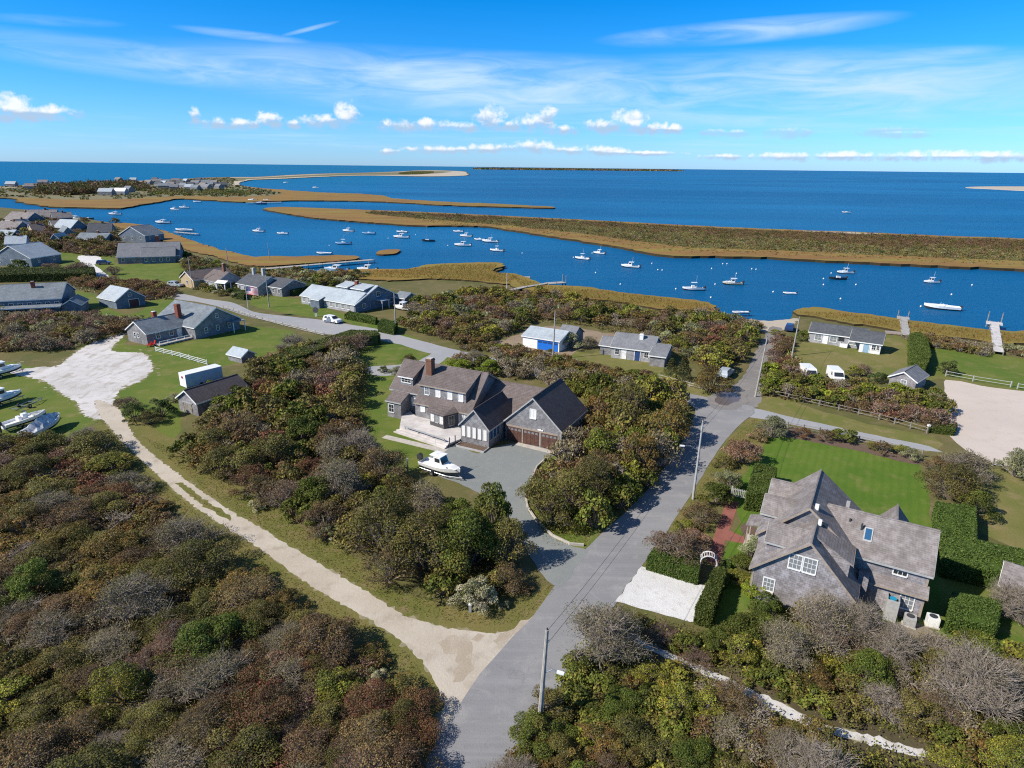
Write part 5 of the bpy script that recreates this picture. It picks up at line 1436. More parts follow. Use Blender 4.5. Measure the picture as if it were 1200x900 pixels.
chimney(h, 5.4, 3.0, 3.2, 5.0, .75, .75, 'white', 'concrete'); door(h, (5.4, 0, .05), 0, 1.1, 2.0, 'hull_blue'); door(h, (2.6, 0, .05), 0, .9, 2.0, 'white'); win(h, (1.2, 0, .9), 0, .8, 1.0); win(h, (7.2, 0, .9), 0, .8, 1.0)
walls(h, L_ + .1, L_ + 3.0, -2.2, 5.2, 2.1, 3.3, 'x', 'wall_grey', rx=2.5); roof(h, L_ + .1, L_ + 3.0, -2.2, 5.2, 2.1, 3.3, 'x', 'roof_grey', rx=2.5, trim='white')
walls(h, -2.8, -.1, 1.5, 6.5, 2.0, 3.2, 'x', 'wall_grey'); roof(h, -2.8, -.1, 1.5, 6.5, 2.0, 3.2, 'x', 'roof_grey', trim='white')
# ---- white-fronted waterside cottage and its shed
h, L_ = house('cottage', 'white-fronted cottage with charcoal roof on the waterside lawn', 'cottage', (947, 400.5), (1011, 409.5), 5.6, 2.4, 3.9, 'x', 'roof_charcoal', 'wall_pale', nwin=0)
for x, w2 in ((1.9, 1.3), (5.0, 1.3), (9.0, 1.6)): win(h, (x, 0, .75), 0, w2, 1.2, 'glass_curtain', mv=1)
door(h, (3.4, 0, .1), 0, .9, 1.95, 'white'); boxpart(h, 'dark_opening', 'glass', (6.0, 7.2, -.02, .02, 1.15, 2.1)); boxpart(h, 'porch_panel', 'white', (6.6, 8.1, -1.3, -1.2, .1, 1.0), (6.6, 6.7, -1.2, 0, .1, 1.0), (8.0, 8.1, -1.2, 0, .1, 1.0))
walls(h, L_ - .6, L_ + 3.4, -2.6, 3.6, 2.25, 3.95, 'x', 'white', rx=.6); roof(h, L_ - 2.5, L_ + 3.4, -2.6, 3.6, 2.25, 3.95, 'x', 'roof_charcoal', rx=.6, trim='white')
door(h, (L_ + .7, -2.6, .05), 0, 1.1, 1.8, 'door_pale_blue'); win(h, (L_ + 2.1, -2.6, .9), 0, .7, .95); win(h, (L_ + 2.9, -2.6, .9), 0, .45, .95)
h, L_ = house('shed', 'small grey shed with white-trimmed gable on the waterside lawn', 'shed', (1040.5, 453), (1071, 460), 6.0, 2.0, 3.25, 'y', 'roof_grey', 'wall_weathered', nwin=0)
win(h, (L_ * .55, 0, .8), 0, .8, 1.0, 'glass_curtain')
# ---- shed at the right edge, pale garden structure
house('shed', 'low weathered shed under grey branches at the right edge of the picture', 'shed', (1168, 706), (1230, 728), 4.5, 1.9, 2.9, 'x', 'roof_cedar', 'wall_weathered', nwin=1)
# far settlement on the neck
rr = random.Random(5)
far = [(12, 219, 'roof_pale'), (36, 222, 'roof_cedar'), (50, 216.5, 'roof_grey'), (65, 219.5, 'roof_pale'), (123, 229, 'roof_pale'), (131, 228.2, 'roof_cedar'), (140, 228.6, 'container_white'), (148, 225.5, 'roof_slate'), (137, 212.5, 'roof_cedar'), (156, 213, 'roof_pale'), (172, 216.5, 'dune'),
       (186, 214.5, 'roof_grey'), (192, 221, 'roof_slate'), (190, 217.5, 'roof_pale'), (213, 220.5, 'roof_slate'), (221, 222.6, 'roof_pale'), (232, 212.5, 'roof_charcoal'), (206, 214, 'roof_cedar'), (246, 219, 'roof_slate'), (254, 222, 'roof_grey'), (262, 219.5, 'roof_charcoal'), (180, 212.5, 'roof_charcoal'), (228, 217, 'roof_grey'), (199, 219, 'roof_cedar'), (204, 222.5, 'roof_grey'), (210, 217, 'roof_charcoal'), (216, 214.5, 'roof_pale'), (223, 219.5, 'roof_charcoal'), (236, 220, 'roof_cedar'), (241, 216, 'roof_slate'), (239, 222.5, 'roof_grey'), (250, 216.5, 'roof_cedar'), (195, 215.5, 'roof_slate'), (184, 218.5, 'roof_charcoal'), (227, 223.5, 'roof_slate')]
COLW = {'roof_pale': 'pale-roofed', 'roof_cedar': 'brown-grey roofed', 'roof_grey': 'grey-roofed', 'container_white': 'white-roofed', 'roof_slate': 'blue-grey roofed', 'roof_charcoal': 'dark-roofed', 'dune': 'sand-coloured'}
seen = {}
onum = 'first second third fourth fifth sixth seventh eighth ninth'.split()
for px, py, rm in sorted(far):
    seen[rm] = seen.get(rm, 0) + 1
    p = at(px, py, .6); w2 = rr.uniform(10, 16)
    h = thing('house', f"distant {COLW[rm]} house on the far neck, {onum[seen[rm] - 1]} of its colour from the left", 'house', p, R(rr.uniform(-30, 20)), 'distant houses on the far neck')
    walls(h, -w2 / 2, w2 / 2, 0, 9, 4.2, 7.8, 'x', 'wall_grey' if rm != 'container_white' else 'wall_pale'); roof(h, -w2 / 2, w2 / 2, 0, 9, 4.2, 7.8, 'x', rm if rm != 'dune' else 'roof_cedar')
    for i in range(2): win(h, (w2 * (i - .5) * .5, 0, 1.6), 0, 1.2, 1.4)

# ------------------------------------------------------------------ boats
def hull_mb(L, B, D, stations=11, flare=.86, bow_rise=.45, transom=.88):
    mb = MB(); outer = []; 
    for i in range(stations):
        t = i / (stations - 1); x = L * (t - .5)
        b = B / 2 * (transom + (1 - transom) * min(1, t * 2.5)) * (1 - max(0, (t - .45) / .55) ** 2.3) + .02
        s = D * (1 + bow_rise * t ** 2); k = D * .10 * max(0, (t - .6) / .4) ** 2 * 4
        outer.append([(x, -b, s), (x, -b * flare, s * .45 + k * .5), (x, -b * .55, k * .9 + .04), (x, 0, k), (x, b * .55, k * .9 + .04), (x, b * flare, s * .45 + k * .5), (x, b, s)])
    idx = [mb.pts(r_) for r_ in outer]
    for A, Bq in zip(idx, idx[1:]):
        for j in range(6):
            mb.cur = 1 if j in (1, 2, 3, 4) else 0
            mb.face((A[j], A[j + 1], Bq[j + 1], Bq[j]))
    mb.cur = 0; mb.face(idx[0][::-1])
    # inner well
    inn = []
    for i, r_ in enumerate(outer):
        x, b, s = r_[0][0], r_[6][1], r_[0][2]
        inn.append(mb.pts([(x, -b, s), (x, -b * .86, s + .01), (x, -b * .8, s - D * .38), (x, b * .8, s - D * .38), (x, b * .86, s + .01), (x, b, s)]))
    for A, Bq in zip(inn, inn[1:]):
        for j in range(5): mb.face((A[j], Bq[j], Bq[j + 1], A[j + 1]))
    mb.face(inn[0])
    return mb


def outboard(parent, x, z, s=1.0, mat='dark_metal', y=0.0):
    mb = MB(); mb.prism([(x - .55 * s, z + .1), (x - .05 * s, z + .05), (x - .05 * s, z + .55 * s), (x - .35 * s, z + .7 * s), (x - .6 * s, z + .5 * s)], 'y', y - .2 * s, y + .2 * s)
    mb.box(x - .4 * s, x - .2 * s, y - .08, y + .08, z - .9 * s, z + .1)
    return mb.build('outboard_motor', mat, parent)


def boat(kind, L, hullm='gelcoat'):
    B = L * .34; D = max(.55, L * .13)
    t = thing('boat', 'x', 'boat', (0, 0, 0))
    hull_mb(L, B, D).build('hull', [hullm, 'bottom_paint' if hullm != 'hull_cream' else 'hull_black'], t, smooth=False)
    f = D * .66
    if kind == 'console':
        boxpart(t, 'console', 'gelcoat', (-.05 * L, .06 * L, -B * .17, B * .17, f, f + .95), (-.16 * L, -.09 * L, -B * .2, B * .2, f, f + .75))
        ws = MB(); ws.slab([(.06 * L, -B * .17, f + .95), (.06 * L, B * .17, f + .95), (.03 * L, B * .15, f + 1.45), (.03 * L, -B * .15, f + 1.45)], .03); ws.build('windshield', 'glass_blue', t)
        outboard(t, -.5 * L, D * .8, 1.1)
        boxpart(t, 'bow_seat', 'trim_grey', (.2 * L, .3 * L, -B * .25, B * .25, f, f + .35))
    elif kind == 'ttop':
        boxpart(t, 'console', 'gelcoat', (-.05 * L, .08 * L, -B * .18, B * .18, f, f + 1.1), (-.16 * L, -.09 * L, -B * .2, B * .2, f, f + .8))
        tp = boxpart(t, 'hard_top', 'gelcoat', (-.16 * L, .10 * L, -B * .3, B * .3, f + 2.0, f + 2.08))
        lg = MB()
        for x in (-.12 * L, .06 * L):
            for y in (-B * .22, B * .22): lg.tube([(x, y, f), (x, y, f + 2.0)], .03)
        lg.build('top_frame', 'steel', tp); outboard(t, -.5 * L, D * .8, 1.2)
        an = MB(); an.tube([(-.1 * L, B * .2, f + 2.05), (-.12 * L, B * .22, f + 4.4)], .02); an.build('antenna', 'white', tp)
    elif kind == 'cabin':
        cb = MB(); z0 = D * 1.02; x0, x1 = -.10 * L, .12 * L; hb = B * .33
        cb.prism([(x0, f), (x1 + .12 * L, f), (x1 + .10 * L, z0 + .35), (x1, z0 + .45), (x1 - .06 * L, z0 + 1.35), (x0, z0 + 1.35)], 'y', -hb, hb)
        c = cb.build('cabin', 'gelcoat', t)
        gl = MB(); gl.slab([(x1 + .012, -hb * .86, z0 + .52), (x1 + .012, hb * .86, z0 + .52), (x1 - .052 * L, hb * .86, z0 + 1.25), (x1 - .052 * L, -hb * .86, z0 + 1.25)], .05)
        for sg in (-1, 1): gl.box(x0 + .03 * L, x1 - .06 * L, min(sg * hb, sg * (hb + .02)), max(sg * hb, sg * (hb + .02)), z0 + .62, z0 + 1.15)
        gl.build('windows', 'glass', c)
        boxpart(c, 'cabin_roof', 'gelcoat', (x0 - .10 * L, x1 - .03 * L, -hb * 1.08, hb * 1.08, z0 + 1.35, z0 + 1.43))
        mb = MB(); mb.tube([(x0, 0, z0 + 1.4), (x0 - .2, 0, z0 + 3.4)], .025); mb.build('antenna', 'white', c)
        fd = MB(); fd.prism([(.18 * L, f), (.44 * L, D * 1.30), (.30 * L, D * 1.55), (.16 * L, D * 1.5)], 'y', -B * .22, B * .22); fd.build('foredeck', 'gelcoat', t)
        outboard(t, -.5 * L, D * .85, 1.25)
    elif kind == 'sail':
        cb = MB(); cb.box(-.05 * L, .22 * L, -B * .22, B * .22, f, D * 1.45); cb.build('cabin', 'gelcoat', t)
        mb = MB(); mb.tube([(.10 * L, 0, D), (.10 * L, 0, D + L * 1.15)], .07, .04); m_ = mb.build('mast', 'steel', t)
        mb = MB(); mb.tube([(.10 * L, 0, D + 1.3), (-.42 * L, 0, D + 1.35)], .06); mb.build('boom', 'canvas_blue', m_)
    elif kind == 'skiff':
        for u in (-.02, -.3): boxpart(t, 'thwart', 'dock_wood', (u * L, (u + .07) * L, -B * .38, B * .38, f, f + .12))
        outboard(t, -.5 * L, D * .8, .8)
    return t


_src = {}


def place_boat(kind, L, px, py, head, label, hullm='gelcoat', group='boats moored in the harbour', z=WZ - .12, name='boat', pos=None):
    k = (kind, round(L, 1), hullm)
    if k not in _src: _src[k] = t = boat(kind, L, hullm)
    else: t = copy_tree(_src[k])
    p = pos if pos is not None else at(px, py, WZ)
    t.location = (p[0], p[1], z); t.rotation_euler = (0, 0, R(head)); tag(t, label, 'boat', group); t.name = name
    return t


W = [('cabin', 7.4, 303, 272, 170, 'white cabin boat nearest the narrow orange spit, left of the moored fleet'),
     ('console', 6.4, 331, 274.5, 172, 'small open white boat between the two leftmost moored craft and the fleet'),
     ('cabin', 7.0, 408, 271.5, 165, 'white cabin cruiser with dark stern at the back left of the fleet'),
     ('ttop', 7.6, 402, 286.5, 178, 'pale blue hard-topped fishing boat in front of the cabin cruiser', 'hull_pale_blue'),
     ('console', 7.4, 432, 274.5, 175, 'pale blue-hulled console boat, back row, between cruiser and paired boats', 'hull_pale_blue'),
     ('console', 6.6, 471, 272.6, 170, 'white open boat just behind a larger cabin boat in mid harbour'),
     ('cabin', 8.4, 470, 279, 172, 'large white cabin boat just in front of a smaller open one'),
     ('sail', 7.0, 502, 283, 178, 'black-hulled sailboat with bare mast on the harbour', 'hull_black'),
     ('skiff', 6.6, 380, 298, 180, 'plain pale open boat off the end of the marsh spit', 'gelcoat'),
     ('console', 6.0, 537, 272, 172, 'small white boat at the far side of the packed group'),
     ('cabin', 6.8, 546, 277.5, 165, 'white cabin boat with brown stern in the packed group'),
     ('cabin', 8.0, 542, 288.5, 176, 'white cabin boat lying nearest the camera in the packed group'),
     ('console', 5.8, 562, 281.5, 168, 'white console boat half hidden behind its larger neighbour'),
     ('cabin', 8.0, 574, 284, 168, 'largest white cabin boat in the packed group, right side'),
     ('ttop', 6.6, 582, 294.5, 160, 'white hard-topped boat right of the packed group, nearest the marsh point'),
     ('ttop', 6.6, 682, 304, 150, 'white hard-topped fishing boat with mast, left of a pair in mid channel'),
     ('cabin', 5.6, 702, 297.5, 150, 'white cabin boat, right and rear of the mid channel pair'),
     ('cabin', 7.2, 738.5, 313.5, 160, 'white pilothouse boat alone in the mid channel'),
     ('ttop', 7.0, 812, 340, 180, 'white flat-hulled boat with small console nearest the olive marsh'),
     ('cabin', 6.6, 858, 333.5, 176, 'cream-sided boat with low cabin right of the flat-hulled one', 'hull_cream'),
     ('cabin', 6.0, 990, 320.5, 176, 'white boat moored just behind a black-hulled one'),
     ('console', 6.0, 981, 327.5, 178, 'black-hulled open boat on the right side of the channel', 'hull_black'),
     ('skiff', 4.0, 925, 344.5, 172, 'small pale dinghy off the beach landing'),
     ('cabin', 5.2, 1091, 331.5, 176, 'white boat with dark underside at the far right of the channel'),
     ('console', 9.0, 1103, 362.5, 158, 'long white console boat with black seat nearest the right-hand docks'),
     ('console', 8.0, 991.5, 249.6, 178, 'lone white boat under way on the open bay beyond the island'),
     ('cabin', 9.5, 135, 252, 178, 'grey-topped boat off the village, left end of the harbour'),
     ('cabin', 8.0, 204, 246, 160, 'white boat with bright hull near the orange marsh bend'),
     ('ttop', 9.0, 216, 244, 175, 'pale boat behind the bright-hulled one near the marsh bend'),
     ('skiff', 8.0, 231, 237, 178, 'flat white boat touching the far marsh edge'),
     ('cabin', 10.0, 191, 262, 175, 'large white cabin boat off the village lawn'),
     ('console', 10.0, 216, 271, 178, 'long low white boat beside the small village dock'),
     ('cabin', 12.0, 305, 239.5, 175, 'dark-hulled boat at the far marina', 'hull_blue'),
     ('cabin', 11.0, 335, 214.5, 175, 'white boat in the far cove nearest the sand'),
     ('cabin', 10.0, 369.5, 220.3, 170, 'small white boat alone in the outer cove'),
     ('cabin', 10.5, 296, 235.5, 170, 'white cruiser tied at the left end of the far marina'),
     ('sail', 10.0, 314, 235.8, 178, 'sailboat with thin mast at the far marina'),
     ('sail', 9.5, 76, 255, 170, 'sailboat with tall mast rising behind the village houses'),
     ('cabin', 9.0, 88, 257, 165, 'white cruiser half hidden behind the village roofs'),
     ('console', 7.5, 103, 257, 175, 'open dark boat right of the village cruiser', 'hull_black'),
     ('cabin', 9.5, 394, 318.5, 168, 'blue-hulled cabin boat tied beneath the long pier', 'hull_pale_blue'),
     ('cabin', 7.6, 430, 317.5, 172, 'white boat tied at the outer float of the long pier'),
     ('console', 6.0, 377, 320.5, 165, 'cream-coloured small boat at the inner end of the long pier', 'hull_cream')]
for b in W: place_boat(*b[:6], *(b[6:] or ()))
# white skiff pulled up on the beach
place_boat('skiff', 4.6, 867, 370.5, 185, 'white skiff lying on the shore by the beach landing', group=None, z=.02)
# mooring buoys
bmesh_src = MB()
for i in range(7):
    pass
def ball(r_, n=8, m_=5):
    mb = MB(); rows = []
    for i in range(1, m_):
        a = math.pi * i / m_; rows.append(mb.pts([(r_ * math.sin(a) * math.cos(6.2832 * k / n), r_ * math.sin(a) * math.sin(6.2832 * k / n), r_ * math.cos(a)) for k in range(n)]))
    tp, bt = mb.pts([(0, 0, r_), (0, 0, -r_)])
    for A, Bq in zip(rows, rows[1:]):
        for k in range(n): mb.face((A[k], Bq[k], Bq[(k + 1) % n], A[(k + 1) % n]))
    for k in range(n): mb.face((tp, rows[0][k], rows[0][(k + 1) % n])); mb.face((bt, rows[-1][(k + 1) % n], rows[-1][k]))
    mb.tube([(0, 0, r_ * .9), (0, 0, r_ * 1.5)], .05, n=5)
    return mb
b0 = None
for px, py in ((698, 320), (764, 309), (771, 316.5), (776, 317), (834, 315), (847, 309.5), (852, 309.5), (881, 315.5), (886, 316), (863, 321), (838, 333.5), (833, 349), (792, 339), (727, 333.5), (612, 297), (974, 320.5), (965, 327), (1003, 334), (985, 350.5), (1115, 345.5), (1139, 334.5), (1079, 359.5), (525, 288), (487, 275.5), (455, 279.5), (386, 288), (906, 342.5), (965, 334), (672, 302), (694, 297)):
    if b0 is None: b0 = o = ball(.27).build('mooring_buoy', 'white', smooth=True)
    else: o = b0.copy(); col.objects.link(o)
    p = at(px, py, WZ); o.location = (p.x, p.y, WZ + .12); tag(o, 'small round white mooring buoy floating in the blue harbour', 'buoy', 'white mooring buoys')

# boats on land, on trailers
def trailer(pos, az, L, label):
    t = thing('boat_trailer', label, 'trailer', pos, az)
    mb = MB()
    for sg in (-1, 1):
        mb.tube([(-L * .5, sg * .7, .45), (L * .2, sg * .7, .45), (L * .55, 0, .45)], .06)
    for x in (-.45, -.15, .15): mb.box(L * x - .05, L * x + .05, -.7, .7, .40, .5)
    mb.tube([(L * .5, 0, .45), (L * .5, 0, 0)], .05)
    mb.build('frame', 'steel', t)
    for sg in (-1, 1):
        wb = MB(); wb.tube([(-L * .12, sg * .86, .33), (-L * .12, sg * 1.08, .33)], .33, n=14); w_ = wb.build('wheel', 'rubber', t)
        rb_ = MB(); rb_.tube([(-L * .12, sg * 1.07, .33), (-L * .12, sg * 1.10, .33)], .17, n=10); rb_.build('rim', 'steel', w_)
    return t
def on_trailer(kind, L, px, py, az, label, hullm='gelcoat', tl=None):
    p = at(px, py); trailer(p, az, L, tl or ('steel trailer under the ' + label.split(' on ')[0]))
    return place_boat(kind, L, 0, 0, math.degrees(az), label, hullm, None, .52, pos=p)
az_ = ang((497, 543), (540, 557))
on_trailer('cabin', 6.1, 517, 556, az_, 'white pilothouse fishing boat on the gravel driveway', tl='steel boat trailer standing on the blue-grey gravel driveway')
on_trailer('console', 5.9, 31, 499, ang((10, 501), (55, 487)), 'white open boat on the grass, right-hand of the row', tl='trailer carrying the open white boat near the thicket')
on_trailer('cabin', 6.2, 4, 441, ang((-15, 445), (20, 437)), 'blue-covered white boat on the grass by the shell lot', tl='trailer of the boat nearest the shell lot')
on_trailer('cabin', 6.2, 3, 474, ang((-15, 478), (22, 467)), 'white boat with raised bow on the grass at the left edge', 'gelcoat', tl='trailer of the middle boat at the left edge')
trailer(at(33, 476), ang((20, 481), (47, 470)), 5.2, 'empty steel boat trailer on the grass between two parked boats')
p = at(53, 507); t = thing('covered_boat', 'boat shrink-wrapped in crumpled pale sheeting beside the thicket', 'boat', p, ang((30, 515), (77, 490)))
mb = hull_mb(6.8, 2.4, 1.0); mb.build('hull', ['gelcoat', 'bottom_paint'], t).location = (0, 0, .4)
mb = MB(); rows = []
for i in range(12):
    x = -3.3 + 6.4 * i / 11; b_ = 1.22 * (1 - max(0, (i / 11 - .5) / .5) ** 2.2) + .05; rz_ = 1.55 + .75 * math.sin(i / 11 * 3.0) + .08 * (-1) ** i
    rows.append(mb.pts([(x, -b_, 1.42), (x, -b_ * .6, 1.3 + (rz_ - 1.3) * .55 + .05 * (-1) ** i), (x, 0, rz_ + .3), (x, b_ * .6, 1.3 + (rz_ - 1.3) * .55 - .05 * (-1) ** i), (x, b_, 1.42)]))
for A, Bq in zip(rows, rows[1:]):
    for j in range(4): mb.face((A[j], Bq[j], Bq[j + 1], A[j + 1]))
mb.face(rows[0]); mb.face(rows[-1][::-1]); mb.build('cover', 'wrap', t)

# ------------------------------------------------------------------ cars
def car(pos, az, label, paint, L=4.8, Wd=1.9, Hc=1.75, open_door=False, name='parked_car', cat='car', van=False):
    t = thing(name, label, cat, pos, az)
    x0, x1 = -L / 2, L / 2
    mb = MB()
    if van: prof = [(x0, .4), (x1, .4), (x1, 1.05), (x1 - .5, 1.2), (x1 - 1.1, Hc - .15), (x1 - 1.4, Hc), (x0 + .1, Hc), (x0, Hc - .2)]
    else: prof = [(x0, .45), (x1, .40), (x1 + .02, .80), (x1 - .15, .98), (x1 - 1.35, 1.08), (x1 - 1.4, 1.10), (x0 + .12, 1.12), (x0, .95)]
    mb.prism(prof, 'y', -Wd / 2, Wd / 2); body = mb.build('body', paint, t)
    if not van:
        cb = MB(); a = [(x0 + .15, 1.11), (x1 - 1.3, 1.09), (x1 - 2.05, Hc - .04), (x1 - 2.25, Hc), (x0 + .6, Hc), (x0 + .35, Hc - .06)]
        A = cb.pts([(p[0], -Wd / 2 * (.97 if p[1] < 1.2 else .80), p[1]) for p in a]); Bq = cb.pts([(p[0], Wd / 2 * (.97 if p[1] < 1.2 else .80), p[1]) for p in a]); n = len(a)
        cb.face(A); cb.face(Bq[::-1])
        for i in range(n): cb.face((A[(i + 1) % n], A[i], Bq[i], Bq[(i + 1) % n]))
        cb.build('cabin', paint, t)
        gl = MB()
        gl.slab([(x1 - 1.33, -Wd * .40, 1.16), (x1 - 1.33, Wd * .40, 1.16), (x1 - 1.98, Wd * .35, Hc - .08), (x1 - 1.98, -Wd * .35, Hc - .08)], .03)
        for o_ in gl.v: pass
        gl.v = [(v[0] + .04, v[1], v[2] + .03) for v in gl.v]
        for sg in (-1, 1):
            for u0, u1 in ((x0 + .55, x0 + 1.5), (x0 + 1.6, x0 + 2.55)):
                yb, yt = sg * (Wd / 2 * .955 + .012), sg * (Wd / 2 * .82 + .012)
                q = [(u0, yb, 1.17), (u1, yb, 1.17), (u1 - .06, yt, Hc - .12), (u0 + .1, yt, Hc - .12)]
                i = gl.pts(q); gl.face(i if sg < 0 else i[::-1])
        gl.build('windows', 'glass', t)
    else:
        gl = MB(); gl.slab([(x1 - .48, -Wd * .43, 1.25), (x1 - .48, Wd * .43, 1.25), (x1 - 1.02, Wd * .40, Hc - .25), (x1 - 1.02, -Wd * .40, Hc - .25)], .03)
        gl.v = [(v[0] + .05, v[1], v[2] + .04) for v in gl.v]
        for sg in (-1, 1):
            y_ = sg * (Wd / 2 + .006); i = gl.pts([(x1 - 1.9, y_, 1.2), (x1 - 1.15, y_, 1.2), (x1 - 1.35, y_, Hc - .3), (x1 - 1.9, y_, Hc - .3)]); gl.face(i if sg < 0 else i[::-1])
        gl.build('windows', 'glass', t)
    for x in (x0 + .85, x1 - .9):
        for sg in (-1, 1):
            wb = MB(); wb.tube([(x, sg * (Wd / 2 - .2), .36), (x, sg * (Wd / 2 + .02), .36)], .36, n=16); w_ = wb.build('wheel', 'rubber', t)
            rb_ = MB(); rb_.tube([(x, sg * (Wd / 2 + .02), .36), (x, sg * (Wd / 2 + .035), .36)], .2, n=10); rb_.build('rim', 'steel', w_)
    for sg in (-1, 1):
        boxpart(t, 'headlight', 'glass_curtain', (x1 - .02, x1 + .03, sg * Wd * .36 - .16, sg * Wd * .36 + .16, .72, .88))
    if open_door:
        Td = Matrix.Translation(Vector((x0 + 2.6, -Wd / 2 - .02, 0))) @ Matrix.Rotation(R(-118), 4, 'Z')
        d = MB(); d.box(-.0, 1.0, -.06, 0, .5, 1.1, Td); d.box(.05, .9, -.05, -.02, 1.1, 1.6, Td); d.build('door', paint, t)
        boxpart(t, 'door_opening', 'hull_black', (x0 + 1.65, x0 + 2.55, -Wd / 2 - .015, -Wd / 2 + .1, .55, 1.12))
    return t
car(at(390, 378), ang((375, 376), (405, 381)), 'white car with an open door parked at the roadside', 'white_car', open_door=True)
car(at(925, 387), R(62), 'dark blue car parked by the beach landing', 'blue_car', 4.9)
car(at(850, 441), ang((842, 446), (858, 432)), 'silver car half hidden by a tree beside the beach lane', 'silver_car')
car(at(978, 445), R(-100), 'white van facing the camera behind the lane thicket', 'white_car', 4.9, 1.9, 2.1, name='van', cat='van', van=True)
car(at(946, 443), R(-96), 'rounded white camper van beside the other white van', 'white_car', 5.0, 1.95, 2.2, name='camper_van', cat='van', van=True)
car(at(206, 336), R(-15), 'silver car parked by the tan-walled house', 'silver_car')
car(at(122, 310), R(15), 'dark blue car at the end of the curving shell drive', 'blue_car')
place_boat('cabin', 6.0, 472, 366, 150, 'white canopied boat standing beside the pale-roofed house', group=None, z=.1)

# ------------------------------------------------------------------ poles and wires
def pole(base, top_py, label, cat='utility pole', name='utility_pole', r0=.17, arm=None, lean=0.0, mat='pole_wood', lamp=None, xarm=True):
    b = at(*base); h_ = height_for(b, top_py)
    t = thing(name, label, cat, b)
    t.rotation_euler = (0, lean, 0)
    MB().tube([(0, 0, -.2), (0, 0, h_)], r0, r0 * .62, n=8).build('post', mat, t)
    if xarm:
        mb = MB(); mb.tube([(0, 0, h_ - .02), (0, 0, h_ + .16)], .05); mb.build('insulator', 'dark_metal', t)
        mb = MB(); mb.tube([(0, -.02, h_ - .9), (.25, -.02, h_ - .8)], .04); mb.build('bracket', 'steel', t)
    if lamp:
        mb = MB(); mb.tube([(0, 0, lamp[0]), (lamp[1] * .6, lamp[2] * .6, lamp[0] + .5), (lamp[1], lamp[2], lamp[0] + .45)], .035); a_ = mb.build('lamp_arm', 'steel', t)
        T = Matrix.Translation(Vector((lamp[1], lamp[2], lamp[0] + .4))) @ Matrix.Rotation(math.atan2(lamp[2], lamp[1]), 4, 'Z')
        mb = MB(); mb.box(-.05, .45, -.11, .11, -.02, .10, T); mb.box(.05, .38, -.08, .08, -.07, -.02, T); mb.build('lamp_head', 'container_white', a_)
    return t, h_
POLES = {}
for key, base, top, lb, kw in (
    ('a', (632, 850), 738, 'nearest wooden utility pole, leaning slightly, beside the lower road', dict(lean=R(2.2), lamp=(4.6, .9, -.3), r0=.19)),
    ('b', (812, 585), 493, 'pale utility pole with street lamp between road and garden', dict(mat='trim_grey', lamp=(6.3, -1.7, .3), r0=.16, lean=R(.6))),
    ('c', (885, 465), 395, 'wooden utility pole leaning at the lane corner', dict(lean=R(3.2))),
    ('d', (928, 417), 371, 'utility pole on the waterside lawn near the white-fronted cottage', dict(lean=R(2.0))),
    ('e', (648, 421), 364, 'utility pole in front of the blue garage door', dict(lean=R(.8))),
    ('f', (464, 388), 343, 'utility pole in front of the gable of the pale-roofed house', {}),
    ('g', (315.5, 360), 322, 'utility pole beside the low charcoal-roofed house', {}),
    ('h', (226, 338), 301, 'utility pole beside the tan-walled house', {}),
    ('i', (267, 308), 290, 'short pole with crossed top standing in the orange marsh', {}),
    ('j', (418, 351), 330, 'thin grey post behind the pale-roofed house', dict(xarm=False, r0=.1)),
    ('k', (594, 338), 320, 'thin white post at the landward end of the plank walkway', dict(xarm=False, r0=.09, mat='white')),
    ('l', (316, 307), 284, 'thin pole at the root of the marsh spit', dict(xarm=False, r0=.1))):
    POLES[key] = (pole(base, top, lb, **kw))
def wire(a, b, dz, label, sag=.9):
    ta, ha = POLES[a]; tb_, hb = POLES[b]
    A = Vector(ta.location) + Vector((math.sin(ta.rotation_euler.y) * ha, 0, ha - dz)); Bq = Vector(tb_.location) + Vector((math.sin(tb_.rotation_euler.y) * hb, 0, hb - dz))
    pts = [A.lerp(Bq, i / 14) - Vector((0, 0, sag * 4 * (i / 14) * (1 - i / 14))) for i in range(15)]
    o = MB().tube(pts, .014, n=4).build('overhead_wire', 'wire'); tag(o, label, 'wire', 'overhead wires')
wire('a', 'b', .1, 'upper overhead wire from the nearest pole to the lamp pole'); wire('a', 'b', 1.2, 'lower overhead wire from the nearest pole to the lamp pole')
wire('b', 'c', .1, 'upper overhead wire from the lamp pole to the lane corner pole'); wire('b', 'c', 1.2, 'lower overhead wire from the lamp pole to the lane corner pole')
wire('c', 'd', .1, 'overhead wire from the lane corner to the waterside lawn pole'); wire('c', 'e', .1, 'overhead wire from the lane corner to the blue garage pole'); wire('e', 'f', .1, 'overhead wire from the blue garage to the pale-roofed house'); wire('f', 'g', .1, 'overhead wire along the road past the open-doored car'); wire('g', 'h', .1, 'overhead wire between the two poles of the waterside village')
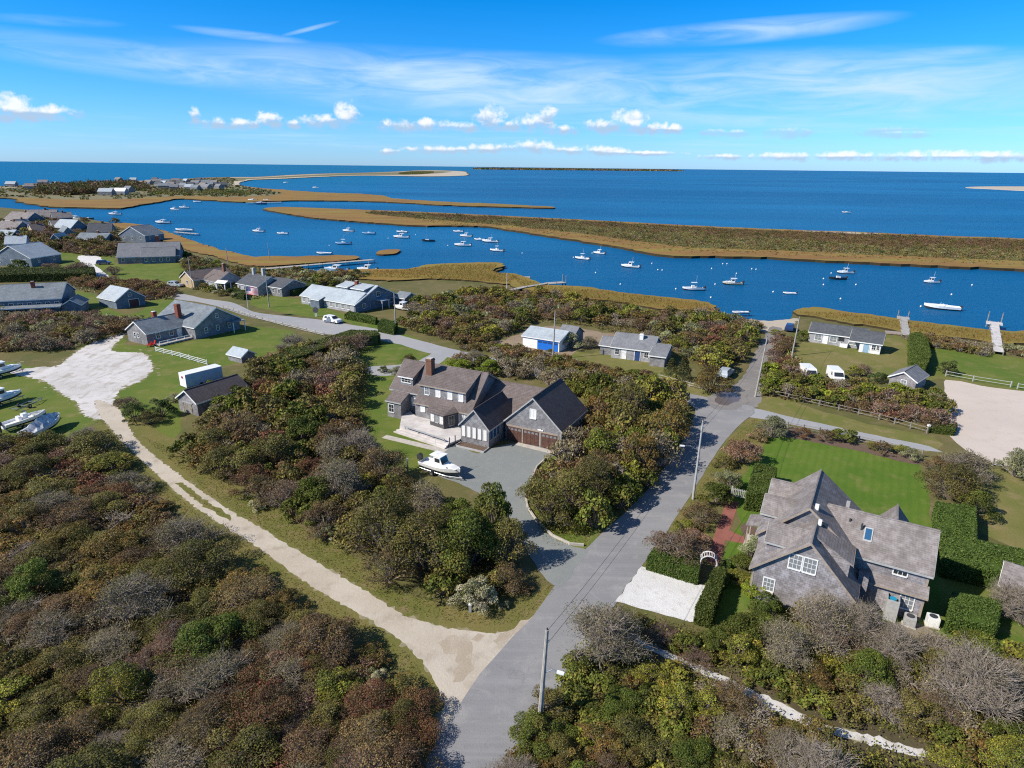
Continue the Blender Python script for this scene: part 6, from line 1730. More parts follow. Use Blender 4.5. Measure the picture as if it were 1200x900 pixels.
# flagpole with flag
p = at(292, 371); hf = height_for(p, 335)
t = thing('flagpole', 'white flagpole on the lawn beside the road', 'flagpole', p); MB().tube([(0, 0, -.1), (0, 0, hf)], .08, .05, n=8).build('pole', 'white', t)
mb = MB(); mb.tube([(0, 0, hf), (0, 0, hf + .16)], .1, n=8); mb.build('finial', 'trim_tan', t)
fl = thing('flag', 'striped red and white flag with blue canton flying from the white flagpole', 'flag', p + Vector((.08, 0, hf - 2.2)), R(-12))
def wave(x): return .18 * math.sin(x * 2.2)
for nm, mt, z0, z1, xs in [('stripe', 'flag_red' if i % 2 == 0 else 'white', 1.9 - (i + 1) * 1.9 / 13, 1.9 - i * 1.9 / 13, (0 if i > 6 else 1.3, 3.2)) for i in range(13)] + [('canton', 'flag_blue', 1.9 * 6 / 13, 1.9, (0, 1.3))]:
    mb = MB(); n_ = 10
    A = [(xs[0] + (xs[1] - xs[0]) * i / n_) for i in range(n_ + 1)]
    u = mb.pts([(x, wave(x) - .012, z0) for x in A] + [(x, wave(x) - .012, z1) for x in A] + [(x, wave(x) + .012, z0) for x in A] + [(x, wave(x) + .012, z1) for x in A]); k_ = n_ + 1
    for i in range(n_):
        mb.face((u[i], u[i + 1], u[k_ + i + 1], u[k_ + i])); mb.face((u[2 * k_ + i + 1], u[2 * k_ + i], u[3 * k_ + i], u[3 * k_ + i + 1])); mb.face((u[k_ + i], u[k_ + i + 1], u[3 * k_ + i + 1], u[3 * k_ + i])); mb.face((u[i + 1], u[i], u[2 * k_ + i], u[2 * k_ + i + 1]))
    mb.build(nm, mt, fl)
st_ = MB(); 
for r_ in range(5):
    for c_ in range(6): st_.box(.12 + c_ * .2, .18 + c_ * .2, wave(.15 + c_ * .2) - .02, wave(.15 + c_ * .2) + .02, 1.0 + r_ * .17, 1.06 + r_ * .17)
st_.build('stars', 'white', [c for c in fl.children if c.name.startswith('canton')][0])

# ------------------------------------------------------------------ fences, docks, garden pieces
def fence(pts, label, mat='fence_wood', h_=1.05, gap=2.6, rails=2, z=0.0, pr=.075, rr_=.05):
    P = [at(*p) for p in pts]
    t = thing('fence', label, 'fence', P[0])
    seg = []
    for a, b in zip(P, P[1:]):
        n = max(1, round((b - a).length / gap))
        seg += [a.lerp(b, i / n) for i in range(n)]
    seg.append(P[-1]); rl = MB()
    for i, q in enumerate(seg):
        q0 = q - P[0]
        MB().box(q0.x - pr, q0.x + pr, q0.y - pr, q0.y + pr, 0, h_ + .08).build('post', mat, t)
        if i + 1 < len(seg):
            q1 = seg[i + 1] - P[0]
            for k in range(rails): rl.tube([(q0.x, q0.y, h_ * (k + 1) / rails - .1 + random.uniform(-.04, .04)), (q1.x, q1.y, h_ * (k + 1) / rails - .1 + random.uniform(-.04, .04))], rr_, n=4)
    rl.build('rail', mat, t)
    return t
fence([(906, 464), (960, 476), (1030, 492), (1086, 508)], 'weathered split-rail fence on the far side of the narrow lane')
fence([(905, 499), (960, 509), (1030, 524), (1080, 536)], 'weathered split-rail fence along the top of the striped lawn')
fence([(183, 412), (212, 419), (243, 428)], 'white three-rail fence from the cottage deck to the box trailer', 'white', rails=3)
fence([(262, 361), (300, 373.5), (340, 384), (380, 394)], 'low pale rail fence along the village road', 'dock_wood', .8, 3.0, rr_=.09)
fence([(1108, 441), (1140, 447), (1184, 454)], 'white post-and-rail fence between lawn and sandy lot', 'trim_grey', 1.1, 4.0)
fence([(1192, 456), (1240, 464)], 'short white fence section at the right edge of the sandy lot', 'trim_grey', 1.1, 3.0)
fence([(772, 444), (795, 450), (822, 457)], 'pale rail fence beside the cottage drive near the intersection', 'dock_wood', .9)
fence([(641, 417), (660, 421), (676, 426)], 'short white rail fence at the foot of the blue garage pole', 'dock_wood', .9)
fence([(1163, 546), (1200, 553), (1260, 566)], 'grey rail fence below the sandy lot', 'fence_wood')


def dock(pts, w_, label, zt=.75, posts=True, head=None, mat='dock_wood', tall=0):
    P = [at(x, y, 0) for x, y in pts]
    t = thing('dock', label, 'dock', P[0]); mb = MB()
    for a, b in zip(P, P[1:]):
        a, b = a - P[0], b - P[0]; d = (b - a).normalized(); n = Vector((-d.y, d.x, 0)) * w_ / 2; up = Vector((0, 0, zt))
        mb.slab([a - n + up, b - n + up, b + n + up, a + n + up], .18)
    if head:
        d = (P[-1] - P[-2]).normalized(); n = Vector((-d.y, d.x, 0)) * head[0] / 2; a = P[-1] - P[0]; up = Vector((0, 0, zt + .004))
        mb.slab([a - n - d * head[1] + up, a - n + up, a + n + up, a + n - d * head[1] + up], .2)
    mb.build('decking', mat, t)
    for a, b in zip(P, P[1:]):
        a, b = a - P[0], b - P[0]; d = (b - a).normalized(); n = Vector((-d.y, d.x, 0)) * w_ / 2
        for i in range(max(2, int((b - a).length / 5)) + 1):
            q = a.lerp(b, i / max(2, int((b - a).length / 5)))
            for sg in (-1, 1):
                c = q + n * sg; MB().tube([(c.x, c.y, -1.5), (c.x, c.y, zt + (.5 if i % 2 else .2))], .11, n=6).build('piling', 'fence_wood', t)
    if tall and head:
        for sg in (-1, 1):
            c = P[-1] - P[0] + n * 0 + Vector((-d.y, d.x, 0)) * sg * head[0] * .42; MB().tube([(c.x, c.y, -1.2), (c.x, c.y, tall)], .12, n=6).build('piling', 'fence_wood', t)
    return t
dock([(308, 317.5), (360, 312.8), (437, 306.3)], 3.0, 'long timber pier with boats tied along it beyond the village')
dock([(400, 321.5), (438, 318.5)], 2.2, 'short outer float below the long pier', .4)
dock([(330, 329), (380, 325.5), (432, 321.5)], 1.2, 'narrow walkway crossing the marsh below the long pier', .8)
dock([(588, 345), (616, 338.6), (640, 334.8), (661, 333.4)], 1.6, 'long plank walkway ending in the channel past the olive marsh', .8, head=(3.0, 6.5), tall=3.2)
dock([(1061, 396), (1057.5, 374.5)], 1.7, 'weathered dock with posts behind the white-fronted cottage', .8, head=(2.8, 2.6), tall=2.4)
dock([(1169, 416), (1164, 381)], 1.8, 'pale dock with wide head at the right edge of the lawn', .9, head=(3.4, 3.2), tall=3.4, mat='deck_wood')
dock([(232, 275), (205, 272.5)], 2.0, 'small village dock reaching from the marsh to the long white boat', .5)
dock([(289, 238.6), (330, 237.6)], 5.0, 'far marina dock at the tip of the distant settlement', .8, mat='deck_wood')
t = thing('floating_raft', 'small floating raft off the olive marsh point', 'raft', at(614, 325.5, WZ)); mb = MB(); mb.box(-2.2, 2.2, -1.2, 1.2, .05, .3); mb.build('deck', 'dock_wood', t)
mb = MB(); [mb.box(-2.2, 2.2, y - .2, y + .2, -.3, .05) for y in (-.9, .9)]; mb.build('float', 'hull_black', t)
t = thing('overturned_float', 'weathered wooden float resting on the grass beside the dock', 'float', at(1049, 391.5), R(-20)); mb = MB(); mb.box(-2.0, 2.0, -1.1, 1.1, .15, .45); mb.build('deck', 'trim_tan', t); boxpart(t, 'runner', 'fence_wood', (-2, 2, -.8, -.6, 0, .15), (-2, 2, .6, .8, 0, .15))
# white garden arbor at the end of the brick path
a0, a1 = at(819, 671), at(838, 674); c = (a0 + a1) / 2; az_ = math.atan2((a1 - a0).y, (a1 - a0).x); w_ = (a1 - a0).length
t = thing('garden_arbor', 'white arched garden arbor at the lower end of the brick path', 'arbor', c, az_)
for y in (-.4, .4):
    arch = [(-w_ / 2, y, 0), (-w_ / 2, y, 1.5)] + [(-w_ / 2 * math.cos(a), y, 1.5 + w_ / 2 * math.sin(a)) for a in [math.pi * i / 10 for i in range(1, 10)]] + [(w_ / 2, y, 1.5), (w_ / 2, y, 0)]
    MB().tube(arch, .07, n=5).build('arch', 'deck_wood', t)
lt = MB()
for i in range(1, 10):
    a = math.pi * i / 10; x, z = -w_ / 2 * math.cos(a), 1.5 + w_ / 2 * math.sin(a); lt.box(x - .03, x + .03, -.44, .44, z - .03, z + .03)
for z in (.4, .8, 1.2):
    for x in (-w_ / 2, w_ / 2): lt.box(x - .03, x + .03, -.4, .4, z - .03, z + .03)
lt.build('lattice', 'deck_wood', t)
# white gate and pale panel by the upper garden hedge
t = thing('garden_gate', 'white garden gate at the upper end of the brick path', 'gate', at(866, 584), R(-28))
for x in (-.9, .9): MB().box(x - .08, x + .08, -.08, .08, 0, 1.4).build('post', 'trim_grey', t)
mb = MB(); mb.box(-.8, .8, -.03, .03, .2, .3); mb.box(-.8, .8, -.03, .03, 1.0, 1.1)
for i in range(8): mb.box(-.76 + i * .2, -.68 + i * .2, -.05, -.03, .15, 1.25)
mb.build('panel', 'trim_grey', t)
# red chairs by the cottage
for i, (px, py, a) in enumerate(((174.5, 406.5, -60), (179, 405.2, -40))):
    t = thing('garden_chair', ('red slatted garden chair at the cottage corner, nearer the camera', 'red slatted garden chair beside the cottage deck, nearer the fence')[i], 'chair', at(px, py), R(a), 'red garden chairs by the cottage')
    boxpart(t, 'seat', 'red_paint', (-.35, .35, -.35, .35, .36, .42)); mb = MB()
    for k in range(5): mb.slab([(-.33 + k * .14, .33, .40), (-.22 + k * .14, .33, .40), (-.22 + k * .14, .60, 1.15), (-.33 + k * .14, .60, 1.15)], .03)
    mb.build('backrest', 'red_paint', t)
    for x in (-.33, .33):
        for y in (-.3, .3): boxpart(t, 'leg', 'red_paint', (x - .04, x + .04, y - .04, y + .04, 0, .36))
    boxpart(t, 'armrest', 'red_paint', (-.45, -.30, -.4, .4, .58, .62)); boxpart(t, 'armrest', 'red_paint', (.30, .45, -.4, .4, .58, .62))
# white pergola by the tan house
t = thing('pergola', 'small white open pergola on the lawn beside the tan-walled house', 'pergola', at(263, 341), R(-20))
for x in (-1.6, 1.6):
    for y in (-1.2, 1.2): boxpart(t, 'post', 'white', (x - .12, x + .12, y - .12, y + .12, 0, 2.6))
mb = MB(); mb.slab([(-2, -1.6, 2.6), (2, -1.6, 2.6), (2, 0, 3.3), (-2, 0, 3.3)], .1); mb.slab([(-2, 0, 3.3), (2, 0, 3.3), (2, 1.6, 2.6), (-2, 1.6, 2.6)], .1); mb.build('roof', 'container_white', t)
# low post lamp on the lane
t = thing('bollard_lamp', 'small white post lamp at the end of the lane fence', 'post lamp', at(1087, 506)); boxpart(t, 'post', 'trim_grey', (-.12, .12, -.12, .12, 0, .9)); boxpart(t, 'cap', 'white', (-.18, .18, -.18, .18, .9, 1.15))
t = thing('granite_post', 'short pale marker post on the verge below the main road', 'post', at(551, 717)); boxpart(t, 'post', 'trim_grey', (-.12, .12, -.12, .12, 0, .75)); boxpart(t, 'cap', 'white', (-.14, .14, -.14, .14, .75, .82))
t = thing('lawn_post', 'slim pale post on the lawn behind the driveway boat', 'post', at(478, 553)); boxpart(t, 'post', 'trim_grey', (-.09, .09, -.09, .09, 0, 1.8)); boxpart(t, 'cap', 'white', (-.11, .11, -.11, .11, 1.8, 1.9))
t = thing('sign_post', 'small dark oval sign on a white post by the village road', 'sign', at(370.5, 371)); boxpart(t, 'post', 'white', (-.25, -.1, -.08, .08, 0, 2.3), (.1, .25, -.08, .08, 0, 2.3)); mb = MB(); mb.prism([(.75 * math.cos(6.2832 * k / 14), 1.75 + .75 * math.sin(6.2832 * k / 14)) for k in range(14)], 'y', -.14, -.082); mb.build('board', 'wall_dark', t)

# ------------------------------------------------------------------ planting
for q in ([(112, 470), (175, 548), (300, 640), (430, 725), (508, 795), (520, 835), (470, 920), (560, 960), (640, 840), (722, 707), (802, 591), (884, 482), (835, 466), (780, 458), (700, 447), (600, 424), (522, 405), (470, 392), (400, 379), (300, 363), (205, 343), (205, 352), (300, 376), (400, 395), (495, 414), (430, 431), (440, 440), (520, 416), (600, 436), (700, 459), (800, 470), (797, 522), (742, 592), (668, 663), (640, 700), (610, 735), (480, 722), (370, 656), (200, 547), (138, 476)],
          [(525, 521), (607, 517), (657, 530), (629, 548), (615, 582), (630, 614), (672, 641), (658, 690), (630, 672), (605, 615), (560, 575), (515, 566), (488, 552), (494, 540)],
          [(450, 500), (457, 480), (474, 470), (560, 490), (690, 505), (660, 532), (570, 530), (472, 508)],
          [(880, 690), (1000, 745), (1085, 730), (1100, 650), (1000, 560), (905, 505), (880, 560)],
          [(712, 733), (830, 777), (960, 836), (1090, 866), (1084, 908), (1000, 888), (940, 866), (880, 838), (800, 802), (745, 770)],
          [(905, 382), (916, 384), (884, 478), (842, 470), (884, 415)], [(1108, 443), (1320, 478), (1320, 582), (1165, 547), (1103, 507), (1114, 470)],
          [(608, 408), (660, 416), (668, 405), (640, 396), (610, 398)], [(712, 420), (785, 430), (785, 412), (715, 408)],
          [(206, 484), (236, 492), (285, 462), (250, 440), (208, 455)],
          [(146, 391), (130, 410), (165, 412), (179, 432), (142, 456), (131, 486), (100, 487), (62, 453), (12, 434), (78, 420), (115, 398)],
          [(148, 400), (174, 408), (232, 400), (285, 384), (278, 370), (210, 362), (150, 385)], [(350, 357), (416, 369), (478, 356), (470, 345), (400, 340), (350, 348)]):
    BLOCK.append(px_poly(q))

# single plants one can tell apart
B_ = lambda px, py, r, k, hs=1.0, lb=None, tree=False, name='shrub': bush(at(px, py), r, k, hs, lb, None, tree, name, keep=True)
B_(712, 772, 3.1, 'grey', 1.05, 'grey half-bare tree leaning over the main road beside the white parking', True)
B_(561, 712, 1.9, 'cream', 1.0, 'large cream-flowered shrub on the verge at the road junction')
B_(592, 712, .55, 'cream', .9, 'small cream-flowered tuft right of the large flowering shrub')
B_(596, 662, 2.0, 'olive', 1.75, 'tall olive tree shading the mouth of the gravel driveway', True)
B_(577, 628, 2.4, 'green', 1.75, 'tall green tree whose shadow crosses the gravel driveway', True)
B_(598, 690, 1.7, 'brown', 1.0, 'rounded brown shrub between flowering shrub and gravel driveway')
B_(614, 694, .9, 'brown', .7, 'low brown shrub at the mouth of the gravel driveway')
B_(548, 664, 3.8, 'green', 1.15, 'tall dense green tree at the driveway side of the thicket', True)
B_(562, 648, 2.2, 'bright', 1.2, 'bright green leafy shrub rising beside the gravel driveway')
B_(500, 665, 3.9, 'olive', 1.05, 'broad olive green tree beside the tall dense green one', True)
B_(455, 645, 3.8, 'olive', 1.2, 'broad olive tree above the dirt track verge', True)
B_(497, 638, 2.4, 'bronze', 1.0, 'bronze-green tree hiding the trailer of the driveway boat', True)
B_(384, 632, 1.3, 'cream', .9, 'cream-flowered shrub on the verge near the dirt track bend')
B_(302, 596, 1.0, 'cream', .8, 'small cream-flowered shrub at the upper verge of the track')
B_(430, 585, .9, 'cream', .9, 'pale flowering shrub inside the thicket below the house deck')
B_(365, 555, 1.8, 'rust', 1.0, 'rust red shrub right of the dark-roofed shed, above the track')
B_(400, 585, 3.1, 'grey', 1.1, 'big grey sparse tree in front of the deck lawn', True)
B_(424, 540, 2.9, 'bare', 1.1, 'pale leafless tree at the edge of the deck lawn', True)
B_(335, 595, 2.4, 'mauve', 1.0, 'rounded purplish twiggy shrub near the small flowering one above the track')
B_(345, 412, 3.0, 'bare', .9, 'spreading leafless grey shrub behind the clipped hedge by the lawn')
B_(410, 412, 2.4, 'mauve', 1.0, 'purplish shrub at the end of the dark clipped hedge')
B_(425, 408, 2.2, 'mauve', 1.1, 'second purplish shrub at the road side of the hedge end')
B_(465, 440, 1.4, 'silver', .9, 'low silvery shrub on the lawn inside the drive loop'); B_(480, 426, 1.6, 'olive', .9, 'rounded olive shrub at the drive loop'); B_(450, 436, 1.1, 'dark', .8, 'small dark shrub at the left of the drive loop')
B_(668, 602, 2.8, 'olive', 1.25, 'olive tree right of the curved driveway kerb', True); B_(690, 592, 3.2, 'olive', 1.3, 'olive tree nearest the road right of the curved kerb', True)
B_(694, 520, 2.0, 'green', 1.1, 'green shrub directly beside the dark garage wall')
B_(700, 548, 2.8, 'yellow', 1.35, 'yellow-green tree beside the dark garage wall', True); B_(722, 530, 2.2, 'yellow', 1.1, 'yellowing shrub in the middle of the roadside thicket')
B_(784, 520, 3.4, 'bronze', 1.3, 'bronze-leaved tree at the thicket corner nearest the intersection', True); B_(740, 500, 3.5, 'olive', 1.35, 'broad olive tree behind the garage toward the intersection', True)
B_(748, 558, 3.0, 'bronze', 1.35, 'bronze-green tree overhanging the shaded side of the main road', True)
B_(832, 458, 3.0, 'bronze', 1.1, 'rounded olive-bronze tree at the entrance of the beach lane', True)
B_(800, 446, 2.3, 'conifer', 1.05, 'dark pointed cedar left of the beach lane tree'); B_(786, 440, 1.9, 'conifer', .9, 'smaller cedar behind the cottage wing')
B_(795, 412, 2.6, 'yellow', 1.0, 'yellow-green shrub behind the cedar'); B_(742, 418, 1.4, 'olive', 1.1, 'olive shrub in front of the blue cottage door'); B_(772, 424, 1.8, 'silver', .9, 'silvery shrub in front of the cottage wing')
B_(668, 408, 2.5, 'silver', 1.0, 'silvery bush at the corner of the blue-doored garage'); B_(645, 416, 1.0, 'olive', 1.0, 'small shrub beside the blue garage door')
B_(690, 408, 2.1, 'grey', .9, 'grey shrub between garage and cottage')
B_(540, 437, 2.4, 'bright', .9, 'vivid green shrub behind the chimney of the house with the deck'); B_(575, 440, 2.4, 'bright', .9, 'vivid green shrub behind the ridge of the house with the deck'); B_(556, 428, 2.4, 'grey', 1.0, 'grey shrub behind the brick chimney')
# beside the cross-gabled house
B_(796, 655, 2.5, 'mauve', 1.0, 'purplish-pink feathery shrub between road and brick path'); B_(775, 640, 1.4, 'mauve', .9, 'small feathery purple shrub leaning to the road edge'); B_(812, 640, 1.5, 'tan', .9, 'tan-tipped shrub behind the purplish feathery one')
B_(820, 612, 1.9, 'brown', 1.0, 'rusty brown shrub beside the brick path'); B_(805, 622, 1.2, 'yellow', .8, 'yellowish low shrub at the foot of the lamp pole'); B_(840, 590, 1.9, 'green', 1.1, 'glossy green shrub near the white garden gate'); B_(852, 572, 1.8, 'silver', 1.0, 'grey-green shrub over the upper garden gate')
B_(868, 542, 2.3, 'tan', 1.05, 'pinkish tan flowering shrub between road and striped lawn'); B_(850, 548, 1.4, 'olive', .9, 'olive shrub at the roadside above the tan one'); B_(888, 515, 1.3, 'tan', .9, 'smaller tan shrub by the fence end')
B_(905, 512, 2.2, 'silver', 1.1, 'grey-green small tree at the fence corner by the intersection', True); B_(940, 512, 1.3, 'rust', .9, 'dark red shrub against the lane fence'); B_(968, 516, 1.3, 'brown', .9, 'brown shrub against the lane fence'); B_(988, 517, 1.7, 'green', .9, 'round green shrub against the lane fence')
B_(1034, 531, 1.4, 'brown', .9, 'brown shrub at the lower lane fence'); B_(1022, 526, .9, 'yellow', .8, 'small yellow shrub at the lower lane fence'); B_(1056, 532, 1.0, 'yellow', .9, 'yellow tuft near the end of the lane fence'); B_(1066, 538, 1.3, 'silver', .9, 'grey-green shrub at the end of the lane fence')
B_(1115, 585, 3.3, 'olive', 1.0, 'large olive tree between striped lawn and sandy lot', True); B_(1130, 562, 2.8, 'grey', 1.0, 'grey-leaved tree behind the large olive one', True); B_(1140, 602, 2.0, 'green', 1.1, 'green shrub at the corner of the tall L-shaped hedge'); B_(1100, 555, 2.0, 'brown', .9, 'brownish shrub at the lawn side of the large olive tree')
B_(1190, 558, 2.6, 'silver', 1.0, 'pale grey-green tree at the edge of the sandy lot', True)
B_(880, 655, 1.5, 'silver', 1.1, 'grey-green shrub against the corner of the front gable'); B_(868, 668, 1.4, 'green', .9, 'green shrub left of the front gable'); B_(885, 697, 1.4, 'bright', .8, 'bright yellow-green shrub below the gable corner'); B_(866, 682, 1.2, 'yellow', .8, 'yellowish shrub below the grey-green one at the gable')
B_(1185, 722, 2.4, 'bare', .9, 'pale leafless shrub over the weathered shed at the right edge')
B_(900, 728, 1.6, 'green', 1.1, 'leafy green shrub below the lower gable window')
B_(960, 752, 2.6, 'grey', 1.15, 'grey twiggy tree in front of the gable wall', True); B_(1005, 750, 2.4, 'bare', 1.0, 'leafless tree in front of the shower stall', True); B_(1045, 778, 2.2, 'bare', 1.0, 'leafless silver tree below the air conditioners', True); B_(1140, 830, 3.0, 'bare', 1.1, 'large leafless tree near the lower right corner', True)
B_(955, 938, 2.6, 'bare', 1.0, 'leafless grey tree at the bottom edge below the sandy path', True); B_(918, 775, 2.4, 'grey', 1.0, 'grey shrub between sandy path and front gable'); B_(1015, 800, 2.0, 'green', .9, 'green shrub amid leafless trees above the sandy path')
B_(985, 762, 1.8, 'mauve', 1.0, 'purplish twiggy shrub between two leafless trees')
B_(835, 762, 1.5, 'green', .9, 'green shrub below the tall hedge by the parking'); B_(820, 775, 1.3, 'mauve', .6, 'low purplish shrub along the sandy path'); B_(778, 750, 1.4, 'mauve', .6, 'low reddish shrub below the white parking'); B_(748, 735, 1.2, 'olive', .7, 'olive shrub at the lower corner of the white parking'); B_(865, 775, 1.8, 'yellow', .9, 'yellow-green shrub above the sandy path bend')
# by the shed and container
B_(158, 492, 1.9, 'dark', 1.0, 'dark shrub on the lawn left of the dark-roofed shed'); B_(190, 488, 2.0, 'dark', 1.0, 'dark shrub close to the plank end of the shed'); B_(175, 497, 1.8, 'olive', .8, 'olive shrub between the two dark lawn shrubs'); B_(147, 478, 1.7, 'mauve', .8, 'purplish shrub where track meets shell lot'); B_(205, 470, 1.2, 'silver', .8, 'silvery shrub beside the pale box trailer')
B_(104, 522, 2.4, 'bare', .8, 'leafless shrub overhanging the start of the track'); B_(250, 460, 1.6, 'bright', .9, 'bright green shrub against the box trailer')
B_(95, 322, 4.2, 'mauve', .8, 'wide purplish leafless shrub beside the curving shell drive'); B_(60, 318, 3.0, 'mauve', .7, 'purplish shrub left of the wide leafless one'); B_(133, 322, 2.6, 'mauve', .8, 'purplish shrub between shell drive and dark-roofed house')
B_(1110, 438, 1.9, 'dark', 1.0, 'round dark shrub at the end of the curved hedge'); B_(1030, 448, 1.8, 'dark', .8, 'dark shrub left of the small grey shed'); B_(1012, 440, 1.6, 'mauve', 1.0, 'rounded grey-purple bush by the vans'); B_(1000, 441, 1.5, 'yellow', 1.1, 'rounded yellow-green bush by the vans')
B_(908, 392, 1.4, 'yellow', .7, 'low yellowish shrub at the beach landing'); B_(940, 399, 1.7, 'green', 1.1, 'dense green shrub between blue car and white-fronted cottage'); B_(918, 410, 1.9, 'brown', .9, 'brown shrub below the blue car')

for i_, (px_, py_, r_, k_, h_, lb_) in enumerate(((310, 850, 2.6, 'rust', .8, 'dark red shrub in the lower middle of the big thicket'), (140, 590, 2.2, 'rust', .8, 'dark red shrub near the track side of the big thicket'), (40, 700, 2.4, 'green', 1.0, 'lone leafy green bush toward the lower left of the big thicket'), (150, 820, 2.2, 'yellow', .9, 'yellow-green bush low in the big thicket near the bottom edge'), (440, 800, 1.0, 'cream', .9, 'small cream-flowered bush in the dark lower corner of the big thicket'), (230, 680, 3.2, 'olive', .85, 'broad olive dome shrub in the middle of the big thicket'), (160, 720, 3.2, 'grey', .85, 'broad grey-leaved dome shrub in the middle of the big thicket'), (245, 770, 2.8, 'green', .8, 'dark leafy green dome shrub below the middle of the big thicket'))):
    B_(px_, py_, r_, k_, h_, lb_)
# thickets
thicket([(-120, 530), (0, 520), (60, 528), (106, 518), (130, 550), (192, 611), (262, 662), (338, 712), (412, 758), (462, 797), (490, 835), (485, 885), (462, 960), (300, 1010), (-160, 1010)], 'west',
        {'rust': .7, 'mauve': 1.5, 'grey': 1.5, 'brown': 3.0, 'olive': 4.2, 'bare': .5, 'bronze': 2.0, 'yellow': .5, 'green': .4}, 1.6, 3.4, 0.80, (.50, .74), 21, 9000)  # brown, mauve, rust kinds weighted up: vignette and backlit shade put into leaf colour
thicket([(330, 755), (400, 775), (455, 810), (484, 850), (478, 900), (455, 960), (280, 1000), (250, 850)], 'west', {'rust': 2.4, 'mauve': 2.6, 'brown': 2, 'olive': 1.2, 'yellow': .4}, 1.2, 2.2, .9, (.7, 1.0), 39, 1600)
thicket([(262, 520), (245, 500), (285, 470), (300, 440), (340, 415), (395, 414), (416, 432), (408, 480), (426, 550), (470, 578), (530, 606), (578, 632), (604, 672), (590, 698), (540, 700), (464, 688), (414, 654), (354, 627), (298, 584), (208, 530)], 'mid',
        {'rust': .6, 'mauve': .9, 'brown': 2, 'grey': 1.8, 'olive': 4.6, 'bare': .3, 'bronze': 1.4, 'yellow': .8, 'green': 2.4}, 1.5, 3.0, 0.84, (.85, 1.25), 22, 6000)
thicket([(640, 618), (628, 585), (650, 555), (690, 520), (700, 500), (690, 470), (640, 440), (560, 425), (600, 432), (700, 455), (780, 466), (806, 490), (792, 525), (742, 588), (700, 622)], 'gar',
        {'brown': .8, 'grey': .9, 'olive': 3.4, 'bronze': 1.4, 'yellow': 1.0, 'green': 3.0, 'dark': .5}, 1.5, 2.8, 0.84, (1.1, 1.55), 23, 4500)
thicket([(575, 960), (628, 862), (662, 800), (695, 765), (740, 768), (800, 800), (880, 838), (960, 872), (1000, 890), (1010, 960), (900, 1010), (560, 1010)], 'south',
        {'bare': .4, 'grey': .9, 'brown': 1.2, 'bronze': 1.6, 'olive': 2.4, 'yellow': 2.2, 'green': 2.2}, 1.0, 2.1, 0.84, (.6, .85), 24, 3500)
thicket([(742, 730), (830, 752), (900, 742), (940, 715), (1010, 740), (1030, 760), (1100, 765), (1200, 765), (1330, 790), (1330, 960), (1110, 905), (1085, 868), (1000, 842), (900, 806), (800, 768)], 'path',
        {'bare': .7, 'grey': 1.4, 'mauve': .3, 'olive': 2.0, 'bronze': .8, 'yellow': 1.6, 'green': 2.6}, 1.0, 2.0, 0.88, (.6, .9), 25, 3500)
thicket([(893, 458), (905, 430), (925, 428), (950, 450), (1010, 458), (1040, 468), (1100, 462), (1108, 485), (1098, 505), (1040, 492), (960, 474), (905, 463)], 'lane',
        {'rust': .4, 'mauve': 1.0, 'brown': 1.5, 'grey': 1.3, 'olive': 2.4, 'green': 1.4, 'bright': 1.0}, 1.1, 2.1, .95, (.85, 1.1), 26, 2500)
thicket([(905, 424), (925, 405), (918, 398), (905, 400), (895, 425)], 'lane', {'brown': 2, 'mauve': 1.5, 'olive': 1.0}, 1.2, 2.0, .95, (.85, 1.1), 27, 600)
thicket([(490, 352), (560, 344), (620, 346), (700, 360), (770, 371), (840, 373), (888, 384), (880, 402), (862, 425), (838, 440), (800, 420), (785, 405), (740, 386), (690, 380), (670, 376), (630, 376), (590, 392), (555, 402), (500, 388), (480, 372)], 'back',
        {'rust': .4, 'mauve': 1.0, 'brown': 2.0, 'grey': 1.6, 'olive': 3.4, 'bronze': 1, 'silver': 1.0, 'yellow': 1.2, 'green': 2.2}, 1.3, 2.9, 1.02, (.6, 1.2), 28, 6000)
thicket([(525, 412), (560, 405), (600, 410), (680, 428), (740, 440), (785, 450), (760, 452), (700, 444), (600, 420), (560, 412)], 'gar', {'brown': 1.2, 'olive': 1.5, 'bronze': 1.2, 'green': .8, 'grey': .8}, 1.0, 1.9, .95, (.7, 1.0), 29, 2500)
thicket([(0, 372), (40, 374), (100, 372), (160, 380), (195, 372), (150, 386), (146, 390), (118, 396), (90, 408), (50, 412), (-60, 412), (-60, 376)], 'far', {'grey': 2, 'mauve': 2, 'olive': 1.6, 'silver': .8, 'brown': 1}, 1.2, 2.4, .95, (.8, 1.1), 30, 2500)
thicket([(80, 335), (115, 340), (150, 350), (180, 352), (205, 345), (185, 335), (140, 332), (90, 325)], 'far', {'brown': 2, 'mauve': 1.6, 'olive': 1.6, 'rust': .6}, 1.3, 2.4, .95, (.7, 1.0), 31, 2500)
thicket([(100, 300), (60, 290), (20, 285), (0, 282), (0, 274), (60, 268), (100, 288), (140, 290), (136, 300)], 'far', {'brown': 1.5, 'mauve': 2, 'olive': 2, 'dark': .8}, 1.6, 2.8, .95, (.8, 1.2), 32, 2500)
thicket([(218, 330), (250, 345), (280, 352), (278, 338), (300, 332), (345, 320), (380, 322), (440, 322), (350, 345), (330, 340), (306, 330), (270, 315), (230, 305), (215, 300)], 'far', {'olive': 2, 'brown': 1.4, 'silver': 1.2, 'dark': .8, 'green': .6}, 1.2, 2.4, .95, (.6, 1.0), 33, 2500)
thicket([(1062, 398), (1100, 399), (1160, 410), (1155, 418), (1100, 409), (1068, 404)], 'lane', {'brown': 1.5, 'olive': 1.5, 'grey': 1}, 1.1, 1.8, .9, (.7, 1.0), 34, 800)
thicket([(1172, 410), (1210, 412), (1300, 425), (1300, 434), (1210, 424)], 'lane', {'silver': 1.5, 'brown': 1}, 1.0, 1.6, .9, (.7, .9), 35, 500)
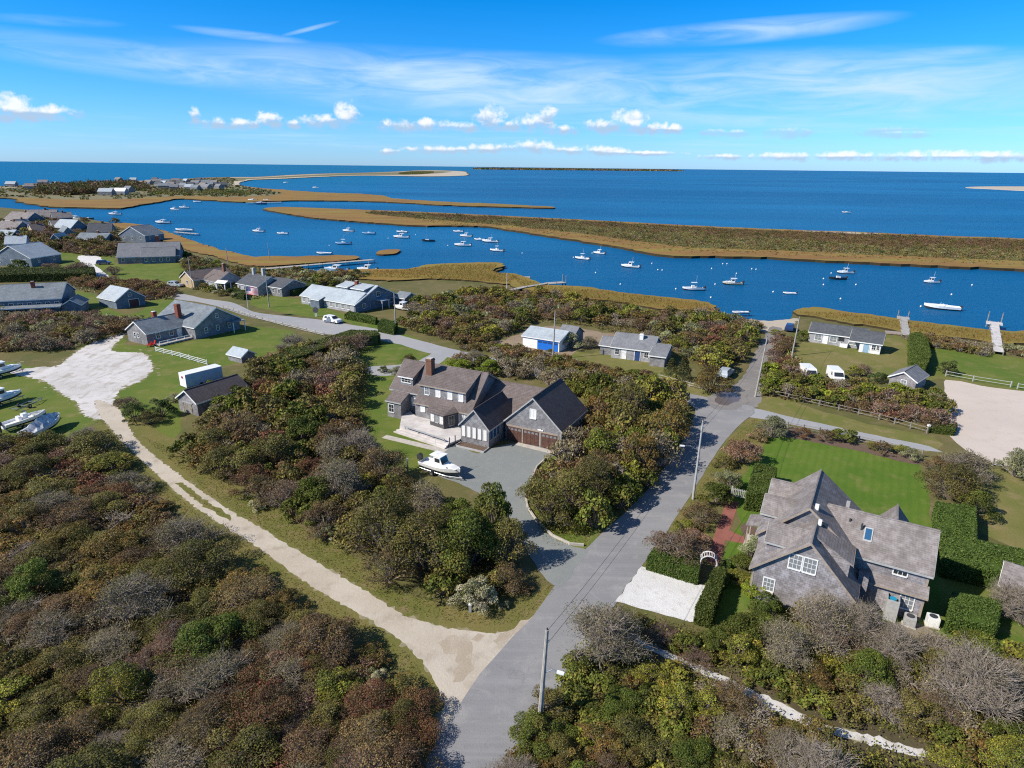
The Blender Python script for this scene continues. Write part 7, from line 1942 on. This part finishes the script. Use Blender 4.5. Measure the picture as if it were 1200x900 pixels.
thicket([(-60, 292), (0, 290), (30, 292), (45, 298), (0, 302), (-60, 312)], 'far', {'dark': 1.5, 'olive': 1.5}, 1.4, 2.4, .9, (.8, 1.1), 36, 800)
thicket([(455, 378), (500, 392), (540, 404), (580, 402), (540, 392), (500, 380)], 'back', {'olive': 1.5, 'brown': 1.5, 'green': .8}, 1.1, 2.0, .9, (.7, 1.0), 37, 800)
thicket([(0, 262), (60, 262), (110, 270), (140, 284), (138, 300), (100, 296), (60, 296), (20, 290), (-40, 285), (-40, 262)], 'far', {'brown': 1.5, 'mauve': 1.5, 'olive': 2, 'dark': 1.0}, 1.8, 3.2, .9, (.9, 1.4), 38, 2500)
thicket([(525, 426), (560, 429), (620, 441), (700, 460), (770, 472), (700, 474), (640, 450), (560, 436)], 'gar', {'brown': 1, 'olive': 2, 'green': 1.4, 'grey': .8}, 1.5, 2.4, .85, (1.05, 1.5), 61, 1800)
for i_, (px_, py_, r_, k_, h_) in enumerate(((22, 268, 3.2, 'brown', 1.3), (50, 272, 3.4, 'mauve', 1.3), (60, 284, 3.6, 'mauve', 1.2), (84, 288, 2.8, 'dark', 1.3), (112, 292, 3.0, 'olive', 1.2), (135, 276, 3.0, 'brown', 1.1), (30, 280, 3.0, 'dark', 1.3), (45, 300, 3.4, 'dark', 1.2), (136, 262, 3.0, 'olive', .9), (100, 262, 3.0, 'brown', 1.0), (58, 292, 3.0, 'brown', 1.2), (24, 318, 3.0, 'dark', 1.1))):
    bush(at(px_, py_), r_, k_, h_, None, 'far', True, 'tree')
finish_bushes(300)

# clipped hedges
def hpx(label, px, zt, seed, pal='clip', zref=0.0, dens=330, leaf=.075): return hedge(label, [at(x, y, zref) for x, y in px], zt, seed, pal, dens, leaf)
hpx('clipped hedge between white shell parking and the arbor garden', [(757, 668), (766, 654), (818, 668), (817, 686)], 1.35, 1)
hpx('tall narrow clipped hedge on the right side of the white parking', [(813, 731), (833, 737), (849, 686), (836, 682)], 1.8, 2)
hpx('large L-shaped clipped hedge to the right of the striped lawn', [(1092, 606), (1138, 612), (1138, 652), (1310, 690), (1310, 726), (1100, 676)], 2.0, 3, 'clip', dens=220, leaf=.09)
hpx('square clipped hedge block below the L-shaped hedge', [(1106, 742), (1162, 754), (1168, 722), (1112, 712)], 1.7, 4, 'clip')
hpx('curved tall hedge running to the dock on the waterside lawn', [(1064, 438), (1082, 442), (1088, 428), (1084, 408), (1076, 400), (1064, 402)], 2.3, 5, 'clip', dens=200, leaf=.1)
hpx('long dark clipped hedge in front of the gable-fronted village house', [(-40, 332), (112, 329), (112, 322), (-40, 323)], 2.6, 6, 'dark', dens=60, leaf=.2)
hpx('small low clipped hedge strip at the corner of the sandy lot', [(1088, 507), (1117, 511), (1120, 502), (1092, 498)], .8, 7, 'clip', dens=250, leaf=.1)
hpx('dark green clipped hedge bounding the cottage lawn', [(292, 441), (352, 418), (412, 398), (442, 399), (446, 404), (415, 407), (360, 428), (300, 448)], 2.3, 8, 'dark', dens=130, leaf=.13)
hpx('low rounded hedge in front of the pale-roofed house', [(404, 374), (440, 381), (442, 377), (410, 370)], 1.2, 9, 'clip', dens=150, leaf=.13)
hpx('square green hedge block at the pole by the pale-roofed house', [(443, 389), (462, 393), (466, 386), (448, 382)], 1.8, 10, 'clip', dens=200, leaf=.11)
hpx('tall hedge screen at the upper end of the brick path', [(872, 598), (903, 602), (907, 566), (882, 562)], 2.2, 11, 'clip')
hpx('clipped hedge on the lawn behind the flagpole', [(272, 349), (286, 352), (290, 346), (276, 344)], 1.4, 12, 'dark', dens=120, leaf=.14)
hpx('low clipped hedge between arbor and cross-gabled house', [(842, 690), (851, 690), (856, 664), (846, 664)], .8, 13, 'clip')
hpx('flat-topped hedge between the village road and pale-roofed house', [(316, 341), (345, 347), (372, 338), (345, 334)], 1.6, 14, 'dark', dens=110, leaf=.15)

# low growth in the thickets, scrub on the island, woods on the far neck, grass
WTH = px_poly([(-120, 535), (60, 530), (105, 525), (130, 560), (190, 615), (262, 668), (335, 717), (408, 760), (460, 800), (486, 838), (480, 890), (462, 960), (-160, 1010)])
MTH = px_poly([(215, 525), (245, 490), (285, 470), (300, 445), (340, 415), (430, 430), (425, 490), (440, 550), (480, 575), (535, 606), (582, 632), (606, 676), (592, 703), (540, 705), (470, 680), (380, 625), (300, 580)])
GTH = px_poly([(640, 625), (625, 585), (650, 555), (690, 520), (690, 470), (640, 440), (540, 418), (600, 430), (700, 457), (775, 470), (795, 495), (770, 540), (730, 592), (690, 628)])
STH = px_poly([(575, 960), (628, 855), (662, 796), (692, 758), (740, 762), (830, 800), (960, 868), (1010, 890), (1010, 990), (560, 990)])
NTH = px_poly([(985, 868), (1080, 898), (1110, 910), (1110, 960), (1010, 960), (1000, 890)])
RTH = px_poly([(1000, 838), (1085, 864), (1120, 900), (1110, 870), (1040, 838)])
PTH = px_poly([(735, 728), (830, 748), (900, 735), (1010, 745), (1100, 755), (1330, 790), (1330, 980), (1100, 900), (1085, 870), (900, 808), (800, 770)])
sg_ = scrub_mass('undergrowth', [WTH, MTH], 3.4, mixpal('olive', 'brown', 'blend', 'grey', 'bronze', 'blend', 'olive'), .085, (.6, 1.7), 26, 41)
scrub_mass('undergrowth', [STH, PTH, GTH, NTH, RTH], 5.0, mixpal('green', 'yellow', 'blend', 'olive', 'bronze'), .085, (.5, 1.6), 24, 42)
BKT = px_poly([(480, 355), (560, 345), (620, 347), (700, 361), (770, 372), (840, 374), (890, 384), (880, 405), (862, 428), (838, 442), (785, 408), (690, 383), (630, 378), (590, 396), (540, 404), (490, 385)])
scrub_mass('undergrowth', [BKT], .8, mixpal('brown', 'olive', 'blend', 'olive', 'silver'), .17, (.5, 1.4), 14, 43)
VLG = [px_poly(q) for q in ([(-60, 372), (100, 372), (195, 372), (146, 392), (90, 410), (-60, 414)], [(80, 325), (140, 332), (205, 340), (205, 352), (150, 352), (90, 340)], [(-60, 268), (60, 268), (140, 285), (136, 302), (60, 295), (-60, 285)], [(212, 296), (270, 312), (345, 316), (440, 322), (380, 332), (300, 352), (225, 340)], [(890, 462), (925, 405), (950, 448), (1100, 462), (1108, 500), (905, 466)])]
scrub_mass('undergrowth', VLG, .9, mixpal('brown', 'olive', 'mauve', 'silver'), .24, (.4, 1.2), 9, 44)


def barpal(r, cen):
    """grey-green bayberry along the harbour side, dark purplish huckleberry inland"""
    out = pick(r, 'silver', len(cen)) * np.array([1.0, .90, .95])
    t = np.array([proj((x, y, 0))[1] for x, y in cen[:, :2]]); x_ = np.array([proj((x, y, 0))[0] for x, y in cen[:, :2]])
    mid = np.interp(x_, [430, 600, 740, 900, 1050, 1200], [251.0, 257.5, 269, 282, 288, 294]) + r.normal(0, 1.4, len(cen)) + 2.6 * np.sin(cen[:, 0] * .11 + 1.3 * np.sin(cen[:, 1] * .09)) + 1.6 * np.sin(cen[:, 0] * .031 + 2.0)
    up = t < mid; k = r.random(len(cen))
    a = pick(r, 'mauve', len(cen)) * np.array([.95, .78, .78]); b = pick(r, 'brown', len(cen)) * np.array([.9, .76, .8]); c = pick(r, 'olive', len(cen)); d = pick(r, 'rust', len(cen)) * .8
    out[up & (k < .45)] = a[up & (k < .45)]; out[up & (k >= .45) & (k < .72)] = b[up & (k >= .45) & (k < .72)]; out[up & (k > .72) & (k < .85)] = c[up & (k > .72) & (k < .85)]; out[up & (k > .85)] = d[up & (k > .85)]
    d2 = pick(r, 'brown', len(cen)) * np.array([1.2, 1.02, 1.0]); lo_ = ~up & (k < .35); out[lo_] = c[lo_]; lo2 = ~up & (k > .6); out[lo2] = d2[lo2]
    return out


o = scrub_mass('island_scrub', [BARSCRUB], .8, barpal, .24, (.2, .9), 13, 45, spread=1.6, jit=.16); o.location.z = .4
o = scrub_mass('island_scrub', [BARSCRUB], .025, mixpal('brown', 'mauve', 'olive', 'dark'), .30, (1.0, 2.4), 40, 55, spread=1.1, jit=.22); o.location.z = .4
BARFRONT = smooth_poly(px_poly([(480, 255), (540, 260), (600, 264.5), (660, 271), (720, 279), (770, 286), (830, 291), (900, 293), (1000, 297.5), (1100, 302), (1200, 306.5), (1320, 314), (1320, 318.5), (1200, 311.5), (1100, 307), (1000, 302.5), (900, 298), (830, 296), (765, 293), (700, 282), (640, 274), (590, 268), (530, 263)], .5), 8, 1.2, 15)
o = scrub_mass('island_scrub', [BARFRONT], .10, mixpal('silver', 'blend', 'olive', 'bronze'), .24, (.2, .6), 10, 54, spread=1.6, jit=.16); o.location.z = .45
farwood = [px_poly(q, .6) for q in ([(44, 228.0), (46, 222), (75, 218.5), (140, 216), (170, 217.5), (172, 224), (120, 226.5), (80, 229)], [(175, 228), (175, 223), (240, 222), (300, 224), (320, 227), (270, 230), (220, 229)])]
o = scrub_mass('far_wood', [farwood[0]], .012, mixpal('dark', 'brown', 'mauve', 'olive'), 1.3, (6, 11.5), 60, 46, spread=.8)
o = scrub_mass('far_wood', [farwood[1]], .012, mixpal('dark', 'brown', 'olive'), 1.0, (2, 4.5), 30, 47, spread=1.2)
o = scrub_mass('far_scrub', [FARLAND], .006, mixpal('olive', 'brown', 'silver', 'dark'), 1.1, (.8, 2.6), 14, 48, spread=1.5); o.location.z = .5
o = scrub_mass('far_scrub', [smooth_poly(px_poly([(470, 202.5), (500, 201), (508, 202), (495, 204.2), (474, 204.6)], .6), 10, 1, 3)], .02, mixpal('dark', 'olive'), 1.2, (1, 4), 20, 49); o.location.z = .5
o = scrub_mass('horizon_wood', [isl], .00035, mixpal('brown', 'mauve', 'dark'), 12, (8, 22), 24, 50, spread=4)


def grass(name, polys, dens, hgt, cols, seed, wid=.03):
    r = np.random.default_rng(seed); T = []; C = []
    for poly in polys:
        X, Y = scatter(poly, dens, r)
        ok = np.ones(len(X), bool)
        n = len(X)
        a = r.uniform(0, 6.28, n); h_ = hgt * r.uniform(.5, 1.4, n); w_ = wid * r.uniform(.6, 1.5, n)
        b0 = np.column_stack([X - np.cos(a) * w_, Y - np.sin(a) * w_, np.zeros(n)]); b1 = np.column_stack([X + np.cos(a) * w_, Y + np.sin(a) * w_, np.zeros(n)])
        tp = np.column_stack([X + r.normal(0, .35, n) * h_, Y + r.normal(0, .35, n) * h_, h_])
        T.append(np.stack([b0, b1, tp], 1)); C.append(np.array(cols)[r.choice(len(cols), n)] * r.uniform(.75, 1.25, (n, 1)))
    o = link_mesh(name, np_mesh(name, np.concatenate(T), 3, ['leaf'], np.concatenate(C))); o['kind'] = 'stuff'; return o


VG = [px_poly(q) for q in ([(165, 510), (200, 540), (250, 582), (310, 619), (370, 655), (430, 690), (480, 719), (530, 729), (575, 734), (612, 728), (640, 700), (650, 692), (632, 672), (600, 706), (540, 708), (470, 684), (400, 645), (300, 588), (230, 540)],
                           [(140, 528), (180, 560), (235, 605), (300, 648), (372, 698), (432, 733), (480, 768), (505, 800), (514, 830), (505, 870), (488, 905), (490, 860), (480, 800), (420, 752), (345, 705), (270, 655), (200, 602)],
                           [(850, 520), (884, 490), (900, 500), (870, 545), (840, 590), (826, 640), (815, 665), (762, 655), (784, 628), (806, 592), (828, 556)],
                           [(700, 742), (722, 710), (812, 734), (840, 745), (790, 758)], [(640, 640), (624, 612), (612, 585), (625, 562), (650, 545), (690, 545), (700, 600), (690, 640)])]
gr = grass('grass', VG, 30, .15, [(.17, .175, .042), (.22, .19, .065), (.14, .155, .036), (.25, .20, .09)], 51, .035)
grass('grass', [px_poly([(206, 567), (235, 589), (272, 610), (240, 588)])], 25, .18, [(.13, .135, .032), (.17, .15, .05)], 52, .03)
MG = [px_poly(q) for q in ([(928, 367), (985, 369), (1060, 379), (1160, 391), (1300, 402), (1300, 410), (1160, 402), (1040, 386), (955, 373)], [(600, 325), (640, 337), (700, 342), (780, 352), (830, 359), (834, 366), (760, 361), (660, 348), (610, 336)], [(385, 325), (430, 319), (475, 318), (520, 312), (583, 311), (577, 319), (608, 325), (598, 333), (510, 328)])]
mg = grass('marsh_grass', MG, 5, .55, [(.20, .115, .026), (.17, .12, .026), (.24, .13, .03)], 53, .07); mg.location.z = .4
LG = [px_poly([(905, 508), (1000, 528), (1078, 546), (1086, 580), (1092, 615), (1000, 560), (960, 545), (900, 560), (872, 600), (866, 590), (885, 545)])]
